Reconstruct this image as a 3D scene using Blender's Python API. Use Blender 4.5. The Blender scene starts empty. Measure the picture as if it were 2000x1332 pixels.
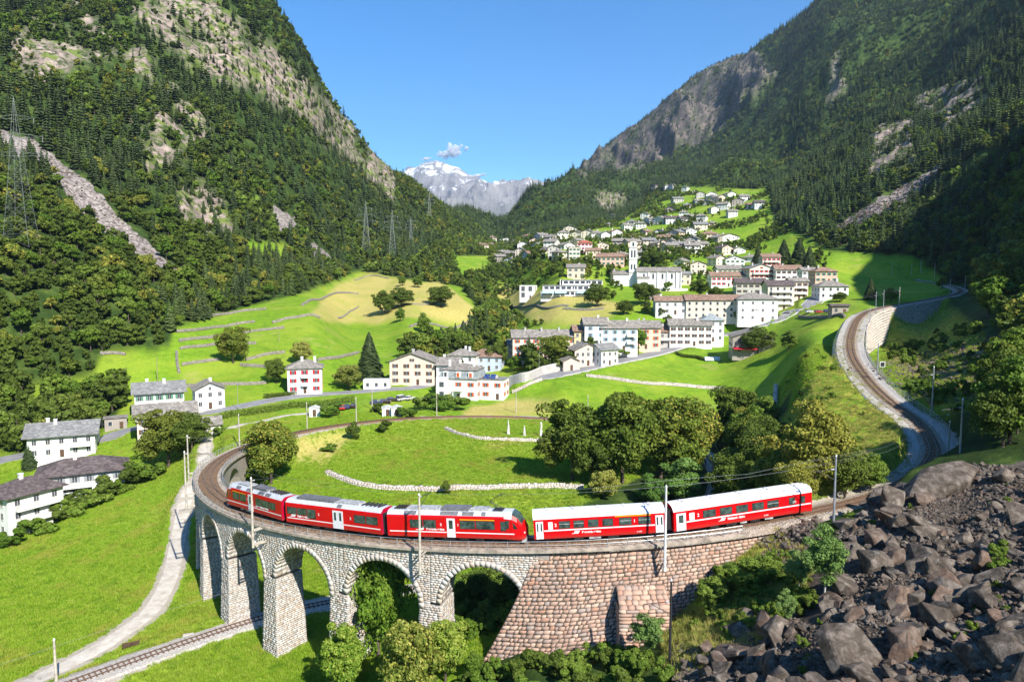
import bpy, math, random, bmesh
import numpy as np
from mathutils import Vector, Matrix
R_ = math.radians
PI = math.pi
sc = bpy.context.scene
C = sc.collection

# ---------------------------------------------------------------- camera
FOC, YH, CZ = 1375.0, 550.0, 50.0
PITCH = math.atan((YH-666)/FOC)
cam_d = bpy.data.cameras.new('camera'); cam = bpy.data.objects.new('camera', cam_d); C.objects.link(cam)
cam.location = (0, 0, CZ); cam.rotation_euler = (PI/2+PITCH, 0, 0)
cam_d.sensor_width = 36; cam_d.lens = FOC/2000*36; cam_d.clip_start = 1; cam_d.clip_end = 40000
sc.camera = cam
# ---------------------------------------------------------------- sun, sky, exposure
SUN = Vector((0.53, -0.85, 0)).normalized()*math.cos(R_(40)); SUN.z = math.sin(R_(40))
sun_d = bpy.data.lights.new('sun', 'SUN'); sun_d.energy = 5.0; sun_d.angle = R_(0.5); sun_d.color = (1.0, 0.95, 0.86)
sun = bpy.data.objects.new('sun', sun_d); C.objects.link(sun)
sun.rotation_euler = SUN.to_track_quat('Z', 'Y').to_euler()
W = bpy.data.worlds.new('World'); sc.world = W; W.use_nodes = True
wn = W.node_tree.nodes; wl = W.node_tree.links
sky = wn.new('ShaderNodeTexSky'); sky.sky_type = 'NISHITA'; sky.sun_disc = False
sky.sun_elevation = R_(40); sky.sun_rotation = math.atan2(SUN.x, SUN.y)
sky.altitude = 1500; sky.air_density = 1.0; sky.dust_density = 0.1; sky.ozone_density = 3.0
hs = wn.new('ShaderNodeHueSaturation'); hs.inputs['Saturation'].default_value = 1.36
wl.new(sky.outputs[0], hs.inputs['Color']); wl.new(hs.outputs[0], wn['Background'].inputs[0])
wn['Background'].inputs[1].default_value = 0.115
sc.view_settings.view_transform = 'Standard'; sc.view_settings.look = 'None'
sc.view_settings.gamma = 1; sc.view_settings.use_curve_mapping = False
sc.view_settings.exposure = 0.92
sc.cycles.max_bounces = 5; sc.cycles.diffuse_bounces = 2; sc.cycles.transparent_max_bounces = 40
sc.cycles.volume_bounces = 0

# ---------------------------------------------------------------- numpy helpers
_rs = np.random.RandomState(7); _perm = _rs.rand(256, 256)
def vnoise(x, y):
    xi = np.floor(x).astype(int); yi = np.floor(y).astype(int); fx = x-xi; fy = y-yi
    fx = fx*fx*(3-2*fx); fy = fy*fy*(3-2*fy)
    g = lambda a, b: _perm[a & 255, b & 255]
    return (g(xi, yi)*(1-fx)+g(xi+1, yi)*fx)*(1-fy)+(g(xi, yi+1)*(1-fx)+g(xi+1, yi+1)*fx)*fy
def fbm(x, y, s, o=4, ridged=False):
    x = np.asarray(x)/s; y = np.asarray(y)/s; r = 0; a = 1; t = 0
    for k in range(o):
        n = vnoise(x+k*17.3, y+k*31.7)
        if ridged: n = 1-abs(2*n-1)
        r = r+a*n; t += a; a *= .5; x = x*2.03; y = y*2.03
    return r/t
def sstep(a, b, x):
    t = np.clip((x-a)/(b-a), 0, 1); return t*t*(3-2*t)
def pchip(x, y, xq):
    x = np.asarray(x, float); y = np.asarray(y, float)
    h = np.diff(x); hh = h.reshape([-1]+[1]*(y.ndim-1)); d = np.diff(y, axis=0)/hh
    m = np.zeros_like(y); m[0] = d[0]; m[-1] = d[-1]
    if len(x) > 2:
        w1 = 2*hh[1:]+hh[:-1]; w2 = hh[1:]+2*hh[:-1]
        with np.errstate(all='ignore'):
            mm = (w1+w2)/(w1/d[:-1]+w2/d[1:])
        m[1:-1] = np.where(d[:-1]*d[1:] > 0, np.nan_to_num(mm), 0)
    i = np.clip(np.searchsorted(x, xq)-1, 0, len(x)-2)
    t = ((np.clip(xq, x[0], x[-1])-x[i])/h[i]).reshape([-1]+[1]*(y.ndim-1)); H = h[i].reshape([-1]+[1]*(y.ndim-1))
    return ((1+2*t)*(1-t)**2)*y[i]+(t*(1-t)**2)*H*m[i]+(t*t*(3-2*t))*y[i+1]+(t*t*(t-1))*H*m[i+1]
_ca, _sa = math.cos(PITCH), math.sin(PITCH)
def proj(X, Y, Z):
    Z = Z-CZ; d = Y*_ca+Z*_sa; v = -Y*_sa+Z*_ca
    d = np.where(d > .1, d, .1)
    return 1000+FOC*X/d, 666-FOC*v/d
def ray(px, py):
    u = (px-1000)/FOC; v = (666-py)/FOC
    return np.array([u, _ca-v*_sa, _sa+v*_ca])
def atY(px, py, Y):
    r = ray(px, py); return r*(Y/r[1])+np.array([0, 0, CZ])
def inpoly(px, py, poly):
    ins = np.zeros(px.shape, bool); n = len(poly)
    for i in range(n):
        x1, y1 = poly[i]; x2, y2 = poly[(i+1) % n]
        if y1 == y2: continue
        c = ((y1 > py) != (y2 > py)) & (px < (x2-x1)*(py-y1)/(y2-y1)+x1)
        ins ^= c
    return ins
def spline(pts, step=1.0):
    P = np.array(pts, float); P = np.vstack([2*P[0]-P[1], P, 2*P[-1]-P[-2]]); out = []
    for i in range(1, len(P)-2):
        n = max(2, int(np.linalg.norm(P[i+1]-P[i])/step)); t = np.linspace(0, 1, n, endpoint=False)[:, None]
        a, b, c, d = P[i-1], P[i], P[i+1], P[i+2]
        out.append(.5*((2*b)+(-a+c)*t+(2*a-5*b+4*c-d)*t*t+(-a+3*b-3*c+d)*t**3))
    out.append(P[-2][None]); Q = np.vstack(out)
    s = np.r_[0, np.cumsum(np.linalg.norm(np.diff(Q, axis=0), axis=1))]
    m = max(2, int(s[-1]/step)+1); sq = np.linspace(0, s[-1], m)
    return np.stack([np.interp(sq, s, Q[:, k]) for k in range(Q.shape[1])], 1)
def offset(P, o):
    d = np.gradient(P[:, :2], axis=0); d /= np.linalg.norm(d, axis=1)[:, None]+1e-9
    Q = P.copy(); Q[:, 0] += d[:, 1]*o; Q[:, 1] -= d[:, 0]*o    # +o is to the right of travel
    return Q

# ---------------------------------------------------------------- object helpers
def prep(o, name=None, label=None, cat=None, group=None, kind=None):
    if label: o['label'] = label
    if cat: o['category'] = cat
    if group: o['group'] = group
    if kind: o['kind'] = kind
    return o
def empty(name, loc, rz, label, cat, group=None):
    o = bpy.data.objects.new(name, None); C.objects.link(o); o.empty_display_size = .5
    o.location = [float(v) for v in loc]; o.rotation_euler = (0, 0, rz)
    return prep(o, None, label, cat, group)
class MB:
    """collects verts / faces / material indices; build() links them as one mesh object"""
    def __init__(s): s.v = []; s.f = []; s.m = []; s.n = 0
    def add(s, V, F, mi=0):
        V = np.asarray(V, float).reshape(-1, 3); s.v.append(V)
        for f in F: s.f.append([i+s.n for i in f]); s.m.append(mi)
        s.n += len(V); return s
    def box(s, x0, x1, y0, y1, z0, z1, mi=0, M=None):
        V = np.array([(x, y, z) for z in (z0, z1) for y in (y0, y1) for x in (x0, x1)], float)
        if M is not None: V = np.array([M @ Vector(v) for v in V])
        return s.add(V, [(0, 2, 3, 1), (4, 5, 7, 6), (0, 1, 5, 4), (2, 6, 7, 3), (0, 4, 6, 2), (1, 3, 7, 5)], mi)
    def prism(s, poly, y0, y1, mi=0, axis='y'):
        """poly in the x-z plane, extruded along y (or axis x: poly in y-z)"""
        n = len(poly)
        if axis == 'y': V = [(a, y0, b) for a, b in poly]+[(a, y1, b) for a, b in poly]
        elif axis == 'x': V = [(y0, a, b) for a, b in poly]+[(y1, a, b) for a, b in poly]
        else: V = [(a, b, y0) for a, b in poly]+[(a, b, y1) for a, b in poly]
        return s.add(V, [tuple(range(n))[::-1], tuple(range(n, 2*n))]+[(i, (i+1) % n, n+(i+1) % n, n+i) for i in range(n)], mi)
    def cyl(s, p0, p1, r0, r1=None, n=8, mi=0, cap=True):
        r1 = r0 if r1 is None else r1; p0 = Vector(p0); p1 = Vector(p1); d = (p1-p0)
        q = d.to_track_quat('Z', 'Y'); V = []
        for p, r in ((p0, r0), (p1, r1)):
            for k in range(n):
                a = 2*PI*k/n; V.append(p+q @ Vector((r*math.cos(a), r*math.sin(a), 0)))
        F = [(k, (k+1) % n, n+(k+1) % n, n+k) for k in range(n)]
        if cap: F += [tuple(range(n))[::-1], tuple(range(n, 2*n))]
        return s.add([tuple(v) for v in V], F, mi)
    def tube(s, pts, r, n=5, mi=0):
        for a, b in zip(pts[:-1], pts[1:]): s.cyl(a, b, r, n=n, mi=mi, cap=False)
        return s
    def sweep(s, P, prof, mi=0, closed=True):
        """sweep a (lateral, z) profile along a 3-D polyline; lateral + is right of travel"""
        d = np.gradient(P[:, :2], axis=0); d /= np.linalg.norm(d, axis=1)[:, None]+1e-9
        nr = np.stack([d[:, 1], -d[:, 0]], 1); k = len(prof); n = len(P)
        V = np.zeros((n, k, 3))
        for j, (l, z) in enumerate(prof):
            V[:, j, :2] = P[:, :2]+nr*l; V[:, j, 2] = P[:, 2]+z
        F = []; kk = k if closed else k-1
        for i in range(n-1):
            for j in range(kk):
                j2 = (j+1) % k; F.append((i*k+j, i*k+j2, (i+1)*k+j2, (i+1)*k+j))
        if closed: F += [tuple(range(k))[::-1], tuple((n-1)*k+j for j in range(k))]
        return s.add(V, F, mi)
    def mesh(s, name, mats, smooth=False):
        me = bpy.data.meshes.new(name); V = np.vstack(s.v) if s.v else np.zeros((0, 3))
        me.from_pydata(V.tolist(), [], s.f)
        if not isinstance(mats, (list, tuple)): mats = [mats]
        for m in mats: me.materials.append(m)
        me.polygons.foreach_set('material_index', s.m)
        if smooth: me.polygons.foreach_set('use_smooth', [True]*len(s.f))
        me.update(); return me
    def build(s, name, mats, parent=None, smooth=False, loc=None, rz=0, **kw):
        o = bpy.data.objects.new(name, s.mesh(name, mats, smooth)); C.objects.link(o)
        if parent: o.parent = parent
        if loc is not None: o.location = [float(v) for v in loc]
        if rz: o.rotation_euler = (0, 0, rz)
        return prep(o, **kw)
def fastmesh(name, V, F4, mat, smooth=False, fcol=None, tri=False):
    """numpy arrays V (n,3), F (m,4 or 3) -> mesh, optional per-face float attribute"""
    me = bpy.data.meshes.new(name); n = len(V); m, k = F4.shape
    me.vertices.add(n); me.vertices.foreach_set('co', np.asarray(V, np.float32).ravel())
    me.loops.add(m*k); me.loops.foreach_set('vertex_index', F4.astype(np.int32).ravel())
    me.polygons.add(m); me.polygons.foreach_set('loop_start', np.arange(0, m*k, k, dtype=np.int32))
    if smooth: me.polygons.foreach_set('use_smooth', np.ones(m, bool))
    for q in (mat if isinstance(mat, (list, tuple)) else [mat]): me.materials.append(q)
    me.update(calc_edges=True)
    if fcol is not None:
        a = me.attributes.new('rnd', 'FLOAT', 'FACE'); a.data.foreach_set('value', fcol.astype(np.float32))
    return me
def linkme(name, me, parent=None, loc=None, rz=0, s=None, **kw):
    o = bpy.data.objects.new(name, me); C.objects.link(o)
    if parent: o.parent = parent
    if loc is not None: o.location = [float(v) for v in loc]
    if rz: o.rotation_euler = (0, 0, rz)
    if s is not None: o.scale = (s, s, s) if not hasattr(s, '__len__') else s
    return prep(o, **kw)
def copytree(o, loc=None, rz=None, s=None, label=None, group=None):
    r = o.copy(); C.objects.link(r)
    if loc is not None: r.location = [float(v) for v in loc]
    if rz is not None: r.rotation_euler = (0, 0, rz)
    if s is not None: r.scale = (s, s, s) if not hasattr(s, '__len__') else s
    if label: r['label'] = label
    if group: r['group'] = group
    for ch in o.children:
        c = ch.copy(); C.objects.link(c); c.parent = r
        for g in ch.children:
            d = g.copy(); C.objects.link(d); d.parent = c
    return r

# ---------------------------------------------------------------- material helpers
MATS = {}
class NT:
    def __init__(s, name):
        s.m = bpy.data.materials.new(name); s.m.use_nodes = True; s.t = s.m.node_tree; s.b = s.t.nodes['Principled BSDF']
        s.b.inputs['Specular IOR Level'].default_value = .3
    def n(s, typ, **kw):
        o = s.t.nodes.new(typ)
        for k, v in kw.items(): setattr(o, k, v)
        return o
    def l(s, a, b): s.t.links.new(a, b)
    def co(s, gen='Object'): return s.n('ShaderNodeTexCoord').outputs[gen]
    def pos(s): return s.n('ShaderNodeNewGeometry').outputs['Position']
    def noise(s, scale, detail=4, vec=None, rough=.55, dist=0):
        o = s.n('ShaderNodeTexNoise'); o.inputs['Scale'].default_value = scale; o.inputs['Detail'].default_value = detail
        o.inputs['Roughness'].default_value = rough; o.inputs['Distortion'].default_value = dist
        if vec is not None: s.l(vec, o.inputs['Vector'])
        return o.outputs['Fac']
    def voro(s, scale, vec=None, feat='F1', out='Distance'):
        o = s.n('ShaderNodeTexVoronoi', feature=feat); o.inputs['Scale'].default_value = scale
        if vec is not None: s.l(vec, o.inputs['Vector'])
        return o.outputs[out]
    def ramp(s, fac, stops):
        o = s.n('ShaderNodeValToRGB'); e = o.color_ramp.elements
        while len(e) < len(stops): e.new(.5)
        for k, (p, c) in enumerate(stops): e[k].position = p; e[k].color = (*c, 1) if len(c) == 3 else c
        s.l(fac, o.inputs[0]); return o.outputs[0]
    def mix(s, fac, a, b, mode='MIX'):
        o = s.n('ShaderNodeMix', data_type='RGBA', blend_type=mode)
        for sock, v in ((o.inputs[0], fac), (o.inputs[6], a), (o.inputs[7], b)):
            if hasattr(v, 'is_output') or isinstance(v, bpy.types.NodeSocket): s.l(v, sock)
            elif isinstance(v, (int, float)): sock.default_value = v
            else: sock.default_value = (*v, 1)
        return o.outputs[2]
    def math(s, op, a, b=0.0, clamp=False):
        o = s.n('ShaderNodeMath', operation=op, use_clamp=clamp)
        for sock, v in ((o.inputs[0], a), (o.inputs[1], b)):
            if isinstance(v, bpy.types.NodeSocket): s.l(v, sock)
            else: sock.default_value = v
        return o.outputs[0]
    def mapr(s, v, a, b, c=0., d=1.):
        o = s.n('ShaderNodeMapRange'); o.interpolation_type = 'SMOOTHSTEP'; s.l(v, o.inputs[0])
        for k, x in enumerate((a, b, c, d)): o.inputs[k+1].default_value = x
        return o.outputs[0]
    def attr(s, name, typ='GEOMETRY'):
        return s.n('ShaderNodeAttribute', attribute_name=name, attribute_type=typ).outputs['Fac']
    def bump(s, h, strength=.5, dist=.1):
        o = s.n('ShaderNodeBump'); o.inputs['Strength'].default_value = strength; o.inputs['Distance'].default_value = dist
        s.l(h, o.inputs['Height']); s.l(o.outputs[0], s.b.inputs['Normal'])
    def fin(s, col, rough=.85, metal=0, spec=.3):
        if isinstance(col, bpy.types.NodeSocket): s.l(col, s.b.inputs['Base Color'])
        else: s.b.inputs['Base Color'].default_value = (*col, 1)
        if isinstance(rough, bpy.types.NodeSocket): s.l(rough, s.b.inputs['Roughness'])
        else: s.b.inputs['Roughness'].default_value = rough
        s.b.inputs['Metallic'].default_value = metal; s.b.inputs['Specular IOR Level'].default_value = spec
        MATS[s.m.name] = s.m; return s.m
def flat(name, col, rough=.7, metal=0, var=.12, scale=3.0, spec=.3, bump=0):
    """painted / plain surface with slight patchy wear"""
    if name in MATS: return MATS[name]
    t = NT(name); n = t.noise(scale, 5, t.co())
    dark = tuple(c*(1-var*2) for c in col); lite = tuple(min(1, c*(1+var)) for c in col)
    c = t.ramp(n, [(.3, dark), (.55, col), (.75, lite)])
    if bump: t.bump(t.noise(scale*6, 4, t.co()), bump, .02)
    return t.fin(c, rough, metal, spec)
# ---------------------------------------------------------------- the railway alignments (world metres)
LX, LY, LR, LG = 10.7, 148.7, 69.8, .061
def loopz(th): return CZ-29.3+LG*LR*(math.radians(th)+PI/2)
def loopp(th, r=LR, dz=0.0):
    t = math.radians(th); return (LX+r*math.cos(t), LY+r*math.sin(t), loopz(th)+dz)
_up = [atY(*q) for q in ((1665, 978, 90), (1740, 952, 95.5), (1797, 920, 101), (1822, 887, 106), (1816, 856, 111.5), (1790, 820, 119),
       (1737, 781, 130), (1695, 740, 146), (1664, 692, 172), (1663, 652, 200), (1681, 617, 235), (1722, 600, 264), (1825, 582, 300),
       (1874, 571, 330), (1860, 559, 365), (1783, 546, 420))]
TRK_UP = spline([loopp(t) for t in (-90, -84, -78, -74, -70.5)]+_up, .5)                 # from mid viaduct uphill to the village
TRK_LOOP = np.array([loopp(-90-i*.4) for i in range(int(202/.4))])                        # viaduct and far half of the loop
TRK_LOW = spline([loopp(-286), loopp(-292), (45, 205, 5.0), (51, 192, 4.2), (52, 178, 3.4), (48, 160, 2.8), (38, 140, 2.3), (22, 125, 1.9),
                  (0, 115.3, 1.5), (-15, 109.5, 1.2), (-28, 104.8, 1.0), (-38, 99.5, .7), (-51, 88.5, .2), (-64, 76, -.3), (-90, 52, -1.5)], .5)

# ---------------------------------------------------------------- terrain profiles: (depth Y, image height of the ground there) per column
def tz(py, Y): return CZ-(py-YH)/FOC*Y
COLS = {
 -350: [(60, 1500), (120, 1150), (180, 950), (230, 830), (300, 600), (420, 380), (600, 150), (900, -50), (1400, -200), (4000, -100)],
 0: [(60, 1740), (92, 1332), (155, 1040), (200, 888), (218, 845), (238, 760), (295, 480), (330, 420), (450, 260), (600, 100), (720, -10), (900, -150), (1400, -250), (4000, -100)],
 150: [(60, 1740), (92, 1332), (156, 1020), (205, 865), (232, 800), (258, 700), (310, 530), (380, 420), (500, 250), (640, 80), (720, 0), (900, -150), (1400, -200), (4000, -60)],
 300: [(60, 1735), (90, 1332), (156, 1000), (185, 905), (225, 800), (247, 760), (262, 705), (330, 540), (430, 410), (560, 210), (720, 10), (900, -120), (1400, -100), (4000, 0)],
 450: [(60, 1720), (88, 1332), (106, 1203), (140, 1000), (172, 853), (214, 802), (252, 746), (280, 690), (335, 620), (370, 592), (430, 505), (500, 410), (640, 210), (780, 10), (900, -100), (1400, 0), (4000, 150)],
 600: [(60, 1710), (88, 1330), (118, 1112), (149, 950), (178, 870), (200, 835), (238, 776), (275, 700), (350, 602), (420, 574), (550, 480), (620, 405), (720, 300), (880, 112), (1000, 190), (1300, 300), (4000, 420)],
 700: [(60, 1680), (86, 1320), (118, 1112), (149, 950), (176, 874), (195, 830), (217, 802), (244, 770), (283, 720), (397, 640), (500, 580), (600, 545), (680, 500), (800, 400), (900, 305), (950, 265), (1100, 340), (1400, 420), (4000, 440)],
 750: [(60, 1660), (85, 1315), (118, 1108), (150, 946), (176, 874), (205, 820), (232, 788), (245, 772), (300, 712), (370, 650), (450, 600), (560, 560), (660, 510), (800, 430), (930, 350), (990, 325), (1150, 390), (1500, 440), (4000, 450)],
 800: [(60, 1640), (84, 1310), (118, 1105), (150, 944), (165, 900), (188, 850), (208, 812), (232, 792), (247, 768), (300, 706), (350, 650), (430, 600), (560, 552), (700, 500), (850, 450), (1060, 362), (1250, 410), (1500, 450), (4000, 460)],
 900: [(60, 1590), (78, 1330), (118, 1103), (144, 958), (165, 900), (188, 850), (216, 812), (235, 790), (252, 774), (307, 716), (412, 650), (450, 602), (560, 560), (700, 520), (900, 480), (1300, 428), (1600, 450), (4000, 460)],
 980: [(60, 1540), (75, 1330), (118, 1100), (144, 958), (165, 900), (188, 850), (218, 814), (238, 790), (275, 738), (312, 700), (400, 650), (520, 600), (600, 560), (700, 530), (900, 500), (1200, 480), (1500, 455), (1800, 452), (4000, 470)],
 1050: [(60, 1500), (73, 1320), (118, 1095), (144, 958), (165, 902), (190, 850), (218, 815), (238, 787), (262, 738), (300, 697), (345, 650), (400, 600), (500, 550), (600, 505), (800, 478), (1000, 462), (1250, 452), (1700, 393), (2000, 420), (4000, 460)],
 1100: [(60, 1480), (72, 1332), (118, 1090), (144, 958), (165, 902), (190, 852), (219, 822), (230, 795), (249, 752), (268, 722), (295, 691), (330, 655), (365, 605), (400, 577), (430, 546), (520, 510), (650, 480), (800, 462), (1000, 450), (1250, 440), (1700, 365), (2000, 400), (2600, 380), (4500, 450)],
 1132: [(55, 1500), (71, 1332), (110, 1110), (144, 959), (165, 905), (192, 855), (218, 824), (231, 797), (250, 752), (274, 715), (297, 685), (328, 650), (363, 604), (408, 572), (442, 541), (545, 508), (700, 474), (860, 454), (1040, 442), (1300, 424), (1710, 358), (2000, 390), (2350, 352), (2700, 343), (3200, 380), (4500, 440)],
 1200: [(50, 1560), (60, 1440), (70, 1332), (90, 1200), (118, 1080), (144, 960), (165, 910), (195, 862), (216, 829), (231, 800), (254, 750), (284, 700), (300, 671), (320, 640), (360, 600), (425, 562), (470, 530), (600, 502), (800, 460), (1100, 430), (1400, 410), (1720, 350), (1950, 372), (2250, 340), (2700, 287), (3200, 340), (4500, 420)],
 1300: [(45, 1560), (60, 1385), (70, 1290), (88, 1190), (118, 1080), (144, 960), (165, 925), (193, 872), (210, 843), (236, 800), (258, 750), (293, 700), (323, 665), (338, 620), (365, 588), (420, 568), (470, 538), (600, 500), (800, 450), (1100, 400), (1300, 380), (1500, 352), (1750, 345), (2050, 320), (2700, 204), (3200, 260), (4500, 380)],
 1400: [(42, 1530), (58, 1345), (70, 1225), (76, 1165), (80, 1120), (90, 1085), (118, 1050), (150, 965), (185, 900), (205, 858), (232, 800), (262, 750), (295, 700), (325, 662), (340, 620), (380, 590), (430, 560), (480, 540), (600, 500), (750, 450), (950, 400), (1200, 370), (1500, 350), (1900, 295), (2300, 200), (2650, 138), (3200, 220), (4500, 350)],
 1500: [(40, 1500), (56, 1332), (66, 1215), (75, 1110), (81, 1048), (90, 1020), (110, 1010), (135, 930), (160, 870), (190, 815), (220, 775), (248, 736), (268, 700), (302, 660), (336, 620), (378, 590), (410, 560), (450, 540), (560, 500), (700, 450), (850, 400), (1000, 370), (1300, 328), (1700, 250), (2100, 150), (2450, 96), (3000, 180), (4500, 300)],
 1600: [(38, 1490), (52, 1332), (62, 1200), (72, 1100), (82, 1020), (90, 965), (100, 930), (112, 882), (128, 828), (145, 772), (160, 730), (178, 697), (200, 680), (240, 660), (270, 636), (300, 610), (340, 582), (380, 560), (420, 540), (500, 500), (600, 450), (720, 400), (900, 330), (1200, 250), (1600, 150), (2000, 55), (2250, 18), (2800, 100), (4500, 250)],
 1700: [(36, 1490), (49, 1332), (58, 1200), (68, 1100), (78, 1020), (88, 963), (100, 910), (120, 835), (150, 735), (170, 718), (190, 706), (215, 694), (238, 683), (247, 676), (258, 640), (264, 605), (300, 592), (350, 570), (425, 548), (450, 520), (480, 490), (520, 450), (600, 400), (750, 330), (950, 250), (1300, 150), (1700, 50), (1950, -10), (2300, -60), (4500, 150)],
 1800: [(34, 1480), (47, 1332), (55, 1200), (65, 1100), (76, 1000), (90, 920), (105, 862), (122, 800), (142, 758), (165, 722), (195, 700), (235, 668), (262, 642), (284, 626), (294, 615), (302, 582), (350, 566), (400, 553), (425, 540), (450, 500), (480, 455), (530, 400), (620, 330), (800, 250), (1100, 150), (1450, 50), (1700, -10), (2300, -120), (4500, 100)],
 1900: [(33, 1480), (45, 1332), (53, 1200), (62, 1100), (74, 1000), (86, 920), (98, 868), (115, 800), (132, 752), (155, 700), (180, 650), (215, 615), (250, 585), (290, 572), (335, 565), (375, 556), (395, 530), (415, 480), (445, 435), (480, 400), (500, 330), (640, 250), (850, 150), (1150, 50), (1300, 0), (2300, -200), (4500, 0)],
 2000: [(32, 1470), (43, 1332), (50, 1200), (58, 1100), (70, 1000), (82, 915), (93, 858), (106, 800), (120, 750), (138, 700), (160, 650), (185, 600), (215, 550), (245, 500), (275, 450), (315, 400), (395, 340), (490, 255), (650, 150), (870, 40), (1200, -100), (2300, -300), (4500, -100)],
 2200: [(30, 1420), (45, 1230), (60, 1010), (80, 860), (100, 760), (130, 650), (160, 560), (200, 470), (260, 370), (350, 260), (500, 130), (700, 0), (1100, -170), (2300, -350), (4500, -100)],
}
_cp = []; _cr = []
for px, L in COLS.items():
    u = (px-1000)/FOC; k = math.hypot(1, u)
    _cp.append(math.degrees(math.atan(u))); _cr.append([(12, tz(L[0][1], L[0][0])-1.5)]+[(y*k, tz(py, y)) for y, py in L]+[(6500, 300 if 650 < px < 1120 else 900)])
# out-of-frame directions (degrees clockwise from the view), (distance, height)
for ph, L in {-60: [(12, 0), (90, -4), (180, 0), (240, 60), (400, 200), (700, 380), (6500, 900)],
              -90: [(12, 0), (90, -5), (170, -5), (230, 50), (400, 180), (700, 360), (6500, 900)],
              -140: [(12, 2), (100, -8), (300, -12), (600, -15), (1500, 20), (6500, 700)],
              180: [(12, 8), (100, -5), (300, -12), (600, -15), (1500, 20), (6500, 700)],
              150: [(12, 14), (100, 14), (200, 40), (400, 140), (800, 330), (1500, 500), (6500, 900)],
              120: [(12, 19), (40, 22), (80, 38), (120, 70), (200, 140), (400, 300), (800, 560), (1500, 800), (6500, 900)],
              90: [(12, 20), (35, 26), (60, 40), (90, 62), (130, 98), (200, 155), (400, 300), (800, 600), (1500, 850), (6500, 900)],
              62: [(12, 21), (35, 28), (60, 40), (100, 60), (150, 92), (200, 126), (400, 284), (800, 520), (1500, 850), (6500, 900)]}.items():
    _cp.append(ph); _cr.append(L)
_o = np.argsort(_cp); _cp = [_cp[i] for i in _o]; _cr = [_cr[i] for i in _o]
_cp = [_cp[-2]-360, _cp[-1]-360]+_cp+[_cp[0]+360, _cp[1]+360]; _cr = [_cr[-2], _cr[-1]]+_cr+[_cr[0], _cr[1]]
LR0, LR1, NR = math.log(12), math.log(6400), 620
RHO = np.exp(np.linspace(LR0, LR1, NR))
PHI = np.r_[np.arange(-180, -42, 3.0), np.arange(-42, 42, .105), np.arange(42, 180.01, 3.0)]
_tab = np.stack([pchip([math.log(r) for r, z in L], [z for r, z in L], np.log(RHO)) for L in _cr])     # columns x rho
GZ = pchip(_cp, _tab, PHI)                                                                               # PHI x rho
_ph = np.radians(PHI)[:, None]
GX = np.sin(_ph)*RHO[None]; GY = np.cos(_ph)*RHO[None]
GZ = GZ.copy()
INV = np.abs(PHI) < 42
gpx, gpy = proj(GX, GY, GZ)
FRONT = (GY > 5)
def region(*poly): return inpoly(gpx, gpy, poly) & FRONT
# relief: gullies and crags on the mountains, soft swells on the meadows
mt = sstep(8, 90, GZ-.03*RHO[None]) * sstep(200, 420, RHO)[None]
mt = np.maximum(mt, sstep(900, 1500, RHO)[None]*.8)
ctr = sstep(-26, -14, PHI)[:, None]*(1-sstep(16, 27, PHI))[:, None]
vil = ctr*(1-sstep(1100, 1500, RHO))[None]
mt = mt*(1-.93*vil)
tilt = GX*.8+GY*.6
rel = (fbm(GX, GY, 260, 5, True)-.55)*90*np.clip(RHO/900, .2, 2.2)[None] + (fbm(GX+99, GY, 60, 4, True)-.55)*20
rel += (fbm(GX*1.6, GY*1.6+33, 26, 4, True)-.55)*9*np.clip(RHO/500, .3, 2)[None]
SKY_KEEP = 1-.65*np.exp(-((RHO[None]-2500)/900.)**2)*(PHI > 5)[:, None]
GZ += rel*mt*(.62+.5*sstep(12, 20, PHI)[:, None]*sstep(900, 1400, RHO)[None])*SKY_KEEP
GZ += (fbm(GX, GY, 9, 3)-.5)*.5*sstep(30, 60, RHO)[None] + (fbm(GX, GY, 34, 3)-.5)*1.4*sstep(90, 200, RHO)[None]
# the hollow-and-hummock ground of the rock slope, front right
rs = sstep(12, 20, PHI)[:, None]*(1-sstep(95, 120, RHO))[None]*sstep(35, 45, RHO)[None]
GZ += rs*(fbm(GX, GY, 7, 4)-.5)*2.6
def _near(P, rad):
    """distance from every grid vertex to a path and the path height there (only near vertices)"""
    D = np.full(GX.shape, 1e9); Zp = np.zeros(GX.shape)
    bx = (GX > P[:, 0].min()-rad) & (GX < P[:, 0].max()+rad) & (GY > P[:, 1].min()-rad) & (GY < P[:, 1].max()+rad)
    ii = np.argwhere(bx)
    if not len(ii): return D, Zp
    a = np.stack([GX[bx], GY[bx]], 1); Q = P[::4] if len(P) > 60 else P
    best = np.full(len(a), 1e9); bz = np.zeros(len(a))
    for s in range(0, len(a), 40000):
        d = ((a[s:s+40000, None, :]-Q[None, :, :2])**2).sum(2); k = d.argmin(1)
        best[s:s+40000] = np.sqrt(d[np.arange(len(k)), k]); bz[s:s+40000] = Q[k, 2]
    D[bx] = best; Zp[bx] = bz; return D, Zp
def carve(P, w, fade, dz):
    global GZ
    D, Zp = _near(P, w+fade+2)
    k = 1-sstep(w, w+fade, D); GZ = GZ*(1-k)+(Zp+dz)*k; return D
DW = {}
DW['low'] = carve(TRK_LOW, 2.6, 4, -.45)
_lf = np.array([p for p, t in zip(TRK_LOOP, [-90-i*.4 for i in range(len(TRK_LOOP))]) if t < -188])
DW['loop'] = carve(_lf, 2.4, 4.5, -.45)
_ug = TRK_UP[(TRK_UP[:, 0] > 33)]
DW['up'] = carve(_ug, 3.4, 1.3, -.5)
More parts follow.
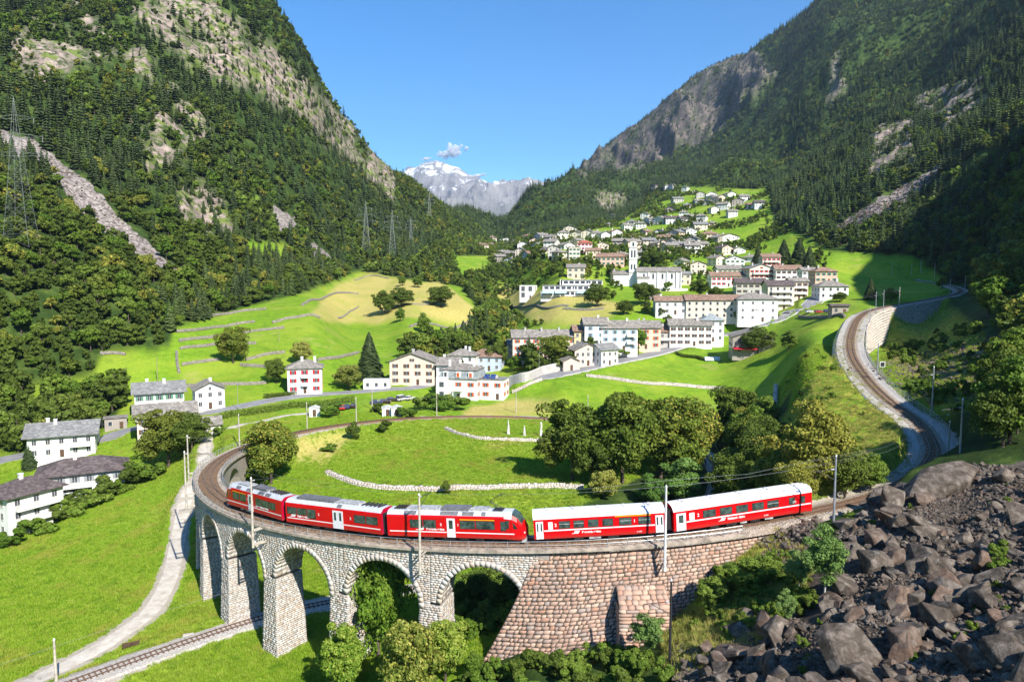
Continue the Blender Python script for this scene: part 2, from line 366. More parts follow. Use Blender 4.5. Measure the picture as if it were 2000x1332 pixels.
# keep ground clear of the viaduct arches
rr = np.hypot(GX-LX, GY-LY); tt = np.degrees(np.arctan2(GY-LY, GX-LX)); tt = np.where(tt > 90, tt-360, tt)
vz = CZ-29.3+LG*LR*(np.radians(tt)+PI/2)
von = (np.abs(rr-LR) < 6) & (tt < -87) & (tt > -189)
GZ = np.where(von, np.minimum(GZ, vz-3.4), GZ)
_far = (GY > 5)

def H(x, y):
    """height of the built ground at a world point"""
    x = np.asarray(x, float); y = np.asarray(y, float)
    r = np.clip(np.hypot(x, y), 12.01, 6390); p = np.degrees(np.arctan2(x, y))
    i = np.clip(np.searchsorted(PHI, p)-1, 0, len(PHI)-2); fi = (p-PHI[i])/(PHI[i+1]-PHI[i])
    q = (np.log(r)-LR0)/(LR1-LR0)*(NR-1); j = np.clip(q.astype(int), 0, NR-2); fj = q-j
    return (GZ[i, j]*(1-fi)+GZ[i+1, j]*fi)*(1-fj)+(GZ[i, j+1]*(1-fi)+GZ[i+1, j+1]*fi)*fj
def G(px, py, ymin=30):
    """the ground point seen at a photograph pixel"""
    r = ray(px, py); t = np.exp(np.linspace(math.log(ymin), math.log(5000), 3000))
    X = r[0]/r[1]*t; Y = t; Z = CZ+r[2]/r[1]*t
    hit = np.argmax(H(X, Y) >= Z)
    return np.array([X[hit], Y[hit], float(H(X[hit], Y[hit]))])
def GP(pts, step=1.0, ymin=30, lift=0):
    Q = spline([G(a, b, ymin)[:2] for a, b in pts], step); return np.c_[Q, H(Q[:, 0], Q[:, 1])+lift]
def smoothz(P, k=15):
    z = np.pad(P[:, 2], k, mode='edge'); P = P.copy(); P[:, 2] = np.convolve(z, np.ones(2*k+1)/(2*k+1), 'valid'); return P
# roads and paths, carved flat before the ground is meshed
ROADS = {
 'main_road_lower': (smoothz(GP([(385, 812), (402, 808), (472, 793), (542, 780), (612, 772), (700, 766), (752, 762), (805, 757), (850, 750)]), 12), 3.4),
 'main_road_upper': (smoothz(GP([(1040, 745), (1064, 738), (1137, 722), (1190, 711), (1260, 694), (1330, 676), (1400, 660), (1460, 645), (1510, 630), (1545, 610), (1580, 592), (1602, 578)], 1.0, 200), 20), 4.3),
 'gravel_path': (smoothz(GP([(-40, 1375), (87, 1321), (175, 1277), (245, 1233), (298, 1188), (329, 1135), (341, 1090), (350, 1041), (361, 985), (380, 935)], .6), 10), 1.35),
 'garden_lane': (smoothz(GP([(398, 905), (400, 880), (406, 858), (418, 845), (452, 834), (508, 824), (560, 812), (610, 806)], .6, 150), 6), 1.3),
 'side_street': (smoothz(GP([(-60, 915), (0, 900), (60, 888), (130, 872), (196, 860), (240, 845), (300, 828)], 1, 150), 6), 4.2),
}
for k, (P, w) in ROADS.items(): DW[k] = carve(P, w+(1.8 if 'main' in k or 'street' in k else .4), 3.5, -.03)
gpx, gpy = proj(GX, GY, GZ)
# visibility by column: highest tangent so far
# ---------------------------------------------------------------- land cover (per-vertex masks)
def soft(m, k=2):
    m = m.astype(np.float32)
    for _ in range(k): m = (m+np.roll(m, 1, 0)+np.roll(m, -1, 0)+np.roll(m, 1, 1)+np.roll(m, -1, 1))/5
    return m
wob = (fbm(GX, GY, 14, 3)-.5)
n1 = (fbm(gpx, gpy, 60, 4)-.5)*50; n2 = (fbm(gpx+500, gpy, 60, 4)-.5)*36
def regw(*poly): return inpoly(gpx+n1*.5, gpy+n2*.5, poly) & FRONT
meadow = region((-400, 2200), (-400, 1050), (0, 1040), (150, 1000), (300, 905), (380, 890), (450, 850), (560, 830), (700, 800), (980, 790), (1060, 742), (1300, 690), (1420, 668), (1500, 640), (1560, 620), (1700, 590), (1660, 640), (1540, 770), (1500, 830), (1400, 860), (1100, 1000), (1010, 1200), (900, 1340), (900, 2200))
meadow |= region((340, 640), (480, 600), (600, 570), (700, 530), (790, 545), (900, 560), (930, 600), (900, 660), (800, 700), (780, 740), (500, 750), (330, 770), (60, 775), (60, 760), (180, 735), (200, 690), (330, 680))
meadow |= region((940, 560), (1060, 520), (1060, 470), (1200, 440), (1260, 400), (1330, 365), (1500, 370), (1510, 430), (1620, 490), (1780, 500), (1850, 545), (1800, 610), (1500, 650), (1200, 700), (1040, 720), (980, 640))
meadow |= region((-400, 1060), (-400, 905), (60, 885), (215, 835), (250, 770), (460, 745), (700, 745), (1000, 700), (1060, 745), (980, 800), (450, 870), (300, 930), (100, 1100))
meadow |= region((880, 500), (960, 500), (960, 530), (900, 545)) | region((475, 470), (560, 478), (600, 505), (480, 500))
meadow |= region((1560, 700), (1690, 600), (1720, 660), (1770, 800), (1780, 900), (1560, 960), (1540, 800))
meadow |= region((1690, 600), (1860, 560), (1830, 650), (1900, 760), (1820, 800), (1700, 700))
dry = regw((660, 560), (720, 535), (860, 555), (930, 600), (925, 630), (800, 622), (740, 630), (640, 628), (600, 610)) | regw((960, 560), (1140, 575), (1230, 600), (1150, 640), (1000, 620))
dry |= regw((930, 790), (1060, 780), (1085, 805), (1000, 818), (900, 812)) | regw((585, 850), (680, 838), (700, 850), (625, 905), (575, 900))
rough = region((1520, 830), (1600, 720), (1680, 620), (1720, 640), (1650, 690), (1770, 830), (1780, 920), (1500, 980)) | region((1290, 1200), (1400, 1060), (1520, 1040), (1600, 1100), (1500, 1250), (1300, 1332))
rough |= region((1690, 620), (1860, 600), (1960, 700), (1900, 800), (1800, 800))
sc_ = regw((-60, 230), (60, 270), (160, 350), (230, 420), (300, 490), (370, 540), (330, 545), (250, 490), (170, 430), (90, 330), (-60, 270)) | region((1625, 447), (1700, 400), (1790, 350), (1850, 312), (1845, 332), (1760, 400), (1690, 440), (1640, 450))
sc_ |= regw((600, 470), (640, 500), (650, 520), (600, 515)) | regw((530, 400), (585, 430), (570, 460), (545, 460)) | region((790, 450), (820, 475), (850, 490), (800, 470))
sc_ |= region((1640, 720), (1830, 700), (1990, 640), (2100, 700), (1950, 780), (1820, 770), (1780, 740)) & (fbm(GX, GY, 5, 3) > .47)
sc_ |= region((1300, 2000), (1300, 1330), (1500, 1230), (1650, 1030), (1720, 950), (2300, 850), (2500, 2000))
rockp = regw((30, 0), (130, 0), (200, 60), (330, 130), (420, 260), (330, 330), (230, 200), (120, 180), (60, 170), (0, 60)) | regw((240, 0), (420, 0), (560, 120), (640, 200), (770, 340), (770, 400), (700, 330), (620, 270), (500, 170), (430, 160), (330, 120))
rockp |= regw((350, 370), (400, 360), (460, 430), (450, 500), (400, 490), (340, 410)) | regw((660, 260), (750, 300), (770, 390), (740, 370)) | regw((270, 280), (350, 290), (350, 330), (290, 335)) | regw((1290, 90), (1460, 100), (1520, 150), (1420, 250), (1250, 330), (1120, 350), (1130, 330), (1300, 200))
rockp |= regw((1160, 380), (1220, 380), (1210, 415), (1170, 420)) | regw((1700, 260), (1790, 230), (1780, 330), (1700, 350)) | regw((1780, 200), (1960, 130), (1930, 200), (1850, 260)) | region((1625, 105), (1640, 105), (1640, 150), (1660, 180), (1620, 205), (1610, 190), (1625, 150))
slope = np.abs(np.gradient(GZ, axis=1)/np.gradient(RHO)[None])
meadow_s = soft(meadow, 2); dry_s = np.clip(soft(dry, 3)*(.35+1.25*fbm(GX, GY, 16, 4)), 0, 1); rough_s = soft(rough, 4); scree_s = soft(sc_, 2); rock_s = soft(rockp & ((fbm(GX+GZ*.7, GY, 55, 5) > .43) | (PHI > 5)[:, None]) & (fbm(GX, GY, 24, 4) > .34), 2)
GZ += rock_s*((fbm(GX+GZ*.4, GY, 20, 4, True)-.5)*13)*sstep(150, 400, RHO)[None]*(1-np.exp(-((RHO[None]-2700)/260.)**2)*(PHI > 4)[:, None])
cliff = rock_s*((PHI > 4) & (PHI < 22))[:, None]*sstep(1500, 1900, RHO)[None]*(1-np.exp(-((RHO[None]-2700)/220.)**2))
GZ += cliff*(fbm(GX+GZ*.15, GY*.35, 120, 4, True)-.5)*150
tg = (GZ-CZ)/RHO[None]; RUN = np.maximum.accumulate(tg, axis=1)
# bare path edges and the gravel shoulder of the tracks
grav = np.zeros(GX.shape)
for k, w in (('low', 2.6), ('loop', 2.5), ('up', 3.3)): grav = np.maximum(grav, 1-sstep(w-.5, w+.9, DW[k]+wob*1.5))
for k, w in (('gravel_path', 1.8), ('garden_lane', 1.2)): grav = np.maximum(grav, (1-sstep(w-.2, w+1.3, DW[k]+wob*3))*.8)

def grassmat():
    t = NT('ground_cover'); p = t.pos()
    big = t.noise(.035, 4, p); mid = t.noise(.35, 5, p); fine = t.noise(5.0, 5, p, .7); vf = t.noise(1.4, 3, p)
    g = t.ramp(mid, [(.25, (.115, .235, .012)), (.5, (.18, .32, .016)), (.72, (.26, .38, .024))])
    g = t.mix(t.mapr(big, .42, .66), g, (.30, .38, .035))
    g = t.mix(t.math('MULTIPLY', t.mapr(t.noise(.16, 5, p), .56, .7), .5), g, (.085, .19, .012))
    g = t.mix(t.mapr(fine, .38, .72, 0, .62), g, (.055, .13, .010)); g = t.mix(t.mapr(t.noise(.9, 6, p, .75), .5, .72, 0, .6), g, (.33, .40, .05)); g = t.mix(t.math('MULTIPLY', t.mapr(t.noise(.055, 6, p, .7), .58, .68), .45), g, (.36, .34, .10))
    fl = t.voro(2.2, p); g = t.mix(t.math('MULTIPLY', t.mapr(fl, .12, .02), t.mapr(t.noise(.07, 4, p), .52, .62)), g, (.6, .68, .45))
    d = t.ramp(vf, [(.28, (.27, .30, .05)), (.45, (.42, .35, .10)), (.62, (.52, .44, .15)), (.8, (.36, .39, .07))])
    r = t.ramp(t.noise(.5, 6, p, .7), [(.3, (.09, .17, .014)), (.45, (.20, .29, .025)), (.58, (.36, .35, .05)), (.72, (.46, .36, .12))])
    ff = t.ramp(t.noise(.12, 6, p, .7), [(.3, (.018, .034, .008)), (.5, (.035, .065, .013)), (.64, (.08, .12, .024)), (.8, (.16, .18, .05))])
    rk = t.ramp(t.noise(.10, 9, p, .72, .4), [(.3, (.09, .07, .065)), (.45, (.22, .17, .15)), (.58, (.38, .30, .255)), (.72, (.52, .42, .35))])
    rk = t.mix(t.mapr(t.noise(.07, 6, p, .7), .50, .58), rk, (.15, .19, .045))
    vs = t.n('ShaderNodeMapping'); vs.inputs['Scale'].default_value = (1, 1, .18); t.l(p, vs.inputs[0]); rc = t.ramp(t.noise(.045, 8, vs.outputs[0], .75, .3), [(.32, (.045, .036, .042)), (.48, (.12, .095, .10)), (.62, (.24, .18, .17)), (.75, (.13, .15, .06))])
    rk = t.mix(t.attr('cliff'), rk, rc)
    scv = t.voro(.9, p, out='Color'); sep = t.n('ShaderNodeSeparateColor'); t.l(scv, sep.inputs[0])
    sr = t.ramp(sep.outputs[0], [(0, (.11, .095, .09)), (.5, (.23, .20, .185)), (1, (.38, .33, .30))])
    gv = t.ramp(t.noise(9, 4, p, .7), [(.3, (.22, .19, .15)), (.5, (.42, .37, .30)), (.75, (.58, .52, .44))])
    c = t.mix(t.attr('meadow'), ff, g)
    c = t.mix(t.attr('dry'), c, d); c = t.mix(t.attr('rough'), c, r)
    n = t.noise(.2, 6, p, .7)
    rf = t.math('MULTIPLY', t.attr('rock'), t.mapr(n, .40, .52)); c = t.mix(rf, c, rk)
    sf = t.mapr(t.math('ADD', t.attr('scree'), t.math('MULTIPLY', t.math('SUBTRACT', n, .5), .9)), .4, .6); sr = t.mix(t.attr('darkrock'), sr, t.ramp(t.noise(3, 7, p, .7), [(.3, (.03, .024, .018)), (.55, (.10, .08, .062)), (.75, (.22, .18, .14))])); c = t.mix(sf, c, sr)
    gf = t.mapr(t.math('ADD', t.attr('gravel'), t.math('MULTIPLY', t.math('SUBTRACT', vf, .5), .8)), .4, .6); c = t.mix(gf, c, gv)
    h = t.math('ADD', t.noise(1.2, 8, p, .75), t.math('MULTIPLY', t.noise(.09, 6, p, .7), 4.0))
    t.bump(h, .55, .45)
    return t.fin(c, .95, 0, .12)
GROUND = grassmat()
def gridmesh(name, X, Y, Z, att, mat):
    a, b = X.shape; V = np.stack([X, Y, Z], 2).reshape(-1, 3)
    i = np.arange(a*b).reshape(a, b); F = np.stack([i[:-1, :-1], i[:-1, 1:], i[1:, 1:], i[1:, :-1]], 2).reshape(-1, 4)
    me = fastmesh(name, V, F, mat, True)
    for k, A in att.items():
        q = me.attributes.new(k, 'FLOAT', 'POINT'); q.data.foreach_set('value', np.asarray(A, np.float32).ravel())
    return me
linkme('terrain', gridmesh('terrain', GX, GY, GZ, dict(meadow=meadow_s, dry=dry_s, rough=rough_s, rock=rock_s, scree=scree_s, gravel=grav, cliff=soft(region((1100, 360), (1130, 320), (1300, 190), (1460, 90), (1560, 160), (1420, 260), (1260, 350)) & (RHO[None] > 1500), 2), darkrock=soft(region((1300, 2000), (1300, 1330), (1500, 1230), (1650, 1030), (1720, 950), (2300, 850), (2500, 2000)), 3)), GROUND), kind='structure')
# ground directly below the camera, closing the small hole in the sheet
_m = MB(); n_ = 40; _m.add([(0, 0, float(GZ[:, 0].mean()))]+[(12.0*math.sin(2*PI*k/n_), 12.0*math.cos(2*PI*k/n_), float(H(12.02*math.sin(2*PI*k/n_-1e-6), 12.02*math.cos(2*PI*k/n_)))) for k in range(n_)], [(0, k+1, (k+1) % n_+1) for k in range(n_)])
_m.build('ground_under_camera', GROUND, kind='structure')

# ---------------------------------------------------------------- the far snow range, about nine kilometres up the valley
def snowmat():
    t = NT('snowy_rock'); p = t.pos(); g = t.n('ShaderNodeNewGeometry'); sx = t.n('ShaderNodeSeparateXYZ'); t.l(p, sx.inputs[0])
    nz = t.n('ShaderNodeSeparateXYZ'); t.l(g.outputs['Normal'], nz.inputs[0])
    rk = t.ramp(t.noise(.004, 8, p, .7), [(.3, (.13, .13, .14)), (.55, (.26, .25, .25)), (.75, (.36, .33, .31))])
    h = t.math('ADD', t.math('DIVIDE', sx.outputs[2], 1000.), t.math('MULTIPLY', t.math('SUBTRACT', t.noise(.0042, 9, p, .8, 1.2), .5), 3.6))
    s = t.mapr(h, 1.30, 1.48); c = t.mix(s, rk, (.82, .84, .88))
    low = t.mapr(sx.outputs[2], 600., 950.); c = t.mix(low, t.mix(.5, rk, (.04, .07, .03)), c)
    t.bump(t.noise(.006, 8, p, .7), .8, 60)
    return t.fin(c, .9, 0, .1)
Dm = 9000.
prof = [(680, 470), (740, 380), (785, 345), (800, 330), (815, 332), (830, 323), (856, 318), (872, 323), (880, 328), (898, 333), (915, 345), (935, 352), (955, 363), (975, 367), (985, 361), (1000, 356), (1006, 357), (1022, 364), (1032, 363), (1045, 366), (1060, 370), (1090, 390), (1130, 420), (1250, 470)]
xs = np.linspace(680, 1250, 420); top = np.interp(xs, [p[0] for p in prof], [p[1] for p in prof])
rows = np.linspace(0, 1, 150); XX = np.zeros((420, 150)); YY = XX.copy(); ZZ = XX.copy()
for j, v in enumerate(rows):
    Y = Dm-3300+3300*v if v < .85 else Dm-3300+3300*v
    ridge_y = Dm-500
    Yv = 5700+v*4300
    XX[:, j] = (xs-1000)/FOC*ridge_y*(1+.0*v); YY[:, j] = Yv
    tz_ = CZ+(YH-top)/FOC*ridge_y
    k = np.clip((Yv-5700)/(ridge_y-5700), 0, 1); back = np.clip((Yv-ridge_y)/1500, 0, 1)
    ZZ[:, j] = (tz_*k**1.25+200*(1-k))*(1-back)+300*back
rel2 = (fbm(XX, YY, 900, 6, True)-.55)*900+(fbm(XX, YY*.6, 260, 4, True)-.5)*240
env = np.clip((YY-5700)/1200, 0, 1)*(1-np.exp(-((YY-8500)/330.)**2)*.93)
ZZ += rel2*env*.75
linkme('snow_range', gridmesh('snow_range', XX, YY, ZZ, {}, snowmat()), kind='structure')
# ---------------------------------------------------------------- materials for stone, metal, road
def stonemat(name, cols, scale=6., br=.5, attr=True, moss=None):
    t = NT(name); p = t.pos()
    f = t.attr('rnd') if attr else t.noise(.9, 3, p)
    if attr: f = t.math('ADD', f, t.math('MULTIPLY', t.n('ShaderNodeObjectInfo').outputs['Random'], .0))
    n = len(cols); c = t.ramp(f, [((i+.5)/n, k) for i, k in enumerate(cols)])
    g = t.noise(scale, 6, p, .7); c = t.mix(t.mapr(g, .35, .8, 0, .32), c, tuple(x*.45 for x in cols[0]))
    st = t.noise(.35, 5, p, .65); c = t.mix(t.mapr(st, .54, .72, 0, .34), c, moss or tuple(x*.6 for x in cols[-1]))
    t.bump(t.noise(scale*2.2, 6, p, .7), br, .05)
    return t.fin(c, .92, 0, .15)
M_ASH = stonemat('ashlar_stone', [(.48, .43, .38), (.62, .56, .50), (.40, .36, .32), (.68, .65, .60), (.54, .52, .49), (.58, .47, .37), (.64, .62, .60), (.47, .38, .30)])
M_CORE = stonemat('mortar_core', [(.30, .27, .24), (.40, .36, .32)], 4, .6, False)
M_RUB = stonemat('rubble_stone', [(.44, .29, .22), (.56, .38, .29), (.36, .25, .20), (.50, .33, .25), (.60, .44, .34), (.46, .25, .17), (.40, .32, .28)])
M_RUBJ = stonemat('rubble_joint', [(.10, .08, .06), (.15, .115, .09)], 4, .6, False)
M_DRY = stonemat('dry_stone', [(.30, .26, .23), (.42, .37, .33), (.24, .21, .19), (.50, .45, .40), (.36, .30, .25)], 5, .8)
M_DRYJ = stonemat('dry_stone_joint', [(.08, .07, .06), (.12, .11, .09)], 4, .6, False)
M_PALE = stonemat('pale_granite', [(.52, .47, .41), (.62, .56, .50), (.44, .39, .34), (.68, .62, .55), (.56, .47, .38)], 5, .8)
M_CONC = flat('walkway_concrete', (.42, .36, .29), .9, var=.25, scale=1.2, bump=.3)
M_STEEL = flat('galvanised_steel', (.50, .52, .54), .45, .6, var=.12)
M_MAST = flat('concrete_mast', (.52, .47, .40), .8, var=.18, scale=1.5)
M_MASTM = flat('steel_mast', (.40, .44, .48), .5, .5, var=.15, scale=1.5)
M_WIRE = flat('wire', (.30, .31, .33), .5, .7)
M_DARK = flat('dark_metal', (.045, .045, .05), .5, .3)
def ballastmat(name, cols):
    t = NT(name); p = t.pos(); v = t.n('ShaderNodeTexVoronoi'); v.inputs['Scale'].default_value = 7; t.l(p, v.inputs['Vector'])
    s = t.n('ShaderNodeSeparateColor'); t.l(v.outputs['Color'], s.inputs[0]); c = t.ramp(s.outputs[0], [(0, cols[0]), (.5, cols[1]), (1, cols[2])])
    c = t.mix(t.mapr(t.noise(.4, 5, p), .35, .7, 0, .5), c, cols[3]); t.bump(v.outputs['Distance'], 1, .12)
    return t.fin(c, .95, 0, .1)
M_BAL = ballastmat('ballast_stone', [(.14, .12, .10), (.34, .29, .24), (.55, .49, .42), (.40, .30, .21)])
M_BALR = ballastmat('rusty_ballast', [(.10, .065, .04), (.24, .15, .09), (.38, .26, .17), (.27, .15, .085)])
M_GRV = ballastmat('pale_gravel', [(.34, .31, .28), (.50, .46, .42), (.64, .60, .55), (.44, .39, .33)])
t = NT('rail_steel'); p = t.co('Generated')
g = t.n('ShaderNodeNewGeometry'); s = t.n('ShaderNodeSeparateXYZ'); t.l(g.outputs['Normal'], s.inputs[0])
c = t.mix(t.mapr(s.outputs[2], .7, .95), (.13, .07, .045), (.30, .24, .20)); M_RAIL = t.fin(c, .45, .35)
M_SLP = flat('sleeper_steel', (.17, .115, .08), .8, .0, var=.3, scale=2)

def asphalt():
    t = NT('asphalt'); p = t.pos(); c = t.ramp(t.noise(.25, 6, p, .65), [(.3, (.20, .20, .21)), (.5, (.27, .265, .275)), (.7, (.35, .34, .34))])
    c = t.mix(t.mapr(t.noise(20, 3, p), .3, .8, 0, .35), c, (.07, .07, .075)); t.bump(t.noise(30, 3, p), .3, .02); return t.fin(c, .9, 0, .2)
M_ASP = asphalt()
M_PAINT = flat('road_paint', (.75, .75, .72), .6)
def patht():
    t = NT('gravel_path'); p = t.pos(); c = t.ramp(t.noise(.7, 6, p, .7), [(.3, (.40, .35, .29)), (.5, (.56, .51, .44)), (.72, (.68, .64, .57))])
    c = t.mix(t.mapr(t.noise(12, 3, p), .3, .8, 0, .3), c, (.2, .17, .13)); t.bump(t.noise(15, 4, p), .4, .03); return t.fin(c, .95, 0, .1)
M_PATH = patht()
M_KERB = flat('granite_kerb', (.42, .41, .39), .85, var=.2)

def ribbon(name, P, w, mat, lift=.03, thick=.35, **kw):
    b = MB(); e = np.random.RandomState(len(P)); n = len(P)
    Q = P.copy(); Q[:, 2] += lift
    return b.sweep(Q, [(-w, -thick), (-w, 0), (-w*.4, .03), (w*.4, .03), (w, 0), (w, -thick)]).build(name, mat, smooth=False, kind='structure', **kw)
for k, nm, mt_ in (('main_road_lower', 'road', M_ASP), ('main_road_upper', 'road', M_ASP), ('side_street', 'side_street', M_ASP), ('gravel_path', 'gravel_path', M_PATH), ('garden_lane', 'garden_lane', M_PATH)):
    P, w = ROADS[k]; ribbon(nm, P, w, mt_, lift=.16 if nm in ('road', 'side_street') else .03, thick=.6)
# painted edge and centre lines; a kerb on the valley side of the upper road
b = MB()
for k in ('main_road_lower', 'main_road_upper'):
    P, w = ROADS[k]
    for o in (-w+.35, w-.35):
        Q = offset(P, o); Q[:, 2] += .20; b.sweep(Q, [(-.09, 0), (.09, 0)], closed=False)
    for i in range(0, len(P)-4, 9):
        Q = P[i:i+4].copy(); Q[:, 2] += .20; b.sweep(Q, [(-.08, 0), (.08, 0)], closed=False)
b.build('road_markings', M_PAINT, kind='structure')
P, w = ROADS['main_road_upper']
Q = offset(P, w+.5); b = MB().sweep(Q, [(-.25, -.5), (-.25, .12), (.25, .12), (.25, -.9)]); b.build('kerb', M_KERB, kind='structure')

# ---------------------------------------------------------------- railway track: ballast bed, two rails, sleepers
def railway(name, P, parts, kindb):
    """parts: (start, end, ballast material, half width, shoulder)"""
    root = empty(name, P[len(P)//2], 0, *kindb)
    off = -np.array(P[len(P)//2])
    for mat, hw, sh in parts:
        MB().sweep(P+off, [(-hw-sh, -.75), (-hw, -.24), (-.85, -.15), (.85, -.15), (hw, -.24), (hw+sh, -.75)]).build('ballast', mat, root)
    for sgn in (-1, 1):
        Q = offset(P, sgn*.52)+off
        MB().sweep(Q, [(-.055, -.13), (-.028, -.02), (-.04, 0), (.04, 0), (.028, -.02), (.055, -.13)]).build('rail', M_RAIL, root)
    return root, off
SLEEP = []
me_s = MB().box(-.9, .9, -.11, .11, -.2, -.115).mesh('sleeper', M_SLP)
def sleepers(P, root, off, spacing=.66):
    s = np.r_[0, np.cumsum(np.linalg.norm(np.diff(P, axis=0), axis=1))]; q = np.arange(.3, s[-1], spacing)
    X = np.stack([np.interp(q, s, P[:, k]) for k in range(3)], 1); d = np.gradient(X, axis=0)
    for x, dd in zip(X, d):
        a = math.atan2(dd[1], dd[0])-PI/2; px, py = proj(*x)
        SLEEP.append((math.hypot(x[0], x[1]) if (-40 < px < 2040 and 0 < py < 1370) else 9999+abs(px), x, a, root, off))
r1, o1 = railway('railway_track', TRK_UP, [(M_BAL, 1.75, .8)], ('upper single track curving uphill along the stone wall towards the village', 'railway track', 'single railway track'))
r2, o2 = railway('railway_track', TRK_LOOP, [(M_BALR, 1.45, .4)], ('curved single track over the stone viaduct and round behind the meadow', 'railway track', 'single railway track'))
r3, o3 = railway('railway_track', TRK_LOW, [(M_GRV, 1.9, .7)], ('lower single track passing below the viaduct arches to the bottom left', 'railway track', 'single railway track'))
for P, r, o in ((TRK_UP, r1, o1), (TRK_LOOP, r2, o2), (TRK_LOW, r3, o3)): sleepers(P, r, o)
SLEEP.sort(key=lambda q: q[0])
for d_, x, a, r, o in SLEEP[:300]: linkme('sleeper', me_s, r, x+o, a)
for r in (r1, r2, r3):
    b = MB()
    for d_, x, a, rr_, o in SLEEP[300:]:
        if rr_ is r and d_ < 9000: b.box(-.9, .9, -.11, .11, -.2, -.115, M=Matrix.Translation(Vector(x+o)) @ Matrix.Rotation(a, 4, 'Z'))
    if b.n: b.build('far_sleepers', M_SLP, r, kind='stuff')
# rusty dust between the rails of the upper track
MB().sweep(TRK_UP+o1, [(-1.05, -.135), (1.05, -.135)], closed=False).build('rusty_ballast_strip', M_BALR, r1)
# wide pale gravel berm beside the upper curve
Pb = TRK_UP[(TRK_UP[:, 1] > 100) & (TRK_UP[:, 1] < 240)]
Q = Pb.copy(); Q[:, 2] -= .30; MB().sweep(Q, [(-4.2, -.9), (-3.3, 0), (3.2, .02), (3.7, -.9)]).build('gravel_berm', M_GRV, kind='structure')
# ---------------------------------------------------------------- the curved stone viaduct
RO, RI = LR+2.05, LR-2.05
via = empty('stone_viaduct', (0, 0, 0), 0, 'curved railway viaduct of pale squared stone with tall round arches', 'viaduct')
ARC = [-101.3-10.2*i for i in range(9)]; HS = 8.0/2; BAY = 10.2
PRAD = 5.0
def crown(th): return loopz(th)-2.35
def cyl2w(th, r, z):
    t = math.radians(th); return (LX+r*math.cos(t), LY+r*math.sin(t), z)
D2M = math.radians(1)*RO
rng = random.Random(5)
# core: spandrels and vaults
b = MB(); K = 14
for a in ARC:
    zs = crown(a)-PRAD
    xs_ = [-BAY/2]+[-HS*math.cos(PI*k/K) for k in range(K+1)]+[BAY/2]
    zz_ = [None]+[zs+PRAD*math.sin(PI*k/K) for k in range(K+1)]+[None]
    zz_[0] = zz_[-1] = zs
    for i in range(len(xs_)-1):
        t0, t1 = a+xs_[i], a+xs_[i+1]; z0, z1 = zz_[i], zz_[i+1]; u0, u1 = loopz(t0)-.7, loopz(t1)-.7
        V = [cyl2w(t0, RO, z0), cyl2w(t1, RO, z1), cyl2w(t1, RO, u1), cyl2w(t0, RO, u0), cyl2w(t0, RI, z0), cyl2w(t1, RI, z1), cyl2w(t1, RI, u1), cyl2w(t0, RI, u0)]
        b.add(V, [(0, 1, 2, 3), (5, 4, 7, 6), (1, 0, 4, 5)])
# solid ends
for t0, t1 in ((ARC[-1]-BAY/2-7, ARC[-1]-BAY/2), (ARC[0]+BAY/2, ARC[0]+BAY/2+1.0)):
    for i in range(5):
        s0 = t0+(t1-t0)*i/5; s1 = t0+(t1-t0)*(i+1)/5; zb = 0 if t0 > -150 else loopz(s0)-9
        V = [cyl2w(s, r, z) for s, z in ((s0, zb), (s1, zb), (s1, loopz(s1)-.7), (s0, loopz(s0)-.7)) for r in (RO, RI)]
        b.add(V, [(0, 2, 4, 6), (3, 1, 7, 5), (1, 0, 6, 7), (2, 3, 5, 4)])
PIERS = [ARC[i]-BAY/2 for i in range(9)]+[ARC[0]+BAY/2]
def pier_half(z, zs): return (BAY/2-HS)*D2M+max(0, zs-z)*.028
def pier_rad(z, zs): return max(0, zs-z)*.035
for th in PIERS:
    x, y, _ = cyl2w(th, LR, 0); gz = float(H(x, y))-1.5
    zs = crown(th)-PRAD+.05
    if zs-gz < .5: continue
    V = []
    for z in (gz, zs):
        h = pier_half(z, zs)/D2M-.03; rd = pier_rad(z, zs)
        for s, r in ((-1, RI-rd), (1, RI-rd), (1, RO+rd-.04), (-1, RO+rd-.04)): V.append(cyl2w(th+s*h, r, z))
    b.add(V, [(0, 1, 5, 4), (1, 2, 6, 5), (2, 3, 7, 6), (3, 0, 4, 7), (4, 5, 6, 7)])
b.build('masonry_core', M_CORE, via)
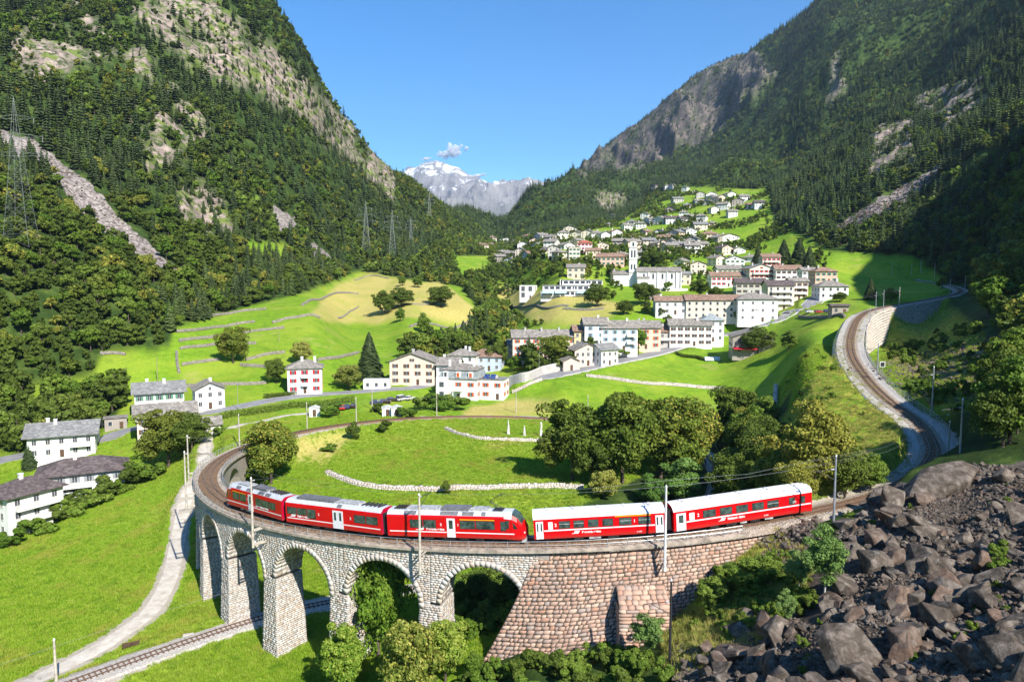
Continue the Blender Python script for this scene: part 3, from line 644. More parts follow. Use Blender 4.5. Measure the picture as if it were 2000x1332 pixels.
# individual stones
STN = []
def stone(P4, nrm, proud):
    """four corners of a face on the wall, pushed out along nrm; slightly chamfered block"""
    P4 = [Vector(p) for p in P4]; c = sum(P4, Vector())/4; n = Vector(nrm)
    fr = [p+(c-p)*.045+n*proud for p in P4]; bk = [p-n*.03 for p in P4]
    d = (c-Vector((0, 0, CZ))).length
    vis = n.dot(Vector((0, 0, CZ))-c)/d
    STN.append((d if vis > .05 else d+500, [tuple(v) for v in fr+bk], c))
CH = .27
def course_z(z0, z1):
    z = z0
    while z < z1-.05:
        h = CH*rng.choice((.85, 1, 1, 1.15)); yield z, min(z+h, z1); z += h
for ai, a in enumerate(ARC):
    zs = crown(a)-PRAD; RR = PRAD+.62
    for z, z2 in course_z(zs-.0, loopz(a)+1.0):
        zm = (z+z2)/2; hc = math.sqrt(max(0, RR**2-(zm-zs)**2))/PRAD*HS if zm < zs+RR else 0
        for lo, hi in (((-BAY/2, -hc), (hc, BAY/2)) if hc > 0 else ((-BAY/2, BAY/2),)):
            x = lo
            while x < hi-.05:
                w = rng.uniform(.32, .75)/D2M; x2 = min(x+w, hi)
                if hi-x2 < .25/D2M: x2 = hi
                top = loopz(a+x)-.72
                if z2-.08 < top or z < top-.1:
                    zt = min(z2, top)
                    if zt-z > .1: stone([cyl2w(a+x+.012, RO, z+.015), cyl2w(a+x2-.012, RO, z+.015), cyl2w(a+x2-.012, RO, zt-.015), cyl2w(a+x+.012, RO, zt-.015)], (math.cos(math.radians(a+x)), math.sin(math.radians(a+x)), 0), rng.uniform(.01, .05))
                x = x2
for th in PIERS+[ARC[-1]-BAY/2-3]:
    x, y, _ = cyl2w(th, LR, 0); gz = float(H(x, y))-.6; zs = crown(th)-PRAD+.05
    for z, z2 in course_z(gz, zs):
        for face in ('o', 'R', 'L'):
            L0 = pier_half(z, zs); rd = pier_rad(z, zs); L1 = pier_half(z2, zs); rd1 = pier_rad(z2, zs)
            lo, hi = (-L0, L0) if face == 'o' else (RI-rd, RO+rd)
            q = lo
            while q < hi-.05:
                q2 = min(q+rng.uniform(.32, .8), hi)
                if hi-q2 < .25: q2 = hi
                f0, f1 = (q-lo)/(hi-lo), (q2-lo)/(hi-lo)
                if face == 'o':
                    s = L1/L0; P4 = [cyl2w(th+(q+.01)/D2M, RO+rd, z+.012), cyl2w(th+(q2-.01)/D2M, RO+rd, z+.012), cyl2w(th+(q2-.01)*s/D2M, RO+rd1, z2-.012), cyl2w(th+(q+.01)*s/D2M, RO+rd1, z2-.012)]
                    n = (math.cos(math.radians(th)), math.sin(math.radians(th)), 0)
                else:
                    sg = 1 if face == 'R' else -1
                    a0, a1 = th+sg*L0/D2M, th+sg*L1/D2M; r0 = lambda f, d: (RI-d)+f*(RO-RI+2*d)
                    P4 = [cyl2w(a0, r0(f0, rd)+.012, z+.012), cyl2w(a0, r0(f1, rd)-.012, z+.012), cyl2w(a1, r0(f1, rd1)-.012, z2-.012), cyl2w(a1, r0(f0, rd1)+.012, z2-.012)]
                    if sg < 0: P4 = [P4[1], P4[0], P4[3], P4[2]]
                    tt_ = math.radians(th); n = (-sg*math.sin(tt_), sg*math.cos(tt_), 0)
                stone(P4, n, rng.uniform(.015, .08)); q = q2
for a in ARC[:6]:     # stones lining the vaults
    zs = crown(a)-PRAD; KN = 26
    for k in range(KN):
        f0, f1 = PI*k/KN, PI*(k+1)/KN; r = RI+.02
        while r < RO-.1:
            r2 = min(RO-.02, r+rng.uniform(.45, .9))
            if RO-r2 < .25: r2 = RO-.02
            P4 = [cyl2w(a-HS*math.cos(f)*.998, q, zs+PRAD*math.sin(f)*.998) for f, q in ((f0+.006, r+.012), (f0+.006, r2-.012), (f1-.006, r2-.012), (f1-.006, r+.012))]
            fm = (f0+f1)/2; t_ = math.radians(a); tx_ = (-math.sin(t_), math.cos(t_)); s_ = math.cos(fm)
            stone(P4, (tx_[0]*s_, tx_[1]*s_, -math.sin(fm)), rng.uniform(.005, .04)); r = r2
FQ = [(0, 1, 2, 3), (1, 0, 4, 5), (2, 1, 5, 6), (3, 2, 6, 7), (0, 3, 7, 4)]
def stones_out(L, name, bulk, mat, parent, nmax=300):
    L.sort(key=lambda q: q[0])
    for k, (d, V, c) in enumerate(L[:nmax]):
        V = np.array(V)-np.array(c); me = fastmesh(name, V, np.array(FQ), mat, fcol=np.full(5, rng.random())); linkme(name, me, parent, c)
    R = L[nmax:]
    if R:
        V = np.vstack([q[1] for q in R]); F = np.vstack([np.array(FQ)+8*i for i in range(len(R))]); rc = np.repeat([rng.random() for _ in R], 5)
        linkme(bulk, fastmesh(bulk, V, F, mat, fcol=rc), parent, kind='stuff')
stones_out(STN, 'stone', 'small_masonry', M_ASH, via)
# arch rings
NV = 27
me_v = []
for k in range(6):
    a = PI/NV/2*.95; r0, r1 = PRAD-.02, PRAD+.60+rng.uniform(-.05, .06)
    V = []
    for y in (-.13-rng.uniform(0, .05), .45):
        for s, r in ((-1, r0), (1, r0), (1, r1), (-1, r1)): V.append((math.sin(s*a)*r, y, math.cos(s*a)*r))
    me_v.append(fastmesh('voussoir', np.array(V), np.array([(0, 1, 2, 3), (5, 4, 7, 6), (1, 0, 4, 5), (2, 1, 5, 6), (3, 2, 6, 7), (0, 3, 7, 4)]), M_ASH, fcol=np.full(6, (k+.5)/6*.9)))
for ai, a in enumerate(ARC):
    zs = crown(a)-PRAD; n = Vector((math.cos(math.radians(a)), math.sin(math.radians(a)), 0)); tx = Vector((-n.y, n.x, 0))
    for k in range(NV):
        g_ = -PI/2+PI*(k+.5)/NV
        # bend the flat ring onto the curved wall
        xo = math.sin(g_)*(PRAD+.3); dth = a+xo/PRAD*HS*1.0; t_ = math.radians(dth); nn = Vector((math.cos(t_), math.sin(t_), 0)); tt2 = Vector((-nn.y, nn.x, 0))
        base = Vector(cyl2w(dth, RO, zs+math.cos(g_)*(PRAD+.3)))
        Mx = Matrix((( tt2.x, -nn.x, 0, 0), (tt2.y, -nn.y, 0, 0), (0, 0, 1, 0), (0, 0, 0, 1)))
        Mx = Matrix.Translation(base) @ Mx @ Matrix.Rotation(g_, 4, 'Y') @ Matrix.Translation((0, 0, -(PRAD+.3)))
        o = linkme('voussoir', rng.choice(me_v), via); o.matrix_local = Mx
# deck slabs with overhanging edges, outer and inner, all along the structure
thv = [-77-i*.5 for i in range(int((191-77)/.5)+1)]
def ring(r0, r1, z0, z1, ths):
    P = np.array([loopp(t, (r0+r1)/2) for t in ths]); h = abs(r1-r0)/2
    return P, [(-h, z0), (h, z0), (h, z1), (-h, z1)]
for (r0, r1) in ((RO-.75, RO+.42), (RI-.42, RI+.75)):
    P, pr = ring(r0, r1, -.72, -.34, thv); MB().sweep(P, pr).build('walkway', M_CONC, via)
for i in range(0, len(thv)-3, 3):     # edge stones of the cornice, alternately proud
    if thv[i] < -170: break
    P, pr = ring(RO+.40, RO+.47+.02*rng.random(), -.66, -.36, thv[i:i+4]); MB().sweep(P, [(l*.97, z) for l, z in pr]).build('cornice_stone', M_CONC, via)
P, pr = ring(RO-.76, RI+.76, -.9, -.42, thv); MB().sweep(P, pr).build('track_bed', M_BALR, via)
# ---------------------------------------------------------------- rubble retaining wall and buttress at the right-hand end
ab = empty('rubble_retaining_wall', (0, 0, 0), 0, 'battered retaining wall of rough reddish stones below the red coaches', 'retaining wall')
def abut(u, v):
    """u 0..1 left to right, v 0..1 bottom to top -> world"""
    tt0 = -96.6+(1-v)**1.25*-6.5; tt1 = -73.5; th = tt0+(tt1-tt0)*u
    zt = loopz(-96.6+(tt1+96.6)*u)-.75; zb = 2.5+u*6
    h = (zt-zb)*(1-v); r = RO-.12+h*.22*min(1, .35+u*3)
    p = cyl2w(th, r, zb+(zt-zb)*v); return Vector(p)
b = MB(); NU, NVv = 60, 30
b.add([tuple(abut(i/NU, j/NVv)-Vector((0, .0, 0))) for i in range(NU+1) for j in range(NVv+1)], [(i*(NVv+1)+j, (i+1)*(NVv+1)+j, (i+1)*(NVv+1)+j+1, i*(NVv+1)+j+1) for i in range(NU) for j in range(NVv)])
# fill behind the face up to the track bed
for i in range(NU):
    V = [tuple(abut(i/NU, 1)), tuple(abut((i+1)/NU, 1))]
    t0, t1 = [-96.6+(23.1)*q/NU for q in (i, i+1)]
    V += [cyl2w(t1, RI-.2, loopz(t1)-.75), cyl2w(t0, RI-.2, loopz(t0)-.75), cyl2w(t0, RI-.5, 2), cyl2w(t1, RI-.5, 2)]
    b.add(V, [(0, 1, 2, 3), (3, 2, 5, 4)])
b.build('joint_mortar', M_RUBJ, ab)
# left return of the wall closes on the last pier
STN2 = []
def rubble(S, fn, rows, wmin, wmax, length, L, jz=.16, proud=(.02, .075)):
    r = random.Random(S)
    for j in range(rows):
        v0, v1 = j/rows, (j+1)/rows; u = 0; cells = []
        while u < 1:
            w = r.uniform(wmin, wmax)/length(v0)
            u2 = min(1, u+w)
            if 1-u2 < wmin*.5/length(v0): u2 = 1
            cells.append((u, u2)); u = u2
        for (u, u2) in cells:
            dv = (v1-v0)*jz; du = (u2-u)*.07
            jit = lambda q, a: q+r.uniform(-a, a)
            g = .0009
            uv = [(jit(u, du)+g, jit(v0, dv)), (jit(u2, du)-g, jit(v0, dv)), (jit(u2, du)-g, jit(v1, dv)-.002), (jit(u, du)+g, jit(v1, dv)-.002)]
            uv = [(min(1, max(0, a)), min(1, max(0, c))) for a, c in uv]
            P = [fn(a, c) for a, c in uv]; c0 = sum(P, Vector())/4; n = (P[1]-P[0]).cross(P[3]-P[0]).normalized()
            if n.dot(Vector((0, 0, CZ))-c0) < 0: n = -n
            pr = r.uniform(*proud); mid = [(P[k]+P[(k+1) % 4])/2 for k in range(4)]
            ring8 = []
            for k in range(4): ring8 += [P[k]+(c0-P[k])*.10, mid[k]]
            fr = [p+(c0-p)*.07+n*pr for p in ring8]; bk = [p-n*.05 for p in ring8]; cc = c0+n*(pr*1.25)
            L.append(((c0-Vector((0, 0, CZ))).length, [tuple(v) for v in fr+bk+[cc]], c0))
F17 = [(k, (k+1) % 8, 16) for k in range(8)]+[t for k in range(8) for t in ((k, 8+k, 8+(k+1) % 8), (k, 8+(k+1) % 8, (k+1) % 8))]
def rub_out(L, name, bulk, mat, parent, nmax=300):
    L.sort(key=lambda q: q[0]); F = np.array(F17); nf = len(F)
    for k, (d, V, c) in enumerate(L[:nmax]):
        linkme(name, fastmesh(name, np.array(V)-np.array(c), F, mat, fcol=np.full(nf, rng.random())), parent, c)
    if L[nmax:]:
        R = L[nmax:]; V = np.vstack([q[1] for q in R]); FF = np.vstack([F+17*i for i in range(len(R))])
        linkme(bulk, fastmesh(bulk, V, FF, mat, fcol=np.repeat([rng.random() for _ in R], nf)), parent, kind='stuff')
rubble(3, abut, 36, .38, .95, lambda v: 29+(1-v)*6, STN2)
rub_out(STN2, 'stone', 'small_rubble', M_RUB, ab)
# buttress
bt = empty('stone_buttress', (0, 0, 0), 0, 'square rough stone buttress standing against the reddish retaining wall', 'buttress')
t0, t1 = -89.3, -85.0
def btc(th, r, z): return Vector(cyl2w(th, r, z))
zt_, zb_ = 14.7, 5.0
ro_t, ro_b = RO+3.6, RO+5.4
def bt_front(u, v): return btc(t0+(t1-t0)*u, ro_b+(ro_t-ro_b)*v, zb_+(zt_-zb_)*v)
def bt_left(u, v): return btc(t0, (RO+.5)*(1-u)+(ro_b+(ro_t-ro_b)*v)*u, zb_+(zt_-zb_)*v)
b = MB(); V = []
for z, ro in ((zb_, ro_b), (zt_, ro_t)):
    for th, r in ((t0, RO), (t1, RO), (t1, ro-.03), (t0, ro-.03)): V.append(tuple(btc(th, r, z)))
V += [tuple(btc(t0, RO+1.0, zt_+1.6)), tuple(btc(t1, RO+1.0, zt_+1.6))]
b.add(V, [(1, 2, 6, 5), (2, 3, 7, 6), (3, 0, 4, 7), (6, 7, 8, 9)]); b.build('joint_mortar', M_RUBJ, bt)
L3 = []; rubble(8, bt_front, 26, .5, 1.4, lambda v: 5.6, L3, .12, (.03, .08)); rubble(9, bt_left, 26, .5, 1.3, lambda v: 4, L3, .12, (.03, .08))
rubble(10, lambda u, v: btc(t0+(t1-t0)*u, ro_t+(RO+1-ro_t)*v, zt_+1.6*v), 5, .5, 1.2, lambda v: 5.6, L3, .12, (.03, .08))
rub_out(L3, 'stone', 'small_rubble', M_RUB, bt)

# ---------------------------------------------------------------- railings
me_post = MB().cyl((0, 0, -.45), (0, 0, 1.0), .045, n=6).mesh('post', M_STEEL)
def railing(P, label, group='steel railings', spacing=2.25, h=1.0, rails=(1.0, .55), name='railing', nmax=140):
    root = empty(name, P[0], 0, label, 'railing', group); off = -P[0]
    s = np.r_[0, np.cumsum(np.linalg.norm(np.diff(P, axis=0), axis=1))]; q = np.arange(.05, s[-1], spacing)
    for x in q: linkme('post', me_post, root, np.array([np.interp(x, s, P[:, k]) for k in range(3)])+off)
    for z in rails:
        MB().tube([tuple(p+off+np.array([0, 0, z])) for p in P[::4]]+[tuple(P[-1]+off+np.array([0, 0, z]))], .032, 5).build('rail', M_STEEL, root)
    return root
railing(np.array([loopp(-77.5-i*.4, RO+.30, -.36) for i in range(int((172-77.5)/.4))]), 'grey railing with two bars along the outer edge of the viaduct')
railing(np.array([loopp(-134-i*.4, RI-.28, -.36) for i in range(int((190-134)/.4))]), 'grey railing on the inner edge of the viaduct left of the train', spacing=1.6)
railing(np.array([loopp(-172-i*.4, RO+.5, -.36) for i in range(int(17/.4))]), 'grey railing beside the garden path at the far end of the viaduct', spacing=1.6)
# ---------------------------------------------------------------- the red train
def paint(name, col, rough=.3):
    t = NT(name); p = t.co(); n = t.noise(.8, 5, p); c = t.ramp(n, [(.3, tuple(x*.86 for x in col)), (.6, col)])
    s = t.n('ShaderNodeSeparateXYZ'); t.l(p, s.inputs[0]); c = t.mix(t.math('MULTIPLY', t.mapr(s.outputs[2], 1.1, .45), t.mapr(t.noise(2.5, 4, p), .35, .7, .2, .6)), c, (.14, .07, .045))
    t.b.inputs['Coat Weight'].default_value = .08; return t.fin(c, rough, 0, .3)
M_RED = paint('railway_red', (.60, .004, .007), .38); M_REDD = paint('deep_red', (.42, .004, .03))
M_SILV = flat('silver_roof', (.62, .64, .68), .45, .15, var=.1); M_WROOF = flat('white_roof', (.80, .80, .80), .5, .0, var=.12, scale=1.2)
M_GREYR = flat('grey_roof_gear', (.20, .20, .21), .6, .2, var=.2); M_LTG = flat('light_grey_gear', (.50, .50, .50), .6, .2, var=.25)
M_WHT = flat('white_paint', (.82, .82, .82), .4, var=.04); M_YEL = flat('yellow_stripe', (.85, .42, .01), .45, var=.05)
M_BLK = flat('underframe', (.03, .028, .027), .8, var=.3); M_DOORW = flat('door_white', (.74, .75, .78), .4, var=.06)
M_BEL = flat('bellows_rubber', (.028, .028, .03), .9)
def glassmat(name, col=(.02, .035, .03)):
    t = NT(name); n = t.noise(1.7, 3, t.pos()); c = t.ramp(n, [(.35, col), (.65, tuple(x*3+.02 for x in col))]); return t.fin(c, .08, 0, .6)
M_GLS = glassmat('tinted_glass'); M_GLS2 = glassmat('house_glass', (.03, .035, .045))
FONT_LOG = []
def text_mesh(s, size, mat, bold=.0):
    cu = bpy.data.curves.new('lettering', 'FONT'); cu.body = s; cu.size = size; cu.extrude = .004; cu.offset = bold; cu.align_x = 'LEFT'
    o = bpy.data.objects.new('tmp', cu); C.objects.link(o); bpy.context.view_layer.update()
    me = bpy.data.meshes.new_from_object(o.evaluated_get(bpy.context.evaluated_depsgraph_get())); bpy.data.objects.remove(o)
    me.materials.clear(); me.materials.append(mat); me.name = 'lettering'; return me
def side_text(s, x, z, size, par, mat=None, name='lettering', bold=.012, y=-1.345):
    o = linkme(name, text_mesh(s, size, mat or M_WHT, bold), par, (x, y-.012, z)); o.rotation_euler = (PI/2, 0, 0); return o
def theta_at(px):
    ths = np.linspace(-150, -60, 3000); q = [proj(*loopp(t, LR+1.3, .5))[0] for t in ths]; return float(np.interp(px, q, ths))
def car_root(a, b_, label, name):
    ta, tb = theta_at(a), theta_at(b_); A = Vector(loopp(ta)); B = Vector(loopp(tb)); L = (B-A).length
    tm = (ta+tb)/2; mid = (A+B)/2
    sag = (Vector(loopp(tm))-mid)*.35
    r = empty(name, mid+sag, 0, label, 'railway carriage' if 'coach' in name else 'railcar', 'cars of the red train')
    d = B-A; r.rotation_euler = (0, -math.asin(d.z/L), math.atan2(d.y, d.x)); return r, L
def prof_extrude(b, prof, x0, x1, mi):
    n = len(prof); V = [(x, y, z) for x in (x0, x1) for y, z in prof]
    for i in range(n-1): b.add([V[i], V[i+1], V[n+i+1], V[n+i]], [(0, 1, 2, 3)], mi)
def win(par, x0, x1, z0, z1, frame=M_BLK, glass=M_GLS, name='window', divide=None, both=True, y=1.335, fr=.05):
    for sg in ((-1, 1) if both else (-1,)):
        xa, xb = x0, x1
        f = MB().box(xa, xb, min(sg*y, sg*(y+.02)), max(sg*y, sg*(y+.02)), z0, z1).build(name, frame, par)
        yy = sorted((sg*(y+.018), sg*(y+.03))); MB().box(xa+fr, xb-fr, yy[0], yy[1], z0+fr, z1-fr).build('pane', glass, f)
        if divide:
            yy = sorted((sg*(y+.028), sg*(y+.045))); MB().box(xa+fr, xb-fr, yy[0], yy[1], divide-.03, divide+.03).build('window_bar', M_LTG, f)
def door(par, x0, x1, z0, z1, double=False, glasscol=M_GLS, both=True, mat=None):
    for sg in ((-1, 1) if both else (-1,)):
        y = 1.345
        leaves = ((x0, (x0+x1)/2-.015), ((x0+x1)/2+.015, x1)) if double else ((x0, x1),)
        for a, c in leaves:
            yy = sorted((sg*y, sg*(y+.035))); d = MB().box(a, c, yy[0], yy[1], z0, z1).build('door', mat or M_DOORW, par)
            w = (c-a); m_ = .26*w if not double else .3*w
            yy = sorted((sg*(y+.03), sg*(y+.045))); MB().box(a+m_, c-m_, yy[0], yy[1], z0+(z1-z0)*.45, z1-.22).build('door_window', glasscol, d)
def bogie(par, x, wb=1.8):
    b = MB(); b.box(x-wb/2-.5, x+wb/2+.5, -.95, -.85, .35, .62); b.box(x-wb/2-.5, x+wb/2+.5, .85, .95, .35, .62); b.box(x-.3, x+.3, -.9, .9, .4, .7)
    bg = b.build('bogie', M_BLK, par)
    for dx in (-wb/2, wb/2):
        w = MB(); w.cyl((x+dx, -.6, .37), (x+dx, -.48, .37), .37, n=14); w.cyl((x+dx, .48, .37), (x+dx, .6, .37), .37, n=14); w.cyl((x+dx, -.6, .37), (x+dx, .6, .37), .07, n=6)
        w.build('wheel', M_DARK, bg)
def logo(par, x, z, s=.42):
    b = MB()
    for k in range(3):
        x0 = x+k*.42*s*1.35; b.add([(x0-.35*s, -1.352, z), (x0+.15*s, -1.352, z), (x0+.75*s, -1.352, z+s), (x0+.25*s, -1.352, z+s)], [(0, 1, 2, 3)])
    b.add([(x-1.0*s, -1.352, z), (x-.3*s, -1.352, z), (x-.2*s, -1.352, z+.16*s), (x-.8*s, -1.352, z+.16*s)], [(0, 1, 2, 3)])
    b.build('emblem', M_WHT, par)
    side_text('', 0, 0, .1, par) if False else None
def underframe(par, L):
    b = MB(); b.box(-L/2+.5, L/2-.5, -1.1, 1.1, .62, .9)
    b.build('underframe', M_BLK, par)
    r = random.Random(int(L*100)); x = -L/2+4.6
    while x < L/2-5.4:
        w = r.uniform(.8, 1.5); MB().box(x, x+w, -1.2, -.5, .28, .64).build('equipment_box', r.choice((M_BLK, M_LTG, M_BLK)), par); x += w+r.uniform(.3, 1.3)
def coupling(par, x0, x1):
    b = MB(); n = 9; d = (x1-x0)/n
    for k in range(n):
        s = .96 if k % 2 else 1.0
        b.box(x0+k*d, x0+(k+1)*d, -.95*s, .95*s, .75, 3.05*s)
    b.box(x0-.1, x1+.1, -.15, .15, .45, .75)
    b.build('gangway', M_BEL, par)
def emu(px0, px1, label, nose=None, wins=(), doors=(), numerals=(), name_txt='', tx=0, yellow=None, roofgear=(), gang=True):
    r, L = car_root(px0, px1, label, 'electric_railcar'); h = L/2
    x0, x1 = -h+.05, h-.05
    b = MB(); side = [(-1.30, .55), (-1.34, .9), (-1.34, 2.95), (-1.28, 3.16)]; sideR = [(-a, z) for a, z in side[::-1]]
    roof = [(-1.28, 3.16), (-.86, 3.52), (-.5, 3.58), (.5, 3.58), (.86, 3.52), (1.28, 3.16)]
    nx = 2.3 if nose else 0
    xa, xb = (x0+(nx if nose == 'L' else 0), x1-(nx if nose == 'R' else 0))
    prof_extrude(b, side, xa, xb, 0); prof_extrude(b, sideR, xa, xb, 0)
    full = side+roof[1:-1]+sideR
    for x, nd in ((xa, nose == 'L'), (xb, nose == 'R')):
        if not nd: b.add([(x, y, z) for y, z in full], [tuple(range(len(full)))], 1)
    b.build('body', [M_RED, M_REDD], r)
    b = MB(); prof_extrude(b, roof, xa, xb, 0); rf = b.build('roof', M_SILV, r)
    if nose:
        sg = 1 if nose == 'R' else -1; xe = xb if sg > 0 else xa
        # stations: (offset, half width, z low, z shoulder, z top)
        st = [(0, 1.34, .55, 2.95, 3.58), (.9, 1.32, .5, 2.85, 3.56), (1.5, 1.24, .45, 2.5, 3.2), (2.0, 1.12, .45, 1.9, 2.35), (2.3, .92, .5, 1.5, 1.62)]
        rings = []
        for o, w, zl, zs_, zt in st:
            rings.append([(xe+sg*o, y, z) for y, z in ((-w*.97, zl), (-w, zl+.35), (-w, zs_), (-w*.8, (zs_+zt)/2+.12*(zt-zs_)), (-w*.45, zt), (w*.45, zt), (w*.8, (zs_+zt)/2+.12*(zt-zs_)), (w, zs_), (w, zl+.35), (w*.97, zl))])
        b = MB(); n = 10; V = [p for rg in rings for p in rg]; F = []; mi = []
        for i in range(len(st)-1):
            for j in range(n-1):
                b.add([rings[i][j], rings[i][j+1], rings[i+1][j+1], rings[i+1][j]], [(0, 1, 2, 3)], 2 if (2 < j < 6 and i >= 1 and i < 3) else (1 if 1 < j < 7 and i < 1 else 0))
        b.add(rings[-1], [tuple(range(n))], 0)
        b.build('nose', [M_RED, M_SILV, M_GLS], r)
        MB().add([(xe+sg*.15, -1.352, 1.75), (xe+sg*1.55, -1.27, 1.75), (xe+sg*1.2, -1.30, 2.35), (xe+sg*.6, -1.33, 2.72), (xe+sg*.15, -1.352, 2.72)], [(0, 1, 2, 3, 4)]).build('cab_side_window', M_GLS, r)
        for y in (-.85, .85): MB().cyl((xe+sg*2.08, y, 1.25), (xe+sg*2.32, y, 1.25), .13, n=10).build('headlight', M_WHT, r)
        MB().prism([(-1.0, .1), (1.0, .1), (.8, .5), (-.8, .5)], min(xe+sg*1.9, xe+sg*2.35), max(xe+sg*1.9, xe+sg*2.35), axis='x').build('snow_plough', M_LTG, r)
    for x0_, x1_, z0_, z1_ in wins: win(r, x0_*L-h, x1_*L-h, z0_, z1_)
    for x0_, x1_, dbl in doors: door(r, x0_*L-h, x1_*L-h, .6, 2.85, dbl)
    segs = []; c = 0.02 if nose != 'L' else .06
    for x0_, x1_, dbl in sorted(doors): segs.append((c, x0_-.004)); c = x1_+.004
    segs.append((c, .985 if nose != 'R' else .93))
    for sg in (-1, 1):
        for a, e in segs:
            yy = sorted((sg*1.342, sg*1.352)); MB().box(a*L-h, e*L-h, yy[0], yy[1], 1.12, 1.24).build('stripe', M_WHT, r)
    if yellow:
        for sg in (-1, 1):
            yy = sorted((sg*1.342, sg*1.356)); MB().box(yellow[0]*L-h, yellow[1]*L-h, yy[0], yy[1], 2.68, 2.78).build('yellow_stripe', M_YEL, r)
    for ch, fx in numerals: side_text(ch, fx*L-h, 1.95, .42, r)
    if name_txt: logo(r, tx*L-h, 1.38); side_text(name_txt, tx*L-h+.95, 1.40, .38, r)
    underframe(r, L); bogie(r, -h+3.0); bogie(r, h-3.0)
    for x0_, x1_, kind in roofgear:
        a, e = x0_*L-h, x1_*L-h
        if kind == 'panel':
            for sg in (-1, 1): MB().add([(a, sg*1.26, 3.20), (e, sg*1.26, 3.20), (e, sg*.88, 3.53), (a, sg*.88, 3.53)], [(0, 1, 2, 3) if sg < 0 else (3, 2, 1, 0)]).build('roof_panel', M_GREYR, rf)
        elif kind == 'box': MB().box(a, e, -.75, .75, 3.55, 3.86).build('roof_box', M_GREYR, rf)
        elif kind == 'lbox': MB().box(a, e, -.65, .65, 3.55, 3.78).build('roof_box', M_LTG, rf)
        elif kind == 'coil':
            q = MB()
            for k in range(5): q.cyl((a+(e-a)*k/5, -.6, 3.7), (a+(e-a)*(k+.6)/5, .6, 3.75), .09, n=6)
            q.build('roof_coils', M_BLK, rf)
    for o in r.children:
        if o.name.startswith('roof_panel'): pass
    if gang: coupling(r, h-.05, h+.55)
    return r, L
W2 = lambda a, e: (a, e, 1.62, 2.62)
emu(440, 556, 'front red railcar at the left end of the train, yellow stripe above its first windows', nose='L',
    wins=[(.17, .29, 1.6, 2.62), (.30, .41, 1.6, 2.62), (.575, .68, 1.6, 2.62), (.685, .79, 1.6, 2.62), (.795, .90, 1.6, 2.62)],
    doors=[(.45, .53, False)], numerals=[('1', .425)], name_txt='Rhätische Bahn', tx=.58, yellow=(.17, .41), roofgear=[(.22, .3, 'panel'), (.4, .5, 'panel'), (.6, .7, 'panel'), (.72, .8, 'panel'), (.2, .4, 'lbox'), (.45, .7, 'box'), (.75, .95, 'coil')])
emu(560, 751, 'middle red railcar with a double white door in the centre of its side',
    wins=[(.02, .125, 1.7, 2.62), (.13, .235, 1.7, 2.62), (.24, .335, 1.4, 2.62), (.73, .845, 1.62, 2.62), (.85, .965, 1.62, 2.62)],
    doors=[(.515, .62, True)], numerals=[('2', .36), ('2', .69)], name_txt='Viafier retica', tx=.07, roofgear=[(.1, .5, 'box'), (.52, .75, 'lbox'), (.55, .6, 'panel'), (.78, .98, 'coil')])
car3, L3_ = emu(757, 1029, 'rear red railcar with raised pantograph, slanting windscreen facing the red coaches', nose='R', gang=False,
    wins=[(.175, .27, 1.62, 2.62), (.275, .37, 1.62, 2.62), (.545, .655, 1.62, 2.62), (.66, .795, 1.62, 2.62), (.835, .875, 1.5, 2.62)],
    doors=[(.45, .51, False)], numerals=[('2', .40), ('1', .525)], name_txt='Ferrovia retica', tx=.24, yellow=(.545, .795),
    roofgear=[(.13, .22, 'panel'), (.40, .53, 'panel'), (.56, .645, 'panel'), (.05, .14, 'coil'), (.14, .38, 'lbox'), (.4, .6, 'box'), (.62, .74, 'lbox'), (.7, .73, 'panel')])
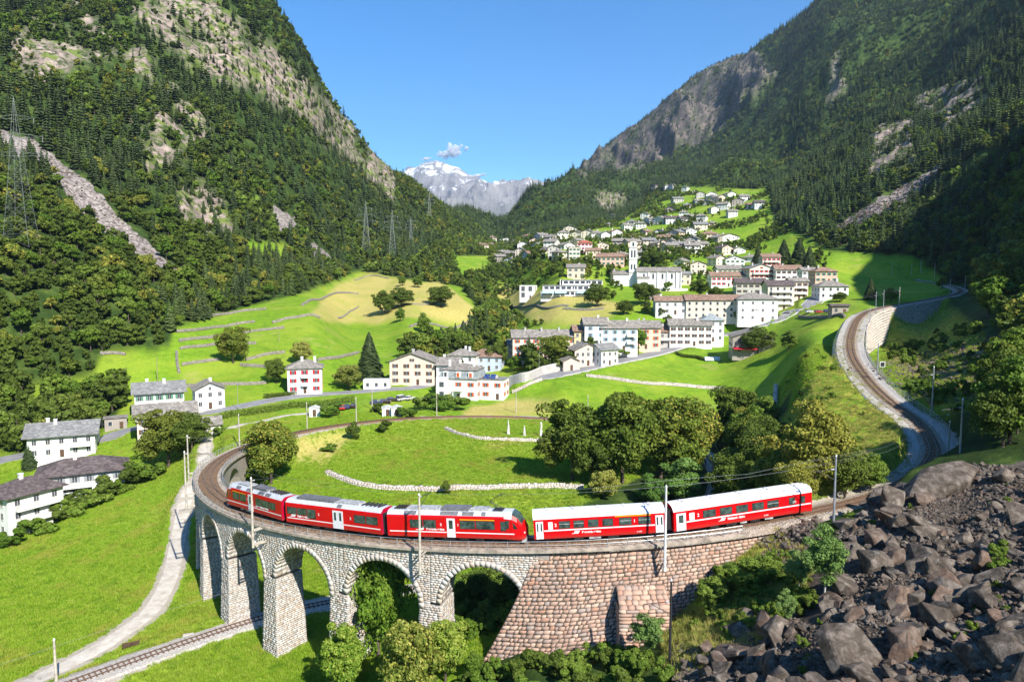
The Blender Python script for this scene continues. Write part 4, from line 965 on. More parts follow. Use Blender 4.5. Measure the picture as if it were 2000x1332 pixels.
# pantograph
h = L3_/2; x = .79*L3_-h; b = MB()
b.box(x-.3, x+.9, -.6, .6, 3.56, 3.66); b.cyl((x+.7, -.35, 3.66), (x-.75, -.1, 4.55), .04, n=6); b.cyl((x+.7, .35, 3.66), (x-.75, .1, 4.55), .04, n=6)
b.cyl((x-.75, 0, 4.55), (x+.55, 0, 5.35), .035, n=6); b.cyl((x+.55, -.75, 5.38), (x+.55, .75, 5.38), .03, n=6); b.cyl((x+.8, -.75, 5.38), (x+.8, .75, 5.38), .03, n=6); b.cyl((x+.5, 0, 5.36), (x+.85, 0, 5.36), .03, n=6)
b.build('pantograph', M_DARK, car3)
def coach(px0, px1, label, wins, doors, numerals, name_txt, tx, small, yellow=None, gang=True, extra=None):
    r, L = car_root(px0, px1, label, 'passenger_coach'); h = L/2; x0, x1 = -h+.05, h-.05
    side = [(-1.30, .55), (-1.34, .8), (-1.34, 2.72), (-1.33, 2.85)]; sideR = [(-a, z) for a, z in side[::-1]]
    roof = [(-1.36, 2.85), (-1.3, 3.05), (-1.12, 3.28), (-.8, 3.45), (-.4, 3.54), (0, 3.57), (.4, 3.54), (.8, 3.45), (1.12, 3.28), (1.3, 3.05), (1.36, 2.85)]
    b = MB(); prof_extrude(b, side, x0, x1, 0); prof_extrude(b, sideR, x0, x1, 0); full = side+roof+sideR
    for x in (x0, x1): b.add([(x, y, z) for y, z in full], [tuple(range(len(full)))], 0)
    b.build('body', [M_RED], r)
    b = MB(); prof_extrude(b, roof, x0-.04, x1+.04, 0); rf = b.build('roof', M_WROOF, r)
    for k in range(5):
        x = x0+1.6+k*(L-3.2)/4; MB().box(x-.16, x+.16, -.42, -.22, 3.5, 3.64).build('roof_vent', M_LTG, rf); MB().box(x-.16, x+.16, .22, .42, 3.5, 3.64).build('roof_vent', M_LTG, rf)
    for y in (-1.0, -.55, .55, 1.0): MB().box(x0+.5, x1-.5, y-.02, y+.02, 3.3 if abs(y) > .9 else 3.49, 3.375 if abs(y) > .9 else 3.53).build('roof_seam', M_SILV, rf)
    for a, e, dv in wins: win(r, a*L-h, e*L-h, 1.68, 2.55, divide=dv)
    for a, e, dbl, m_ in doors: door(r, a*L-h, e*L-h, .6, 2.62, dbl, mat=m_)
    c = .015; segs = []
    for a, e, dbl, m_ in sorted(doors, key=lambda q: q[0]): segs.append((c, a-.004)); c = e+.004
    segs.append((c, .99))
    for sg in (-1, 1):
        for a, e in segs:
            if e-a > .01:
                yy = sorted((sg*1.342, sg*1.352)); MB().box(a*L-h, e*L-h, yy[0], yy[1], 1.44, 1.58).build('stripe', M_WHT, r)
    if yellow: MB().box(yellow[0]*L-h, yellow[1]*L-h, -1.356, -1.342, 2.68, 2.79).build('yellow_stripe', M_YEL, r)
    for ch, fx in numerals: side_text(ch, fx*L-h, 1.95, .5, r)
    logo(r, tx*L-h, 1.02, .34); side_text(name_txt, tx*L-h+.85, 1.04, .36, r)
    MB().box(small[0]*L-h, small[1]*L-h, -1.37, -1.345, 1.65, 2.5).build('frosted_window', M_WHT, r)
    underframe(r, L); bogie(r, -h+2.6); bogie(r, h-2.6)
    if extra: extra(r, L)
    if gang: coupling(r, h-.05, h+.75)
    return r, L
wv = lambda i, L0, st, w: (L0+i*st, L0+i*st+w)
def num_small(fx):
    def f(r, L): side_text('B 2307', fx*L-L/2, .82, .2, r, bold=.004)
    return f
coach(1041, 1303, 'white-roofed red coach between the railcar and the last coach, yellow stripe above two windows',
      [(.195, .28, 2.2), (.305, .385, 2.2), (.415, .495, None), (.525, .605, None), (.65, .745, 2.2), (.795, .89, 2.2)],
      [(.02, .075, True, None), (.925, .985, True, None)], [('2', .162), ('1', .758)], 'Ferrovia retica', .31, (.115, .148), yellow=(.62, .89), extra=lambda r, L: side_text('A 1273', .78*L-L/2, .78, .2, r, bold=.004))
def bike(r, L):
    h = L/2; x = .865*L-h; z = 2.0; q = MB()
    for dx in (-.14, .14):
        ring_ = [(x+dx+.1*math.cos(2*PI*k/10), -1.372, z-.05+.1*math.sin(2*PI*k/10)) for k in range(11)]; q.tube(ring_, .014, 4)
    q.tube([(x-.14, -1.372, z-.05), (x-.05, -1.372, z+.1), (x+.09, -1.372, z+.1), (x+.14, -1.372, z-.05)], .014, 4); q.tube([(x-.05, -1.372, z+.1), (x+.02, -1.372, z-.05), (x+.09, -1.372, z+.1)], .014, 4)
    q.build('bicycle_sign', M_WHT, r); side_text('B 2307', .64*L-h, .82, .2, r, bold=.004)
    MB().box(.80*L-h, .803*L-h, -1.352, -1.343, .6, 2.7).build('door_seam', M_REDD, r)
coach(1312, 1587, 'last red coach at the right end, bicycle sign in its small window',
      [(.205, .295, None), (.325, .41, None), (.44, .525, None), (.555, .64, None), (.665, .75, 2.2), (.825, .87, None), (.915, .945, None)],
      [(.02, .085, False, None)], [('2', .165)], 'Rhätische Bahn', .33, (.11, .145), gang=False, extra=bike)
# ---------------------------------------------------------------- foliage
def leafmat(name, cols, trans=.25, rough=.55, patch=None):
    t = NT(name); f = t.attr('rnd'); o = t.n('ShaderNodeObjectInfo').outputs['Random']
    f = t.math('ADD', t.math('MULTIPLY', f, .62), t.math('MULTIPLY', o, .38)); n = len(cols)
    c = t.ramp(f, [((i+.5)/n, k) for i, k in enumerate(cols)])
    big = t.noise(.012, 4, t.pos()); c = t.mix(t.mapr(big, .45, .65, 0, .35), c, cols[-1])
    if patch:
        c = t.mix(t.mapr(t.noise(.11, 5, t.pos(), .65), .5, .64, 0, .75), c, patch[0]); c = t.mix(t.mapr(t.noise(.35, 4, t.pos(), .6), .52, .68, 0, .6), c, patch[1])
    t.fin(c, rough, 0, .12)
    tr = t.n('ShaderNodeBsdfTranslucent'); t.l(c, tr.inputs[0]); mx = t.n('ShaderNodeMixShader'); mx.inputs[0].default_value = trans
    t.l(t.b.outputs[0], mx.inputs[1]); t.l(tr.outputs[0], mx.inputs[2]); t.l(mx.outputs[0], t.t.nodes['Material Output'].inputs[0]); return t.m
M_CHEST = leafmat('chestnut_leaves', [(0.048, 0.084, 0.013), (0.079, 0.132, 0.017), (0.124, 0.187, 0.025), (0.203, 0.243, 0.035), (0.466, 0.390, 0.075)])
M_BROAD = leafmat('broad_leaves', [(0.041, 0.069, 0.013), (0.071, 0.113, 0.018), (0.109, 0.159, 0.026), (0.168, 0.217, 0.036)])
M_FRESH = leafmat('fresh_leaves', [(.06, .125, .014), (.10, .185, .02), (.155, .24, .03), (.23, .30, .055)])
M_BLOOM = leafmat('yellow_blossom_leaves', [(.05, .09, .012), (.10, .16, .02), (.22, .26, .04), (.42, .40, .09), (.52, .50, .14)])
M_LIME = leafmat('lime_leaves', [(.05, .11, .012), (.10, .20, .02), (.17, .28, .03), (.27, .36, .05), (.42, .44, .10)])
M_BIRCH = leafmat('birch_leaves', [(0.060, 0.144, 0.024), (0.108, 0.216, 0.036), (0.168, 0.288, 0.060), (0.264, 0.360, 0.120)])
M_CON = leafmat('spruce_needles', [(0.021, 0.038, 0.014), (0.036, 0.061, 0.020), (0.056, 0.084, 0.029), (0.082, 0.110, 0.037)], .05)
M_LARCH = leafmat('larch_needles', [(0.036, 0.064, 0.018), (0.058, 0.096, 0.026), (0.083, 0.128, 0.036), (0.115, 0.154, 0.046)], .1)
M_BARK = flat('bark', (.13, .10, .08), .95, var=.4, scale=2)
M_BBARK = flat('birch_bark', (.62, .60, .56), .8, var=.35, scale=3)
def leafquads(pts, nrm, size, rs, aspect=.6):
    n = len(pts); a = rs.normal(size=(n, 3)); nn = nrm+rs.normal(size=(n, 3))*.55; nn /= np.linalg.norm(nn, axis=1)[:, None]
    u = np.cross(nn, a); u /= np.linalg.norm(u, axis=1)[:, None]+1e-9; v = np.cross(nn, u); s = size*rs.uniform(.6, 1.3, (n, 1))
    V = np.stack([pts-u*s, pts-v*s*aspect+nn*s*.15, pts+u*s, pts+v*s*aspect+nn*s*.15], 1)
    return V.reshape(-1, 3), np.arange(4*n).reshape(-1, 4)
def crown_pts(rs, R, zc, hz, nclump, nleaf, cr=(.13, .30), shape='round'):
    cl = []; seed_ph = rs.uniform(0, 6)
    for k in range(nclump):
        d = rs.normal(size=3); d /= np.linalg.norm(d); q = rs.uniform(.50, .88)*(.82+.3*math.sin(3.1*d[0]+seed_ph)*math.cos(2.7*d[1]-seed_ph*1.7)) if rs.rand() < .8 else rs.uniform(.1, .5)
        w = 1.0
        if shape == 'cone': zz = rs.uniform(-1, 1); w = .9-.45*(zz+1)/2; d = np.array([d[0], d[1], 0])/max(.3, math.hypot(d[0], d[1])); c = np.array([d[0]*R*q*w, d[1]*R*q*w, zc+zz*hz*.85])
        else: c = np.array([d[0]*R*q, d[1]*R*q, zc+d[2]*hz*q])
        cl.append((c, R*rs.uniform(*cr)*w))
    P = []; N = []
    per = nleaf//nclump
    for c, r in cl:
        d = rs.normal(size=(per, 3)); d /= np.linalg.norm(d, axis=1)[:, None]; d[:, 2] = np.abs(d[:, 2])*np.where(rs.rand(per) < .78, 1, -1)
        rr = r*rs.uniform(.72, 1.08, (per, 1)); p = c+d*rr*np.array([1, 1, .8]); P.append(p); N.append(d)
    return np.vstack(P), np.vstack(N), cl
def broadleaf(seed, R, Ht, nclump, nleaf, leaf, mat, bark=M_BARK, trunk_h=.05, shape='round', lean=0, trunk_r=.022):
    rs = np.random.RandomState(seed); base = Ht*trunk_h*.7; zc = base+(Ht-base)/2; hz = (Ht-base)/2
    P, N, cl = crown_pts(rs, R, zc, hz, nclump, nleaf, shape=shape)
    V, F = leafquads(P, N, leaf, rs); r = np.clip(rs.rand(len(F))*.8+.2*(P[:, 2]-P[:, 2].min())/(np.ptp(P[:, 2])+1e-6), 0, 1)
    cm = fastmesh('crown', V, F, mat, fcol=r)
    b = MB(); b.cyl((0, 0, -.8), (lean*.2, 0, zc*.55), Ht*trunk_r, Ht*trunk_r*.7, 8); top = (lean*.2, 0, zc*.55)
    b.cyl(top, (lean*.3, 0, zc+hz*.5), Ht*trunk_r*.7, Ht*.004, 6)
    for c, rr in cl[:9]:
        m_ = (np.array(top)*.6+np.array([0, 0, zc])*.4); b.cyl(tuple(m_*.8+np.array(top)*.2), tuple(c), Ht*trunk_r*.4, Ht*.003, 5)
    tm = b.mesh('trunk', bark)
    return cm, tm
def conifer(seed, Ht, R, whorls, per, mat, drop=.35, fluff=1):
    rs = np.random.RandomState(seed); V = []; F = []; rc = []
    for w in range(whorls):
        f = w/(whorls-1); z = Ht*(.10+.88*f); r = R*(1-f)**.85*rs.uniform(.85, 1.1)+.12*R*(1-f)+.03*Ht
        for k in range(per):
            a = 2*PI*(k+rs.rand()*.7+w*.37)/per; rr = r*rs.uniform(.75, 1.15); c, s = math.cos(a), math.sin(a); wd = rr*.36*rs.uniform(.8, 1.3)
            zi = z+Ht*.045; n = len(V)
            V += [(c*.04, s*.04, zi), (c*rr*.6-s*wd, s*rr*.6+c*wd, z-drop*rr*.45), (c*rr, s*rr, z-drop*rr*.9+.05*Ht*(rs.rand()-.5)), (c*rr*.6+s*wd, s*rr*.6-c*wd, z-drop*rr*.45)]
            F.append((n, n+1, n+2, n+3)); rc.append(rs.rand())
            if fluff > 1:
                for q in range(fluff-1):
                    g = rs.uniform(.25, .95); n = len(V); x = rs.normal(0, .08*rr, 2); w2 = wd*.6; zz = z-drop*rr*g-.03*Ht*rs.rand()
                    V += [(c*rr*g*.7+x[0], s*rr*g*.7+x[1], zz+.04*Ht), (c*rr*g-s*w2, s*rr*g+c*w2, zz-.1), (c*rr*g*1.15+x[0], s*rr*g*1.15, zz-.05*Ht), (c*rr*g+s*w2, s*rr*g-c*w2, zz-.1)]
                    F.append((n, n+1, n+2, n+3)); rc.append(rs.rand())
    cm = fastmesh('crown', np.array(V), np.array(F), mat, fcol=np.array(rc))
    tm = MB().cyl((0, 0, -.8), (0, 0, Ht*.95), Ht*.016, Ht*.002, 6).mesh('trunk', M_BARK)
    return cm, tm
def merged(cm, tm, name):
    """crown + trunk in one mesh for the uncountable far forest"""
    b = bmesh.new(); b.from_mesh(cm); n = len(b.faces); b.from_mesh(tm)
    b.faces.ensure_lookup_table()
    for f in b.faces[n:]: f.material_index = 1
    me = bpy.data.meshes.new(name); b.to_mesh(me); b.free(); me.materials.append(cm.materials[0]); me.materials.append(M_BARK); return me
# near kinds (14 000 leaves) and far kinds; unit sizes in metres
NEAR = {
 'chestnut': [broadleaf(s, 4.9, 11, 95, 20000, .20, M_CHEST) for s in (1, 2)],
 'broad': [broadleaf(s, 4.7, 10.5, 85, 16000, .21, M_BROAD) for s in (4, 5)],
 'fresh': [broadleaf(s, 3.8, 8.5, 70, 12000, .19, M_FRESH) for s in (7,)],
 'birch': [broadleaf(s, 3.2, 9.0, 60, 12000, .14, M_BIRCH, M_BBARK, .34, trunk_r=.013) for s in (8,)],
 'bloom': [broadleaf(s, 4.6, 10, 90, 18000, .20, M_BLOOM) for s in (3,)],
 'lime': [broadleaf(s, 4.4, 11, 100, 18000, .20, M_LIME, shape='round') for s in (6, 9)],
 'bush': [broadleaf(s, 2.0, 2.6, 14, 3600, .15, M_FRESH, trunk_h=.02) for s in (10, 11)],
 'dbush': [broadleaf(s, 2.0, 2.8, 14, 3600, .15, M_BROAD, trunk_h=.02) for s in (12,)],
 'spruce': [conifer(s, 14, 3.0, 40, 17, M_CON, .4, 5) for s in (14, 15)],
 'poplar': [broadleaf(16, 2.2, 15, 24, 6000, .2, M_BROAD, trunk_h=.1, shape='cone')],
}
MID = {
 'broad': [broadleaf(s, 4.3, 10, 26, 1700, .5, m_) for s, m_ in ((21, M_BROAD), (22, M_CHEST), (23, M_BROAD), (24, M_FRESH), (25, M_BROAD))],
 'spruce': [conifer(s, 14, 2.9, 14, 8, m_, .4, 2) for s, m_ in ((31, M_CON), (32, M_CON), (33, M_LARCH))],
}
FAR_B = [broadleaf(s, 4.0, 9, 9, 300, 1.05, m_) for s, m_ in ((41, M_BROAD), (42, M_BROAD), (43, M_CHEST), (44, M_FRESH), (45, M_BROAD))]
FAR_C = [conifer(s, 15, 2.7, 9, 6, m_, .42, 1) for s, m_ in ((51, M_CON), (52, M_CON), (53, M_LARCH), (54, M_CON))]
CAT = {'spruce': 'tree', 'bush': 'bush', 'dbush': 'bush'}
_tr = random.Random(3)
def tree(kind, px, py, hpx=None, label=None, group=None, wide=1.0, ymin=60, pos=None, hm=None, tier=NEAR, name=None):
    p = G(px, py, ymin) if pos is None else pos
    cm, tm = _tr.choice(tier[kind]); h0 = cm.get('h')
    if h0 is None:
        zs = np.empty(len(cm.vertices)*3, np.float32); cm.vertices.foreach_get('co', zs); h0 = float(zs[2::3].max()); cm['h'] = h0
    if hm is None: hm = hpx*p[1]/FOC
    s = hm/h0; r = empty(name or {'spruce': 'conifer_tree', 'birch': 'birch_tree', 'bush': 'bush', 'dbush': 'bush'}.get(kind, 'deciduous_tree'), p, _tr.uniform(0, 6.28), label, CAT.get(kind, 'tree'), group)
    r.scale = (s*wide, s*wide, s)
    linkme('crown', cm, r); linkme('trunk', tm, r); return r

# hand-placed trees and bushes: kind, px, py of the foot, height in px, label, width factor
HAND = [
 ('chestnut', 530, 946, 132, 'tall yellow-flowering chestnut beside the bend of the viaduct, behind the front railcar', .95),
 ('chestnut', 1118, 940, 165, 'leftmost chestnut of the dense grove right of the loop meadow', 1.0),
 ('broad', 1160, 948, 110, 'dark round tree just right of the leftmost chestnut of the grove', 1.0),
 ('chestnut', 1215, 945, 190, 'tallest chestnut in the middle of the grove behind the coaches', 1.0),
 ('chestnut', 1290, 935, 170, 'broad chestnut right of the tallest one in the grove', 1.1),
 ('broad', 1255, 900, 130, 'tree at the back of the grove between two chestnuts', 1.0),
 ('chestnut', 1345, 930, 150, 'chestnut above the small curved piece of track', 1.0),
 ('bloom', 1180, 975, 60, 'small yellowish tree in front of the grove', 1.2),
 ('birch', 1330, 1010, 125, 'pale willow-like tree directly above the roof of the first coach', 1.35),
 ('birch', 1275, 1010, 90, 'low pale tree above the gap between the two coaches', 1.4),
 ('chestnut', 1440, 860, 110, 'chestnut standing alone right of the grove above the bend', 1.0),
 ('chestnut', 1590, 960, 185, 'large chestnut below the grassy bank of the upper track', .95),
 ('chestnut', 1520, 985, 140, 'chestnut left of the large one below the grassy bank', .9),
 ('broad', 1650, 975, 110, 'bushy tree behind the end of the last coach', 1.1),
 ('fresh', 1700, 960, 80, 'light green tree beside the mast at the right end of the train', 1.2),
 ('broad', 1470, 985, 100, 'darker tree behind the roof of the last coach', 1.0),
 ('fresh', 1420, 960, 60, 'light green bushy tree beside the small curved piece of track', 1.0),
 ('chestnut', 1555, 1000, 110, 'flowering tree right behind the roof of the last coach', 1.0),
 ('lime', 740, 1345, 225, 'chestnut growing up through the fourth arch of the viaduct', .62),
 ('lime', 668, 1420, 130, 'chestnut at the bottom edge in front of the viaduct piers', .95),
 ('bloom', 800, 1440, 150, 'chestnut covered in yellow flowers at the bottom edge', .85),
 ('lime', 870, 1420, 110, 'flowering chestnut left of the rubble wall foot', 1.0),
 ('fresh', 925, 1325, 60, 'small light green tree in the shade below the fifth arch', .9),
 ('broad', 1000, 1200, 90, 'dark tree seen through the fifth arch', 1.2),
 ('broad', 930, 1190, 80, 'shaded tree behind the lower track in the fifth arch', 1.2),
 ('birch', 1610, 1180, 165, 'birch with white trunk among the boulders below the end of the train', 1.05),
 ('birch', 1560, 1160, 90, 'low birch left of the tall birch with white trunk', 1.3),
 ('birch', 1535, 1260, 80, 'small birch between the dark boulders left of the largest one', 1.0),
 ('birch', 1265, 1345, 110, 'white-flowering shrub in front of the foot of the buttress', 1.3),
 ('fresh', 1455, 1160, 75, 'green shrub on the bank right of the retaining wall', 1.6),
 ('fresh', 1390, 1190, 70, 'green shrub beside the top of the lower mast', 1.4),
 ('fresh', 1500, 1140, 60, 'bright shrub on the bank below the coach end', 1.4),
 ('chestnut', 330, 912, 118, 'big flowering chestnut in front of the brown-roofed house on the left', 1.15),
 ('broad', 375, 880, 80, 'dark tree behind the flowering chestnut on the left', 1.0),
 ('spruce', 60, 915, 68, 'small blue-green spruce between the white houses on the left', 1.0),
 ('chestnut', 456, 710, 74, 'single round tree on the terraced meadow', 1.05),
 ('bloom', 590, 712, 46, 'flowering tree left of the house with red shutters', 1.1),
 ('broad', 540, 750, 50, 'dark tree at the left corner of the house with red shutters', 1.1),
 ('bloom', 680, 762, 52, 'flowering tree right of the house with red shutters', 1.2),
 ('spruce', 722, 742, 95, 'tall dark conifer right of the house with red shutters', 1.25),
 ('spruce', 862, 690, 52, 'conifer behind the beige house with the gable', 1.3),
 ('spruce', 905, 690, 65, 'brownish conifer behind the mansard villa', 1.2),
 ('fresh', 828, 652, 42, 'round light green tree on the yellow meadow', 1.0),
 ('fresh', 782, 628, 28, 'small round tree right of the dark copse on the yellow meadow', 1.0),
 ('broad', 752, 614, 48, 'left tree of the dark copse on the yellow meadow', 1.1),
 ('broad', 785, 600, 40, 'right tree of the dark copse on the yellow meadow', 1.5),
 ('broad', 862, 600, 42, 'dark bushy tree in the middle of the yellow meadow', 1.6),
 ('fresh', 786, 558, 20, 'small round tree at the upper edge of the yellow meadow', 1.2),
 ('fresh', 816, 562, 24, 'small tree at the top of the yellow meadow beside the forest', 1.2),
 ('chestnut', 1078, 715, 62, 'broad tree in the garden in front of the beige row house', 1.35),
 ('broad', 970, 720, 55, 'tree beside the blue house behind the villa', 1.0),
 ('fresh', 1005, 725, 32, 'low garden tree behind the garden wall', 1.5),
 ('fresh', 1040, 728, 36, 'low garden tree in the middle behind the garden wall', 1.4),
 ('broad', 1322, 672, 32, 'round tree in front of the white terrace row', 1.2),
 ('broad', 1480, 690, 54, 'dense round tree in front of the stone house with the red awning', 1.35),
 ('fresh', 1540, 685, 42, 'light green tree right of the stone house with the red awning', 1.3),
 ('fresh', 1440, 630, 26, 'small tree in front of the white house with the mural', 1.3),
 ('broad', 1165, 600, 48, 'round tree in front of the terraced school', 1.2),
 ('broad', 1260, 595, 44, 'round tree below the church', 1.4),
 ('broad', 1220, 615, 30, 'dark tree left of the small stone barn', 1.3),
 ('broad', 1365, 580, 36, 'dark tree in front of the orange scaffold house', 1.3),
 ('broad', 1395, 585, 26, 'round tree right of the church steps', 1.4),
 ('broad', 1345, 605, 20, 'low tree in the village lawn', 1.6),
 ('spruce', 1290, 506, 42, 'slim dark cypress behind the church', .5),
 ('broad', 1272, 525, 34, 'spreading cedar right behind the church tower', 1.6),
 ('poplar', 1320, 560, 22, 'narrow cypress at the right corner of the church', .7),
 ('spruce', 1700, 585, 42, 'dark conifer beside the upper track', 1.3),
 ('fresh', 1740, 590, 28, 'light green bush beside the upper track', 1.5),
 ('broad', 1640, 590, 20, 'low tree beside the pink house', 1.6),
 ('spruce', 1560, 520, 55, 'dark purple-green conifer in the village park', 1.4),
 ('spruce', 1530, 518, 50, 'left conifer of the village park', 1.5),
 ('spruce', 1480, 518, 36, 'conifer left of the village park', 1.5),
 ('spruce', 1580, 530, 50, 'right conifer of the village park', 1.3),
 ('dbush', 690, 858, 36, 'round dark bush on the bank above the loop meadow', .8),
 ('dbush', 753, 845, 26, 'spreading bush on the bank inside the loop', 1.4),
 ('dbush', 870, 965, 28, 'small dark bush on the dry stone wall of the loop meadow', .8),
 ('bush', 425, 852, 20, 'round bush beside the garden lane', 1.2),
 ('bush', 642, 882, 16, 'bush at the edge of the vegetable bed', 1.4),
 ('bush', 650, 815, 30, 'tall bush beside the small garden shed', 1.2),
 ('bush', 960, 770, 26, 'bush in front of the villa annex', 1.2),
 ('bush', 890, 800, 32, 'bush below the front of the mansard villa', 1.4),
 ('bush', 855, 800, 34, 'bush in front of the left wing of the mansard villa', 1.4),
 ('bush', 820, 800, 28, 'bush beside the parked cars', 1.5),
 ('dbush', 740, 805, 20, 'dark bush left of the parked cars', 1.7),
 ('bush', 795, 815, 22, 'bush beside the little white sheds', 1.6),
 ('bush', 1195, 700, 20, 'bush behind the garden wall corner', 2.0),
 ('bush', 1225, 690, 20, 'garden bush beside the road', 2.0),
]
for k, px, py, hp, lab, wd in HAND:
    pos = None
    if py > 1332:    # foot below the picture edge
        Y = 86 if px in (735, 740) else 80 if px < 700 else 74 if px < 850 else 76 if px < 900 else 68; q = atY(px, 1325, Y); pos = np.array([q[0], Y, float(H(q[0], Y))]); hm = hp*Y/FOC*(1.25 if px < 900 else .9); tree(k, 0, 0, None, lab, None, wd, pos=pos, hm=hm)
    else: tree(k, px, py, hp, lab, None, wd)
# hedge-like rows of shrubs along the left field edge and the road
for lab, grp, pts, h, kd in (('leafy shrub in the hedge between the left field and the white houses', 'shrubs of the hedge on the left', [(20, 1070), (75, 1045), (130, 1010), (180, 990), (230, 965), (285, 940)], 38, 'bush'),
                       ('shrub in the tall hedge behind the left field', 'shrubs of the hedge on the left', [(150, 998), (205, 975), (255, 950), (110, 1022)], 44, 'dbush')):
    for px, py in pts: tree(kd, px, py, h*_tr.uniform(.85, 1.15), lab, grp, 1.25)

# ---------------------------------------------------------------- scattered woodland, 300 largest as trees, the rest as forest masses
rsF = np.random.RandomState(11)
def lookup(A, x, y):
    r = np.clip(np.hypot(x, y), 12.01, 6390); p = np.degrees(np.arctan2(x, y)); i = np.clip(np.searchsorted(PHI, p)-1, 0, len(PHI)-2)
    j = np.clip(((np.log(r)-LR0)/(LR1-LR0)*(NR-1)).round().astype(int), 0, NR-1); return A[i, j]
def scatter(r0, r1, sp, seed):
    rs = np.random.RandomState(seed); ph = np.radians(39); n = int(r1/sp)
    gx = np.arange(-r1*math.sin(ph), r1*math.sin(ph), sp); gy = np.arange(r0*.7, r1, sp); X, Y = np.meshgrid(gx, gy)
    X = X.ravel()+rs.uniform(-.48, .48, X.size)*sp; Y = Y.ravel()+rs.uniform(-.48, .48, Y.size)*sp
    r = np.hypot(X, Y); k = (r >= r0) & (r < r1) & (np.abs(X/Y) < .80); return X[k], Y[k]
XS, YS = [], []
for r0, r1, sp in ((50, 260, 5.0), (260, 600, 5.0), (600, 1200, 5.6), (1200, 2000, 8.0), (2000, 3400, 11)):
    x, y = scatter(r0, r1, sp, int(r0)); XS.append(x); YS.append(y)
XS = np.concatenate(XS); YS = np.concatenate(YS); ZS = H(XS, YS); RS = np.hypot(XS, YS)
run = lookup(RUN, XS, YS); vis = (ZS+16-CZ)/RS > run-.004
PXs, PYs = proj(XS, YS, ZS); vis &= (PYs < 1500) & (PYs > -60)
XS, YS, ZS, RS, PXs, PYs = [a[vis] for a in (XS, YS, ZS, RS, PXs, PYs)]
opn = np.maximum.reduce([lookup(meadow_s, XS, YS), lookup(dry_s, XS, YS), lookup(scree_s, XS, YS)])
rk = lookup(rock_s, XS, YS); rg = lookup(rough_s, XS, YS)
pr = (1-sstep(.25, .55, opn))*(1-.88*sstep(.2, .7, rk)*sstep(.44, .56, fbm(XS, YS*.5+ZS*.5, 30, 4)))*(1-.97*sstep(.2, .6, rg))
pr *= np.where(inpoly(PXs, PYs, [(940, 560), (1060, 500), (1200, 440), (1500, 360), (1520, 500), (1660, 600), (1500, 640), (1040, 720)]), .4, 1)
for k in DW: pr *= sstep(3.5, 6.5, lookup(DW[k], XS, YS))
pr *= np.where((np.hypot(XS-LX, YS-LY) < 76) & (XS < 40), 0, 1)
# open ground with houses and gardens on the left, and around the villa
pr *= np.where(inpoly(PXs, PYs, [(-200, 1400), (-200, 905), (60, 885), (215, 832), (245, 750), (460, 745), (540, 770), (1000, 690), (1000, 800), (450, 860), (300, 930), (100, 1100)]), 0.03, 1)
pr *= np.where(inpoly(PXs, PYs, [(1300, 1332), (1290, 1150), (1450, 1040), (1640, 1010), (1850, 900), (2100, 860), (2100, 1500), (1300, 1500)]), 0.0, 1)
pr *= np.where(RS < 112, np.where(XS < 45, 0, 1), 1)
pr *= np.where((RS < 160) & (XS > -5) & (XS < 48) & (YS < 150), .5, 1)
pr *= np.where(inpoly(PXs, PYs, [(1500, 830), (1490, 700), (1560, 670), (1690, 590), (1890, 560), (1975, 660), (1930, 800), (1830, 790), (1800, 900), (1740, 945), (1640, 880)]), 0.03, 1)
pr *= np.where(RS > 350, .62+.38*sstep(.34, .46, fbm(XS+70, YS+ZS*.4, 38, 4)), 1)
pr *= np.where(inpoly(PXs, PYs, [(1780, 905), (1890, 800), (1960, 800), (1950, 940), (1800, 960)]) & (RS < 150), 0, 1)
# a thin scatter of single trees over the village slope
vm = inpoly(PXs, PYs, [(960, 520), (1060, 460), (1230, 430), (1280, 370), (1500, 370), (1500, 430), (1640, 500), (1580, 560), (1400, 640), (1200, 650), (980, 640)])
dens = np.where(RS < 600, .28, np.where(RS < 1200, .60, .42))
pr = np.maximum(pr, np.where(vm & (lookup(dry_s, XS, YS) < .3), dens*sstep(.45, .6, fbm(XS, YS, 40, 3))*1.6, 0))
pr = np.where(inpoly(PXs, PYs, [(960, 505), (1100, 503), (1175, 545), (1050, 548), (1000, 575), (1000, 640), (930, 600)]), .55, pr)
keep = rsF.rand(len(XS)) < pr
XS, YS, ZS, RS, PXs, PYs, rk = [a[keep] for a in (XS, YS, ZS, RS, PXs, PYs, rk)]
# conifer share
nz = fbm(XS, YS, 90, 4)
con = np.where(PXs < 1000, sstep(360, 540, RS)*.22+sstep(.42, .58, nz)*.62*sstep(330, 480, RS), sstep(420, 720, RS)*.8+sstep(.52, .62, nz)*.2)
con = np.where(inpoly(PXs, PYs, [(860, 470), (1260, 470), (1260, 700), (900, 700), (700, 600)]), .08, con)
con = np.where(inpoly(PXs, PYs, [(300, 590), (700, 500), (700, 560), (560, 640), (330, 690)]), .45, con)
con = np.where(RS < 190, 0, con)
con = np.where(RS > 1200, .45+.5*sstep(.40, .5, nz), con)
con = np.where(vm[keep], .06, con)
isc = rsF.rand(len(XS)) < con
hv = fbm(XS+300, YS, 45, 3)
hm = np.where(isc, rsF.uniform(6, 17, len(XS))*(.7+.6*hv), rsF.uniform(5, 12, len(XS))*(.7+.6*hv))*np.where(RS > 2000, 1.35, 1.0)*np.where(rk > .4, .6, 1.0)
hm *= np.where(vm[keep], .65, 1)
HB = [(x, y) for x, y in []]
score = hm/RS; inview = (PXs > 0) & (PXs < 2000) & (PYs < 1400) & (PYs > 0)
order = np.argsort(-(score*inview)); nind = 205; ind = order[:nind]; msk = np.ones(len(XS), bool); msk[ind] = False
